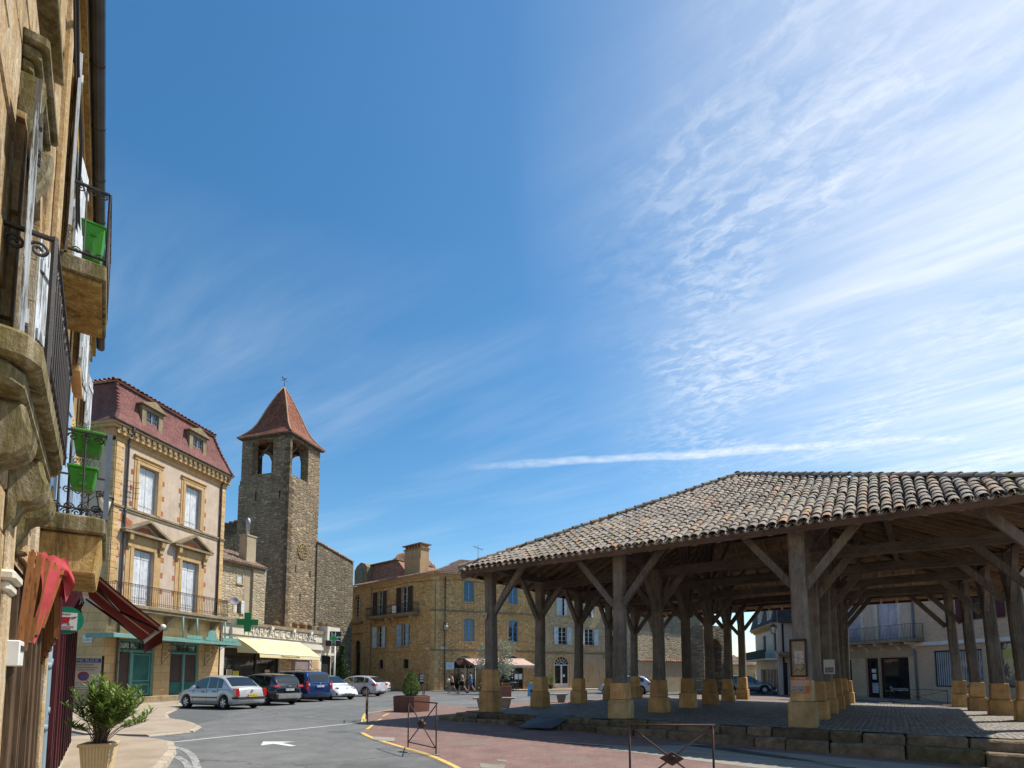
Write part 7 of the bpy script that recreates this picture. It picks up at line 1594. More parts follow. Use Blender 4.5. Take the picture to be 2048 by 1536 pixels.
BEE = dict(L=4.28, W=1.81, wb=2.54, rx=.85, wr=.34, round=.75, tumble=.76, top=[(0, .50), (.05, .72), (.3, .92), (.7, 1.02), (2.4, 1.02), (2.9, .98), (3.5, .90), (3.95, .74), (4.2, .60), (4.28, .42)], belt=[(0, .46), (.1, .62), (.5, .84), (1.2, .90), (2.6, .90), (3.4, .82), (3.9, .66), (4.28, .40)],
  cab=[(.30, .92), (.65, 1.18), (1.1, 1.38), (1.6, 1.47), (2.0, 1.485), (2.35, 1.44), (2.65, 1.30), (2.95, 1.12), (3.2, .94)], win=[(.95, 1.55), (1.62, 2.75)], ws=(2.35, 3.1), rw=(.45, 1.1), doors=(1.55, 2.8), handles=(1.72,), mirror=(2.62, .98), tail=(.05, .2, .5, .8, .62, .80), head=(4.0, 4.15, .5, .8, .55, .75), plz=.55, roundlamp=1, spokes=5)
HAT = dict(L=4.30, W=1.78, wb=2.65, rx=.85, wr=.32, round=.7, top=[(0, .50), (.03, .82), (.12, .98), (.5, 1.02), (2.7, 1.01), (3.1, .97), (3.8, .84), (4.2, .66), (4.30, .46)], belt=[(0, .48), (.06, .78), (.3, .93), (1.4, .94), (3.0, .88), (3.8, .74), (4.3, .44)],
  cab=[(.10, .96), (.35, 1.20), (.65, 1.37), (1.2, 1.46), (1.8, 1.475), (2.3, 1.42), (2.75, 1.22), (3.2, .96)], win=[(.62, .95), (1.02, 1.85), (1.93, 2.85)], ws=(2.32, 3.1), rw=(.14, .62), doors=(.98, 1.9, 2.9), handles=(1.08, 2.0), mirror=(2.72, .98), tail=(.02, .32, .50, .87, .78, .92), head=(3.9, 4.22, .45, .82, .58, .74), plz=.42, spokes=5)
OLD = dict(L=4.40, W=1.68, wb=2.67, rx=.90, wr=.30, round=.3, top=[(0, .55), (.02, .90), (.10, .96), (1.0, .97), (3.0, .95), (4.3, .84), (4.40, .5)], belt=[(0, .52), (.04, .82), (.3, .87), (3.0, .86), (4.2, .76), (4.40, .48)],
  cab=[(.85, .95), (1.15, 1.22), (1.4, 1.36), (1.9, 1.40), (2.4, 1.38), (2.75, 1.2), (3.1, .94)], win=[(1.25, 1.85), (1.95, 2.75)], ws=(2.45, 3.02), rw=(.9, 1.36), doors=(1.2, 1.9, 2.8), handles=(1.3, 2.05), mirror=(2.6, .95), tail=(-.01, .1, .45, .80, .62, .76), head=(4.3, 4.41, .4, .78, .55, .7), plz=.50, bmat=M_blk, bump=(.40, .50))
EST = dict(L=4.50, W=1.75, wb=2.65, rx=.92, wr=.31, top=[(0, .5), (.04, .85), (.12, .98), (.5, 1.0), (2.9, .98), (3.2, .95), (4.1, .82), (4.4, .66), (4.5, .45)], belt=[(0, .48), (.08, .8), (.3, .90), (2.0, .90), (3.2, .86), (4.1, .72), (4.5, .44)],
  cab=[(.10, .95), (.28, 1.22), (.55, 1.40), (1.2, 1.47), (2.0, 1.48), (2.5, 1.42), (2.9, 1.20), (3.3, .94)], win=[(.5, 1.15), (1.22, 2.0), (2.08, 2.95)], ws=(2.5, 3.2), rw=(.14, .5), doors=(1.18, 2.04, 3.0), handles=(1.3, 2.15), mirror=(2.85, .98), tail=(0, .25, .55, .85, .75, 1.0), head=(4.1, 4.4, .45, .82, .56, .72), plz=.6, strip=1, spokes=7)
M_silver = paint('silver_paint', (.46, .455, .45), .32, .7, .25); M_sil2 = paint('silver_lilac_paint', (.48, .475, .50), .32, .7, .25); M_cblk = paint('black_paint', (.008, .008, .010), .18, 1.0)
M_cblu = paint('dark_blue_paint', (.008, .035, .13), .2, 1.0, .2); M_cwh = paint('white_car_paint', (.74, .75, .77), .25, 1.0); M_cwo = paint('old_white_paint', (.58, .59, .57), .4, .3); M_cgr = paint('grey_blue_paint', (.13, .15, .18), .25, .8, .3)
t_, D = car('parked_car', 'silver four-door saloon with yellow rear number plate, nearest of the parked cars', gz(449, 1419), (-.90, .44), M_silver, SED, plate=('Y', '5940 WR 24'))
badge(t_, -.0, 0, .83, .07); 
for s in (1, -1): text(t_, 'logan' if s < 0 else '', .06, M_blk, (-.002, .35, .86), rot=(pi/2, 0, -pi/2), depth=.001) if s < 0 else None
B().tube([(.0, .42, .20), (.12, .42, .20)], .03, 8).build('exhaust', M_gut, t_)
t_, D = car('parked_car', 'black compact SUV with grey bumper guards beside the silver saloon', gz(531, 1411), (-.86, .52), M_cblk, SUV, plate=('W', 'DK-380-TQ'))
B().box(-.05, .2, -.80, .80, .34, .62).build('rear_bumper', M_blk, t_, bevel=.04); b = B()
for y in (-.42, 0, .42): b.box(-.075, -.051, y-.16, y+.16, .42, .55)
b.box(-.065, -.0505, -.66, .66, .36, .60); b.build('bumper_guard', M_alloy, t_); badge(t_, -.03, 0, .98, .06, M_alloy)
for s in (1, -1): B().tube([(.5, s*.62, 1.63), (.8, s*.64, 1.68), (2.1, s*.64, 1.68), (2.4, s*.62, 1.62)], .018, 6).build('roof_rail', M_blk, t_)
t_, D = car('parked_car', 'dark blue people carrier with roof rails, tallest of the parked cars', gz(593, 1404), (-.84, .54), M_cblu, VAN, plate=('W', 'AB-729-ZL'))
for s in (1, -1): B().tube([(.5, s*.70, 1.78), (.7, s*.72, 1.84), (2.4, s*.72, 1.84), (2.6, s*.70, 1.78)], .018, 6).build('roof_rail', M_blk, t_); B().box(-.025, -.012, s*.74-.05, s*.74+.05, .95, 1.08).build('reversing_light', M_clear, t_)
badge(t_, -.03, 0, 1.06, .06, M_alloy)
bw = gz(657, 1400); fB = Vector((.80, -.60, 0)); rB = Vector((-.60, -.80, 0)); rlB = Vector((*bw, 0))-fB*2.54-rB*(1.81-.2)
t_, D = car('parked_car', 'white rounded two-door car with round headlights facing the viewer', (rlB.x, rlB.y), (.80, -.60), M_cwh, BEE, plate=('W', 'EH-815-NP'))
b = B(); b.box(4.18, 4.30, -.50, .50, .28, .36); b.build('lower_grille', M_blk, t_); b = B()
for s in (1, -1): b.box(4.10, 4.22, *sorted((s*.55, s*.80)), .30, .44)
b.build('fog_grille', M_blk, t_); badge(t_, 4.14, 0, .72, .06)
t_, D = car('parked_car', 'silver five-door hatchback with slanted red tail lights by the clipped shrub', gz(731, 1393), (-.95, .32), M_sil2, HAT, plate=('W', 'CX-164-BG')); badge(t_, -.0, 0, .90, .06, M_alloy)
B().box(-.03, .1, -.55, .55, .25, .38).build('rear_diffuser', M_blk, t_, bevel=.02)
t_, D = car('parked_car', 'old white boxy saloon half hidden behind the silver hatchback', (-11.1, 43.5), (-.95, .32), M_cwo, OLD, plate=('W', '318 QT 24'))
t_, D = car('parked_car', 'grey blue estate car seen side-on through the hall posts', (18.9, 46.4), (.97, .16), M_cgr, EST, plate=('W', 'BN-553-RV')) if False else car('parked_car', 'grey blue estate car seen side-on through the hall posts', (18.3, 47.3), (.98, -.12), M_cgr, EST, plate=('W', 'BN-553-RV'))
t_, D = car('parked_car', 'pale car mostly hidden behind a hall post near the walled house', (10.1, 43.3), (-.92, .38), M_sil2, HAT, plate=('W', 'AQ-207-HS'))
# ---------------------------------------------------------------- plants
def leafmat(name, c1, c2, rough=.5):
    m, t, b = newmat(name); r = rnd(t); P = coords(t, True)
    c = t.mix(t.math('ADD', t.math('MULTIPLY', r, .6), t.math('MULTIPLY', t.noise(P, 3, 3, .6), .4)), c1, c2)
    t.l.new(c, b.inputs['Base Color']); b.inputs['Roughness'].default_value = rough; b.inputs['Specular IOR Level'].default_value = .4
    tr = t.add('ShaderNodeBsdfTranslucent'); t.l.new(c, tr.inputs['Color']); mx = t.add('ShaderNodeMixShader', i_0=.3)
    t.l.new(b.outputs[0], mx.inputs[1]); t.l.new(tr.outputs[0], mx.inputs[2]); t.l.new(mx.outputs[0], t.n['Material Output'].inputs[0]); return m
M_bush = leafmat('box_leaf', (.035, .085, .012), (.13, .22, .03)); M_olea = leafmat('oleander_leaf', (.08, .15, .022), (.24, .34, .07)); M_oliv = leafmat('olive_leaf', (.16, .19, .12), (.34, .37, .28)); M_ivy = leafmat('ivy_leaf', (.02, .05, .012), (.06, .11, .03))
M_bark = wood('bark', (.16, .12, .08), (.09, .07, .05), 'z')
def leaves(b, n, fn, s0, s1, asp=.45):
    for i in range(n):
        p = Vector(fn()); d = Vector((R(-1, 1), R(-1, 1), R(-.6, 1))).normalized(); s = R(s0, s1); u = d.orthogonal().normalized(); u.rotate(Matrix.Rotation(R(0, 6.28), 3, d)); w_ = u*s*asp
        b.poly([p-d*s, p+w_, p+d*s, p-w_])
def cone_shrub(root, h, r, z0, mat, n=2600, lean=0):
    def f():
        t = R(0, 1)**1.25; a = R(0, 2*pi); bulge = sin(pi*min(1, (1-t)*.9+.12))**.35
        rr = r*(1-t)**.72*bulge*(.72+.33*R(0, 1)+.14*noise.noise(Vector((cos(a)*2, sin(a)*2, t*6)))); return (rr*cos(a)+lean*t, rr*sin(a), z0+h*t+R(-.03, .03))
    b = B(); leaves(b, n, f, .012+.016*r, .02+.03*r); b.build('foliage', mat, root, recalc=False, kind='stuff'); B().tube([(0, 0, z0-.15), (0, 0, z0+h*.6)], .035, 6).build('stem', M_bark, root)
def box_planter(name, label, x, y, rz, w_, h_, mat, group=None):
    t_ = thing(name, label, 'planter', (x, y, gh(x, y)), rz, group); b = B(); b.hexa([(-w_*.48, -w_*.48, .0), (w_*.48, -w_*.48, .0), (w_*.48, w_*.48, .0), (-w_*.48, w_*.48, .0)], [(-w_/2, -w_/2, h_), (w_/2, -w_/2, h_), (w_/2, w_/2, h_), (-w_/2, w_/2, h_)]); b.build('box', mat, t_, bevel=.012)
    B().box(-w_*.44, w_*.44, -w_*.44, w_*.44, h_, h_+.02).build('soil', M_dark, t_); return t_
M_cort = plain('corten_planter', (.16, .07, .045), (.11, .05, .035), 2.5, .75, .25, 40, .3, streak=.3)
t_ = box_planter('box_planter', 'large rust brown cube planter at the corner of the red paving', -4.3, 23.75, radians(-28), 1.12, .66, M_cort); 
s_ = thing('conical_shrub', 'bright green clipped conical shrub growing in the large cube planter by the cars', 'shrub', (-4.35, 23.8, 0)); cone_shrub(s_, 1.08, .56, .66, M_bush, 4200)
t_ = box_planter('box_planter', 'small square rust planter behind the hall posts by the low house', 8.55, 37.9, .3, .62, .62, M_cort)
s_ = thing('conical_shrub', 'small leaning yellow green shrub in the planter behind the hall', 'shrub', (8.35, 37.9, -.1)); cone_shrub(s_, 1.15, .42, .62, M_bush, 1800, -.25)
t_ = box_planter('box_planter', 'tall terracotta coloured planter box with red flowers beyond the corner post', -.45, 37.6, .2, .72, .78, plain('terracotta_planter', (.30, .11, .08), (.24, .09, .07), 3, .8, .2))
fl_ = thing('geranium', 'low clump of red flowers and green leaves in the terracotta planter box', 'plant', (-.45, 37.6, .78), .2); b = B(); leaves(b, 260, lambda: (R(-.3, .3), R(-.3, .3), R(0, .2)), .03, .06); b.build('foliage', M_bush, fl_, recalc=False, kind='stuff'); b = B(); leaves(b, 60, lambda: (R(-.3, .3), R(-.32, .3), R(.1, .26)), .02, .04, .8); b.build('flowers', paint('flower_red', (.5, .05, .03), .6), fl_, recalc=False, kind='stuff')
# olive tree
ot = thing('olive_tree', 'silvery olive tree in a pot before the beige café awning', 'tree', (-1.35, 43.6, 0)); b = B()
b.tube([(0, 0, .3), (.03, 0, 1.0), (-.03, .05, 1.7), (0, 0, 2.3)], .07, 7, r2=.05)
for k in range(14): a = R(0, 6.28); z_ = R(1.4, 2.4); e = Vector((R(.6, 1.5)*cos(a), R(.6, 1.3)*sin(a), z_+R(.3, 1.4))); b.tube([(0, 0, z_), tuple(Vector((0, 0, z_)).lerp(e, .5)+Vector((0, 0, .12))), tuple(e)], .03, 4, r2=.008)
b.build('trunk', M_bark, ot); cl_ = [(R(-1.25, 1.25), R(-1, 1), R(1.7, 4.0)) for k in range(26)]
b = B(); leaves(b, 5200, lambda: (lambda c, d: (c[0]+d.x, c[1]+d.y, c[2]+d.z))(random.choice(cl_), Vector((random.gauss(0, .26), random.gauss(0, .26), random.gauss(0, .26)))), .06, .10, .32); b.build('crown', M_oliv, ot, recalc=False, kind='stuff')
pt_ = thing('tree_pot', 'dark round pot holding the olive tree', 'pot', (-1.35, 43.6, 0)); B().lathe([(.26, 0), (.36, .5), (.38, .5), (.38, .56), (.33, .55)], 14).build('pot', M_blk, pt_)
# ivy on the wall beside the ochre house
iv = thing('ivy', 'dark ivy climbing the church wall behind the parked cars', 'climbing plant', (plan(682, 50)[0], 50, 0)); b = B(); leaves(b, 3600, lambda: (lambda z_: (random.gauss(0, .30+.22*sin(z_*1.3))+.12*sin(z_*2), R(-.3, .1), z_))(R(.2, 4.2)), .05, .1, .7); b.build('foliage', M_ivy, iv, recalc=False, kind='stuff'); B().tube([(0, .1, 0), (.1, .1, 2), (-.1, .1, 3.6)], .05, 5).build('stem', M_bark, iv)
lw = thing('low_wall', 'low pale stone garden wall under the ivy by the church', 'wall', (plan(672, 47)[0], 46.5, 0), .35)
for k in range(6): B().box(k*.62, k*.62+.6, 0, .35, -.05, .62+R(-.02, .02)).build('stone', M_step, lw, bevel=.02)
# potted oleander in the foreground
ole = thing('oleander', 'tall leafy green oleander bush leaning right out of the fluted yellow pot', 'shrub', (-5.72, 7.72, .10)); zb = .52
def lleaf(l, w_, bend=.12): 
    b = B(); n = 4; pr_ = None
    for k in range(n+1): t = k/n; x = l*t; wd = w_*sin(pi*min(1, t*.94+.05))**.8; z_ = -bend*l*t*t; cur = [b.pt((x, -wd, z_+wd*.3)), b.pt((x, 0, z_)), b.pt((x, wd, z_+wd*.3))]; \
        pr_ = (b.face([pr_[0], cur[0], cur[1], pr_[1]]), b.face([pr_[1], cur[1], cur[2], pr_[2]]), cur)[2] if pr_ else cur
    return b
lm = [lleaf(l, w_, bd) for l, w_, bd in ((.125, .012, .15), (.105, .011, .3), (.14, .013, .1))]; lmesh = [q.mesh('leaf', M_olea, recalc=False) for q in lm]
bs = B(); bl_ = B(); cnt = 0; LV = []
for k in range(74):
    a = R(0, 6.28); sp_ = R(.1, 1); right = R(0, 1) < .5
    e = Vector((sp_*.40*cos(a)+(.28 if right else -.06), sp_*.36*sin(a), R(.22, .95) if not right else R(.28, .80))); st_ = Vector((R(-.08, .08), R(-.08, .08), zb)); e = Vector((e.x, e.y, zb+e.z)); m_ = st_.lerp(e, .5)+Vector((-.04*cos(a), -.04*sin(a), .06)); pts = [st_, m_, e]; bs.tube([tuple(p) for p in pts], .007, 4, r2=.003)
    d = (e-m_).normalized()
    for j in range(11):
        f = j/10; base = m_.lerp(e, .15+.85*f)
        for s3 in range(3):
            az = s3*2.094+j*.9+R(-.3, .3); el = R(.15, .75)+.5*f
            LV.append(Matrix.Translation(base) @ Matrix.Rotation(az, 4, 'Z') @ Matrix.Rotation(-el, 4, 'Y') @ Matrix.Rotation(R(-.4, .4), 4, 'X') @ Matrix.Scale(R(.75, 1.1), 4))
LV.sort(key=lambda m: (m.translation+Vector((-5.72, 7.72, .1))-Vector((0, 0, 1.6))).length)
for i, M in enumerate(LV):
    if i < 290: o = bpy.data.objects.new('leaf', random.choice(lmesh)); COL.objects.link(o); o.parent = ole; o.matrix_local = M
    else:
        q = random.choice(lm); n0 = len(bl_.v); bl_.v += [tuple(M @ Vector(v)) for v in q.v]
        for f in q.f: bl_.face([i_+n0 for i_ in f])
bl_.build('foliage', M_olea, ole, recalc=False, kind='stuff'); bs.build('stems', M_bark, ole)
fp = thing('fluted_pot', 'pale yellow fluted square pot at the left kerb in the foreground', 'pot', (-5.72, 7.72, .09), .35); b = B(); n = 9; pts0, pts1 = [], []
for sd in range(4):
    for k in range(n):
        for j in (0, 1):
            u = -1+2*(k+j*.5)/n; off = .0 if j == 0 else -.035
            p = {0: (u, -1-off), 1: (1+off, u), 2: (-u, 1+off), 3: (-1-off, -u)}[sd]; pts0.append((p[0]*.13, p[1]*.13, 0)); pts1.append((p[0]*.175, p[1]*.175, .53))
i0 = [b.pt(p) for p in pts0]; i1 = [b.pt(p) for p in pts1]; N = len(i0)
for k in range(N): b.face([i0[k], i0[(k+1) % N], i1[(k+1) % N], i1[k]])
b.face(i0[::-1]); b.build('body', plain('cream_pot', (.62, .47, .26), (.52, .38, .20), 3, .6, .15, 40, .3, streak=.15), fp); b = B()
for x0, x1, y0, y1 in ((-.195, .195, -.195, -.155), (-.195, .195, .155, .195), (-.195, -.155, -.155, .155), (.155, .195, -.155, .155)): b.box(x0, x1, y0, y1, .52, .565)
b.build('rim', MATS['cream_pot'], fp, bevel=.008); B().box(-.155, .155, -.155, .155, .50, .525).build('soil', M_dark, fp)
# ---------------------------------------------------------------- street furniture
def barrier(label, a, c, h=1.05, plate=True, top_ext=.03):
    a, c = Vector((*a, 0)), Vector((*c, 0)); d = c-a; L = d.length; m_ = (a+c)/2
    t_ = thing('metal_barrier', label, 'barrier', (m_.x, m_.y, gh(m_.x, m_.y)), atan2(d.y, d.x), 'rusty crossed-bar barriers round the square'); x = L/2; r = .016
    for s in (-1, 1): B().tube([(s*x, 0, 0), (s*x, 0, h)], r, 6).build('upright', M_rust, t_); B().box(s*x-.06, s*x+.06, -.06, .06, -.004, .012).build('foot_plate', M_conc, t_)
    B().tube([(-x-top_ext, 0, h), (x+top_ext, 0, h)], r, 6).build('top_rail', M_rust, t_); B().tube([(-x, 0, .14), (x, 0, .14)], r*.8, 6).build('lower_rail', M_rust, t_)
    for s in (-1, 1): B().tube([(-x, s*.008, h*.5-s*(h*.5-.02) if s > 0 else h-.02), (x, s*.008, h-.02 if s > 0 else .14)] if False else [(-x, s*.01, .14 if s > 0 else h-.02), (x, s*.01, h-.02 if s > 0 else .14)], r*.8, 5).build('cross_bar', M_rust, t_)
    if plate: zc = h*.5+.06; p_ = B().prism([(-.17, zc), (0, zc-.10), (.17, zc), (0, zc+.10)], -.035, .035).build('centre_plate', M_rust, t_, bevel=.006); b = B(); scroll(b, (0, -.042, zc), .05, turns=1.0, w=.007, steps=14); b.build('medallion', M_iron, p_)
    return t_
barrier('rusty barrier with centre plate nearest the yellow line', gz(816, 1491), gz(872, 1504), 1.06)
barrier('rusty barrier with diamond plate cut off by the bottom edge of the photo', (1.66, 7.86), (2.83, 7.84), 1.05)
barrier('thin barrier seen end-on at the corner of the yellow line', (-4.74, 18.2), (-5.16, 19.6), 1.10)
barrier('barrier half hidden behind the large cube planter', (-4.45, 28.2), (-4.75, 29.4), 1.10, False)
barrier('small barrier near the dark archway of the gate tower', (14.6, 39.6), (15.6, 40.1), 1.1, False)
barrier('barrier outside the brown shop behind the hall', (23.0, 33.6), (23.6, 30.0), .95, False)
rp = thing('ramp', 'dark sheet metal ramp leading up onto the hall platform', 'ramp', (0, 0, 0)); q_ = [(*gz(1036, 1456), .012), (*gz(1104, 1458), .012), (*gz(1150, 1432, .30), .315), (*gz(1082, 1428, .30), .315)]
b = B(); b.hexa([(p[0], p[1], p[2]-.0) for p in q_], [(p[0], p[1], p[2]+.02) for p in q_]); b.build('plate', plain('dark_steel_plate', (.035, .035, .045), (.05, .045, .05), 2, .5, .3, 60, .5), rp)
def bench(label, x, y, rz, L=1.7):
    t_ = thing('stone_bench', label, 'bench', (x, y, gh(x, y)), rz, 'stone benches beside the hall'); B().box(-L/2, L/2, -.22, .22, .42, .50).build('seat', M_kerb, t_, bevel=.015)
    for s in (-1, 1): B().prism([(s*L*.28-.16, 0), (s*L*.28+.16, 0), (s*L*.28+.26, .419), (s*L*.28-.26, .419)], -.17, .17).build('leg', M_conc, t_)
bench('stone bench just beyond the corner post of the hall', -.85, 26.3, -.05, 2.0); bench('stone bench between the second and third posts on the left side', 2.3, 31.2, .05)
# signs
zs = thing('parking_sign', 'white and blue parking rules panel on a dark post by the left wall', 'sign', (plan(168, 12.6)[0], 12.6, .06), radians(42)); M_ink = plain('dark_print', (.03, .03, .035), None, 3, .7, .05)
B().box(-.32, .30, -.02, .0, 1.20, 1.90).build('panel', M_white, zs); B().box(-.32, .30, -.023, -.0205, 1.80, 1.90).build('blue_band', paint('sign_blue', (.02, .13, .50), .4), zs); B().beam((.335, .0, 0), (.335, .0, 1.96), .045, .045).build('post', M_rust, zs)
text(zs, 'ZONE BLEUE', .095, M_white, (-.01, -.025, 1.85), depth=.001, font_sx=.95)
for i, (s, z_, h_) in enumerate((("Place d'Armes", 1.755, .062), ('Stationnement Réglementé', 1.69, .046), ('Par Arrêté Municipal', 1.635, .046), ('Durée Limitée à 1H', 1.345, .048), ('de 9H à 19H00 sauf les', 1.29, .046), ('Dimanches et Jours Fériés', 1.235, .046))): text(zs, s, h_, M_ink, (-.01, -.022, z_), depth=.001)
b = B().prism([(.105*cos(2*pi*k/28)-.01, 1.49+.105*sin(2*pi*k/28)) for k in range(28)], -.024, -.0205); rs_ = b.build('red_ring', plain('sign_red', (.50, .02, .03), None, 3, .4, .05), zs); B().prism([(.075*cos(2*pi*k/28)-.01, 1.49+.075*sin(2*pi*k/28)) for k in range(28)], -.027, -.0245).build('blue_disc', MATS['sign_blue'], rs_); B().beam((-.062, -.029, 1.542), (.042, -.029, 1.438), .02, .003, (0, 1, 0)).build('red_bar', MATS['sign_red'], rs_)
def plaque(name, label, cat, fr, x, y, z, w_, h_, lines=(), m=None, T=None, ts=.09, ink=None):
    t_ = fr.thing(name, label, cat, x=x, y=y, z=z); B().box(-w_/2, w_/2, -.02, 0, -h_/2, h_/2).build('plate', m or M_white, t_)
    for i, s in enumerate(lines): text(t_, s, ts, ink or M_ink, (0, -.024, (len(lines)-1)*ts*.6-i*ts*1.2), depth=.001)
    return t_
HS = Fr(tuple(HO.w(0, 9.5)[:2]), tuple(HO.w(0, 0)[:2]))
plaque('street_name_plate', 'small white street name plate on the stone side wall above the parking sign', 'sign', HS, 8.5, -.03, 3.32, .55, .36, ('RUE', 'DU FORT'), ts=.10)
plaque('wall_sign', 'pale blue and white menu board on the café corner wall', 'sign', CF, 1.55, -.03, 2.37, .82, .70, ('MENU',), plain('pale_blue_board', (.50, .60, .62), (.62, .66, .66), 3, .6, .05))
plaque('street_name_plate', 'white street name plate right of the ochre house corner', 'sign', CF, .88, -.04, 4.06, .5, .24, ('PLACE',), ts=.1); plaque('street_name_plate', 'white street name plate left of the ochre house corner', 'sign', LF, 13.4, -.04, 4.0, .5, .24, ('RUE',), ts=.1)
plaque('hanging_notice', 'white sheet hung on the iron balcony of the ochre house', 'notice', LF, 9.25, -.88, 8.05, .62, .72, ('A', 'LOUER'), ts=.16)
cr = LF.thing('crest_sign', 'round red and blue crest sign at the left end of the ochre house', 'sign', x=.2, y=-.35, z=5.1); B().prism([(-.45, .35), (-.2, .28), (0, .4), (.2, .28), (.45, .35), (.4, -.1), (.15, -.42), (0, -.5), (-.15, -.42), (-.4, -.1)], -.03, .0).build('shield', plain('crest_red', (.30, .03, .06), (.12, .04, .14), 6, .5, .05), cr)
for x, z_ in ((-.15, .1), (.12, .1), (-.02, -.2)): B().box(x-.05, x+.05, -.04, -.031, z_-.1, z_+.1).build('crest_charge', M_white, cr)
ib = thing('information_board', 'dark framed board with three white strips before the ochre house', 'information board', (*plan(849, 53), 0), .35)
for s in (-1, 1): B().box(s*.5-.04, s*.5+.04, -.04, .04, 0, 1.65).build('post', M_blk, ib)
B().box(-.46, .46, -.02, .02, .6, 1.6).build('backing', M_shbr, ib)
for k, s in enumerate(('LA HALLE', 'MUSEE', 'CHATEAU')): z_ = 1.45-k*.25; q_ = B().box(-.45, .45, -.035, -.021, z_-.09, z_+.09).build('strip', M_white, ib); text(q_, s, .12, M_ink, (0, -.038, z_), depth=.001)
cb2 = thing('litter_bin', 'black litter bin standing against the ochre house behind the cars', 'bin', (*plan(708, 55), 0)); B().lathe([(.25, .0), (.25, .05), (.12, .08), (.12, .5), (.3, .55), (.34, 1.3), (.30, 1.35), (.36, 1.4), (.05, 1.6)], 10).build('body', M_blk, cb2)
# things fixed to the hall
def onpost(i, j): u, v = postpos(i, j); return u, v
nb = HF.thing('display_case', 'brown framed map display case fixed to the front of the third front post', 'display case', x=9.78, y=-.25, z=1.52); upd(); nb.rotation_euler.z = HF.rz-.25
b = B(); b.box(-.20, -.165, -.05, .02, 0, .95); b.box(.165, .20, -.05, .02, 0, .95); b.box(-.165, .165, -.05, .02, .90, .95); b.box(-.165, .165, -.05, .02, .0, .05); b.build('frame', M_shbr, nb); B().box(-.165, .165, -.012, .0, .05, .90).build('backing', plain('parchment', (.42, .34, .20), (.22, .17, .10), 6, .7, .05), nb)
B().box(-.10, .12, -.016, -.0125, .33, .66).build('paper', plain('pale_paper', (.58, .54, .46), (.42, .38, .32), 9, .8, .05), nb); b = B(); b.tube([(-.14, -.018, .1), (-.05, -.018, .22), (.05, -.018, .14), (.13, -.018, .26), (.06, -.018, .38)], .006, 4); b.tube([(-.02, -.018, .30), (0, -.018, .60)], .004, 4); b.tube([(-.12, -.018, .5), (.14, -.018, .44)], .004, 4); b.build('map_lines', M_ink, nb)
po = HF.thing('poster', 'orange and white printed poster on the stone foot of the third front post', 'poster', x=9.80, y=-.33, z=1.15); po.rotation_euler.z = HF.rz-.05; B().box(-.20, .20, -.012, 0, 0, .38).build('sheet', plain('pale_orange_paper', (.58, .36, .26), (.52, .30, .20), 3, .6, .05), po); B().box(-.20, .20, -.014, -.0125, .30, .38).build('orange_band', plain('orange_print', (.55, .16, .04), None, 3, .6, .05), po); B().box(.10, .20, -.0145, -.0126, .0, .16).build('orange_corner', MATS['orange_print'], po); B().box(-.18, .08, -.0142, -.0124, .02, .15).build('photograph', plain('grey_picture', (.05, .05, .06), (.45, .42, .40), 25, .6, .02), po)
text(po, 'LA HALLE', .055, M_white, (0, -.016, .34), depth=.001); text(po, 'VISITE DE LA CITE MEDIEVALE', .022, M_white, (0, -.016, .26), depth=.001); text(po, 'TOUS LES JOURS', .03, M_white, (0, -.016, .21), depth=.001)
sp2 = HF.thing('shield_plaque', 'pale shield-shaped plaque nailed to the corner post of the hall', 'plaque', x=-.10, y=-.24, z=3.62); B().prism([(-.11, .14), (.11, .14), (.10, -.02), (0, -.16), (-.10, -.02)], -.015, 0).build('shield', plain('pale_wood', (.50, .40, .24), (.42, .32, .18), 4, .7, .1), sp2); text(sp2, 'LP', .10, M_ink, (0, -.018, .03), depth=.001)
wn = HF.thing('paper_notice', 'white paper notice stapled to a post deep inside the hall', 'notice', x=9.9, y=6.4, z=1.85); B().box(-.17, .17, -.012, 0, -.25, .25).build('sheet', M_white, wn); B().box(-.13, .13, -.014, -.0125, -.20, -.02).build('picture', MATS['grey_picture'], wn)
wb_ = thing('wire_shelf', 'small rusty wire bracket shelf on the tall house beside its upper window', 'bracket', HO.w(.75, -.12, 10.6), HO.rz); b = B()
for zz in (0, .28, .55, .85): b.tube([(-.3, -.05, zz), (.3, -.02, zz+.02), (.32, -.3, zz)], .012, 4)
for x in (-.28, -.05, .15, .3): b.tube([(x, -.1, 0), (x, -.1, .85)], .010, 4)
b.build('wires', M_rust, wb_)
# ---------------------------------------------------------------- café
M_cafe = plain('beige_pink_canvas', (.58, .40, .32), (.50, .34, .27), 1.2, .85, .2, 50, .1)
ca = CF.thing('cafe_awning', 'beige pink café awning on white posts before the ochre house', 'awning'); upd(); b = B(); n = 6
for x in range(n): xa, xb = 2.6+x*6.2/n, 2.6+(x+1)*6.2/n; b.hexa([(xa, -1.3, 3.02), (xb, -1.3, 3.02), (xb+.35, -3.1, 2.42), (xa+.35, -3.1, 2.42)], [(xa, -1.3, 3.04), (xb, -1.3, 3.04), (xb+.35, -3.1, 2.44), (xa+.35, -3.1, 2.44)])
b.hexa([(2.6, .0, 2.45), (8.8, .0, 2.45), (8.8, -1.3, 3.02), (2.6, -1.3, 3.02)], [(2.6, .0, 2.47), (8.8, .0, 2.47), (8.8, -1.3, 3.04), (2.6, -1.3, 3.04)]); b.build('canvas', M_cafe, ca)
B().prism([(0, 2.42), (-3.05, 2.40), (-1.3, 3.0)], 2.57, 2.59, 'yz').build('side_flap', plain('brown_canvas', (.12, .07, .055), (.09, .05, .04), 2, .9, .1), ca); B().tube([(2.6, -1.3, 3.06), (8.8, -1.3, 3.06)], .05, 6).build('top_bar', M_white, ca); B().box(2.9, 9.2, -3.16, -3.08, 2.36, 2.46).build('front_bar', M_white, ca)
b = B()
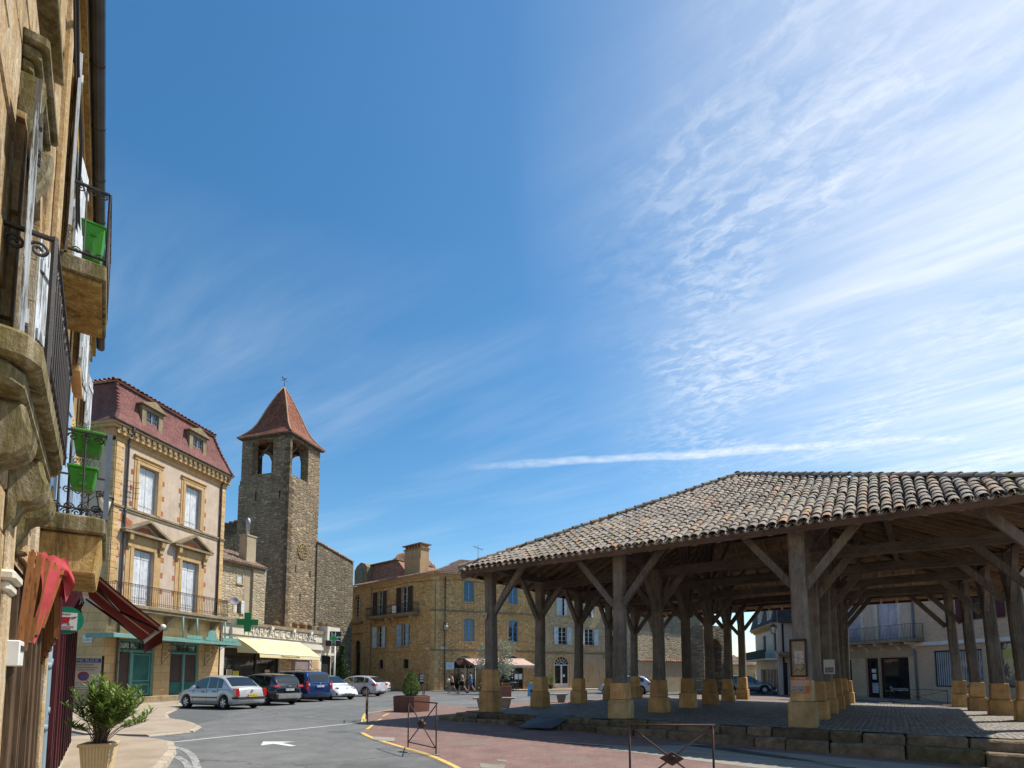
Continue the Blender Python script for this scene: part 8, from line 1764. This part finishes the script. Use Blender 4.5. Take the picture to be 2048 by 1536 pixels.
for k in range(30): xa = 2.95+k*.207; b.poly([(xa, -3.13, 2.36), (xa+.2, -3.13, 2.36), (xa+.2, -3.14, 2.22), (xa+.1, -3.14, 2.16), (xa, -3.14, 2.22)])
b.build('valance', M_cafe, ca, recalc=False); text(ca, 'GLACIER', .20, M_white, (8.1, -3.16, 2.27), depth=.002, font_sx=1.3)
for x, y in ((2.65, -1.3), (3.0, -3.1), (9.1, -3.1)): B().tube([(x, y, 0), (x, y, 3.0 if y > -2 else 2.4)], .035, 6).build('post', M_white, ca)
M_wick = plain('dark_woven_chair', (.03, .03, .035), (.05, .05, .055), 30, .8, .3, 80)
def cafe_chair():
    t_ = thing('cafe_chair', '', 'chair', group='dark café chairs on the terrace'); B().box(-.22, .22, -.22, .22, .42, .46).build('seat', M_wick, t_); B().hexa([(-.21, .18, .46), (.21, .18, .46), (.21, .21, .46), (-.21, .21, .46)], [(-.20, .27, .86), (.20, .27, .86), (.20, .30, .86), (-.20, .30, .86)]).build('backrest', M_gut, t_)
    for x, y in ((-.19, -.19), (.19, -.19), (-.19, .19), (.19, .19)): B().tube([(x, y, 0), (x*.95, y*.95, .42)], .014, 5).build('leg', M_iron, t_)
    return t_
def cafe_table():
    t_ = thing('cafe_table', '', 'table', group='café tables on the terrace'); B().box(-.32, .32, -.32, .32, .71, .735).build('tabletop', M_white, t_); B().tube([(0, 0, 0), (0, 0, .71)], .025, 6).build('leg', M_iron, t_); B().box(-.2, .2, -.2, .2, 0, .02).build('base', M_iron, t_); return t_
upd(); cc0 = cafe_chair(); ct0 = cafe_table(); CL_ = ['under the left end of the awning', 'beside the olive tree pot', 'facing the menu stand', 'with its back to the square', 'at the right end of the awning', 'near the pale arched door', 'beside the round bush pot', 'nearest the blue sandwich board', 'behind the hall corner post', 'against the ochre wall']
for k, (x, y, a) in enumerate(((4.0, -2.6, .3), (5.2, -3.2, 2.0), (6.3, -3.6, -.4), (7.0, -2.8, 3.0), (8.2, -3.4, .8), (9.3, -3.0, 2.2), (10.0, -3.6, .2), (9.0, -4.2, 3.3), (4.8, -1.6, 1.2), (7.8, -1.2, .1))):
    w_ = CF.w(x, y, .08); o = cc0 if k == 0 else dup(cc0, w_, a); o.location = w_; o.rotation_euler = (0, 0, a); o['label'] = 'dark café chair '+CL_[k]
for k, (x, y) in enumerate(((4.6, -2.7), (6.7, -3.3), (8.6, -3.8), (9.7, -3.2))):
    w_ = CF.w(x, y, .08); o = ct0 if k == 0 else dup(ct0, w_, .4); o.location = w_; o.rotation_euler = (0, 0, .4); o['label'] = 'square café table '+['left of the olive tree', 'beside the white menu stand', 'near the blue sandwich board', 'closest to the arched door'][k]
ms = CF.thing('menu_stand', 'lit white menu pages on a slim stand between café tables', 'menu stand', x=6.9, y=-4.0, z=.02); B().tube([(0, 0, 0), (0, 0, 1.1)], .025, 6).build('pole', M_iron, ms); B().box(-.42, .42, -.02, .02, 1.05, 1.62).build('board', M_lead, ms)
for s in (-1, 1): B().box(s*.2-.15, s*.2+.15, -.03, -.021, 1.10, 1.56).build('menu_page', M_white, ms)
ic = thing('ice_cream_sign', 'yellow and red ice cream cone shaped sign peeking past the corner post', 'sign', (*plan(967, 44), 0)); B().lathe([(.02, .75), (.16, 1.35), (.17, 1.45)], 12).build('cone', M_plY, ic); B().lathe([(.17, 1.45), (.2, 1.55), (.13, 1.7), (.02, 1.78)], 12).build('ice_cream', paint('cherry_red', (.5, .02, .03), .4), ic); B().tube([(0, 0, 0), (0, 0, .8)], .03, 6).build('stand', M_white, ic)
ab = thing('sandwich_board', 'pale blue sandwich board with a black emblem beyond the second post', 'sign', (*plan(1063, 40), 0), -.2); M_abl = plain('sky_blue_board', (.16, .42, .66), (.13, .36, .6), 3, .6, .05)
for s in (-1, 1): B().hexa([(-.26, s*.22-.01, 0), (.26, s*.22-.01, 0), (.26, s*.22+.01, 0), (-.26, s*.22+.01, 0)], [(-.26, s*.02-.01, .85), (.26, s*.02-.01, .85), (.26, s*.02+.01, .85), (-.26, s*.02+.01, .85)]).build('panel', M_abl, ab)
B().prism([(.09*cos(2*pi*k/12), .38+.12*sin(2*pi*k/12)) for k in range(12)], -.17, -.145).build('emblem', M_ink, ab); b = B()
for s in (-1, 1): b.beam((-.18*s, -.11, .62), (.18*s, -.17, .15), .03, .012, (0, 1, 0))
b.build('crossed_lines', M_white, ab)
fs = CF.thing('flag_sign', 'white hanging banner sign with a black figure beside the arched door', 'sign', x=11.1, y=-.6, z=2.5); B().box(-.25, .25, -.015, 0, -.45, .55).build('banner', M_white, fs); B().prism([(-.06, -.2), (.06, .2), (.12, .15), (.0, -.28)], -.02, -.016).build('figure', M_ink, fs)
for k, (x, y, r, lab) in enumerate(((10.3, -1.0, .55, 'round leafy bush in a pot left of the arched door'), (12.0, -.8, .5, 'leafy bush in a pot right beside the arched door'), (3.7, -3.6, .4, 'low white flowering bush in a dark pot by the walkers'), (19.3, -.9, .3, 'small yellow green plant by the narrow grey door'))):
    t_ = CF.thing('potted_bush', lab, 'plant', x=x, y=y, z=.08); B().lathe([(.18, 0), (.25, .4), (.27, .42)], 10).build('pot', M_blk, t_); b = B(); leaves(b, 700, lambda: (random.gauss(0, r*.42), random.gauss(0, r*.42), (.9 if k < 2 else .55)+random.gauss(0, r*.5)), .03, .07); b.build('foliage', M_bush, t_, recalc=False, kind='stuff')
    if k == 2: b = B(); leaves(b, 60, lambda: (random.gauss(0, r*.45), random.gauss(0, r*.45), .6+random.gauss(0, r*.4)), .03, .05, .8); b.build('flowers', M_white, t_, recalc=False, kind='stuff')
# ---------------------------------------------------------------- people
M_skin = plain('skin', (.50, .28, .19), (.46, .25, .17), 4, .55, .05, 60, .3); M_hair = plain('dark_hair', (.03, .02, .015), (.045, .03, .02), 20, .6, .3, 80)
def skin_obj(name, pts, edges, rad, mat, root, sub=2):
    me = bpy.data.meshes.new(name); me.from_pydata(pts, edges, []); o = bpy.data.objects.new(name, me); COL.objects.link(o); o.parent = root
    sk = o.modifiers.new('skin', 'SKIN'); sk.use_smooth_shade = True; sd_ = me.skin_vertices[0] if me.skin_vertices else None
    bpy.context.view_layer.update()
    for i, r in enumerate(rad): v = me.skin_vertices[0].data[i]; v.radius = (r, r) if not isinstance(r, tuple) else r; v.use_root = (i == 0)
    ss = o.modifiers.new('sub', 'SUBSURF'); ss.levels = sub; ss.render_levels = sub; me.materials.append(mat); dg = bpy.context.evaluated_depsgraph_get(); me2 = bpy.data.meshes.new_from_object(o.evaluated_get(dg)); o.modifiers.clear(); o.data = me2; me2.name = name; return o
def person(label, loc, rz, h, top, shorts, stride=.32, arm=.25, carry=None, female=False, hair_long=False, shoe=None):
    """faces +x; stride swings the legs"""
    t_ = thing('person', label, 'person', (*loc, 0), rz); k = h/1.75; S_ = stride; sw = .155 if female else .185
    V_ = lambda *a: tuple(x*k for x in a)
    hip, chest, neck = (0, 0, .95), (.02, 0, 1.33), (.03, 0, 1.47)
    pts = [hip, (.01, 0, 1.12), chest, neck, (.05, 0, 1.56), (.06, 0, 1.66)]; rad = [.125, (.125, .10), (.15, .105), .055, .075, .085]; ed = [(0, 1), (1, 2), (2, 3), (3, 4), (4, 5)]
    def add(chain, rr, root):
        p = root
        for c, r in zip(chain, rr): pts.append(c); rad.append(r); ed.append((p, len(pts)-1)); p = len(pts)-1
    for s in (1, -1):
        f = s*S_; knee = (f*.62+.06, s*.10, .52+(.03 if f < 0 else 0)); ank = (f*1.05-(.10 if f < 0 else 0), s*.09, .10+(.09 if f < 0 else 0))
        toe = (ank[0]+.17, s*.10, ank[2]-.055-(.02 if f < 0 else 0)); add([(0, s*.09, .90), (f*.3+.02, s*.10, .74), knee, (knee[0]*.5+ank[0]*.5-.02, s*.095, .32), ank, toe], [.095, .085, .058, .056, .036, .032], 0)
        a = -s*arm*1.0; sh = (.01, s*sw, 1.40); el = (a*.45-.02, s*(sw+.05), 1.13); wr = (a*1.0+.08, s*(sw+.05), .92)
        if carry and s == carry: wr = (el[0]+.24, s*(sw-.02), 1.10)
        hd = (wr[0]+.03, wr[1], wr[2]-.07); add([sh, el, wr, hd], [.055, .04, .027, .030], 2); hb_ = len(pts)-1
        for fi in range(4): add([(hd[0]+.018-.012*fi, hd[1]+(fi-1.5)*.016, hd[2]-.045), (hd[0]+.03-.014*fi, hd[1]+(fi-1.5)*.016, hd[2]-.085)], [.010, .008], hb_)
        add([(hd[0]+.045, hd[1]-s*.02, hd[2]-.02)], [.010], hb_)
    skin_obj('body', [V_(*p) for p in pts], ed, [tuple(q*k for q in r) if isinstance(r, tuple) else r*k for r in rad], M_skin, t_)
    b = B(); b.smooth = True; b.lathe([(.03, -.125), (.06, -.09), (.078, -.02), (.082, .05), (.06, .10), (.02, .125)], 14, (.065*k, 0, 1.635*k), 1.12*k, .92*k)
    hd_ = b.build('head', M_skin, t_); B().hexa([(.14*k, -.014, 1.60*k), (.175*k, -.012, 1.605*k), (.175*k, .012, 1.605*k), (.14*k, .014, 1.60*k)], [(.14*k, -.006, 1.655*k), (.15*k, -.006, 1.655*k), (.15*k, .006, 1.655*k), (.14*k, .006, 1.655*k)]).build('nose', M_skin, hd_)
    for s in (1, -1): B().box(.138*k, .152*k, s*.03-.010, s*.03+.010, 1.642*k, 1.652*k).build('eye', M_hair, hd_); B().box(.05*k, .08*k, *sorted((s*.074*k, s*.088*k)), 1.60*k, 1.66*k).build('ear', M_skin, hd_, bevel=.004)
    B().box(.140*k, .150*k, -.022, .022, 1.572*k, 1.579*k).build('mouth', plain('lips', (.35, .12, .10), None, 3, .6, .05), hd_)
    b = B(); b.smooth = True; b.lathe([(.075, -.045), (.092, .0), (.094, .05), (.07, .115), (.02, .14)], 14, (.045*k, 0, 1.64*k), 1.14*k, .98*k)
    if hair_long: b.lathe([(.02, -.2), (.05, -.15), (.055, -.05), (.03, .03)], 10, (-.03*k, 0, 1.60*k), k, k)
    b.build('hair', M_hair, t_)
    pts, rad, ed = [(0, 0, .98), (.01, 0, 1.13), (.02, 0, 1.33), (.02, 0, 1.42)], [(.137, .115), (.137, .112), (.165, .118), .10], [(0, 1), (1, 2), (2, 3)]
    if top[1]:
        for s in (1, -1): a = -s*arm; add([(.01, s*sw, 1.395), (a*.22, s*(sw+.035), 1.26)], [.066, .058], 2)
    skin_obj('shirt', [V_(*p) for p in pts], ed, [tuple(q*k for q in r) if isinstance(r, tuple) else r*k for r in rad], top[0], t_)
    pts, rad, ed = [(0, 0, .96)], [.138], []
    for s in (1, -1): f = s*S_; add([(0, s*.09, .89), (f*.3+.02, s*.10, .75), (f*.50+.045, s*.10, .60 if not female else .66)], [.108, .100, .090], 0)
    skin_obj('shorts', [V_(*p) for p in pts], ed, [r*k for r in rad], shorts, t_)
    for s in (1, -1):
        f = s*S_; az = .10+(.09 if f < 0 else 0); ax_ = f*1.05-(.10 if f < 0 else 0); o = B().hexa([((ax_-.06)*k, (s*.09-.042)*k, (az-.10)*k), ((ax_+.21)*k, (s*.10-.045)*k, (az-.10)*k), ((ax_+.21)*k, (s*.10+.045)*k, (az-.10)*k), ((ax_-.06)*k, (s*.09+.042)*k, (az-.10)*k)], [((ax_-.06)*k, (s*.09-.035)*k, (az-.0)*k), ((ax_+.19)*k, (s*.10-.03)*k, (az-.055)*k), ((ax_+.19)*k, (s*.10+.03)*k, (az-.055)*k), ((ax_-.06)*k, (s*.09+.035)*k, (az)*k)]).build('shoe', shoe or M_blk, t_, bevel=.012)
    return t_
fab = lambda n, c: plain(n, c, tuple(v*.8 for v in c), 6, .9, .2, 60, .1)
p1 = person('walking woman in grey vest and dark shorts holding a white bag', gz(905, 1387), radians(172), 1.66, (fab('grey_pink_vest', (.30, .24, .27)), False), fab('navy_shorts', (.02, .02, .03)), .25, .2, 1, True, True, M_white)
p2 = person('walking man in pale grey shirt and black shorts, middle of the three', gz(925, 1387), radians(180), 1.78, (fab('pale_grey_shirt', (.36, .37, .42)), True), fab('black_shorts', (.012, .012, .014)), .29, .26)
p3 = person('walking man in bright blue shirt and blue shorts', gz(942, 1386), radians(176), 1.80, (fab('bright_blue_shirt', (.03, .20, .62)), True), fab('blue_shorts', (.06, .16, .40)), .20, .16)
bg_ = thing('bag', 'crumpled white bag carried by the walking woman', 'bag', (gz(905, 1387)[0]-.32, gz(905, 1387)[1]-.15, 1.0)); B().lathe([(.04, -.1), (.14, -.06), (.15, .08), (.10, .18), (.05, .22)], 9, (0, 0, 0), 1, .7).build('sack', M_white, bg_)
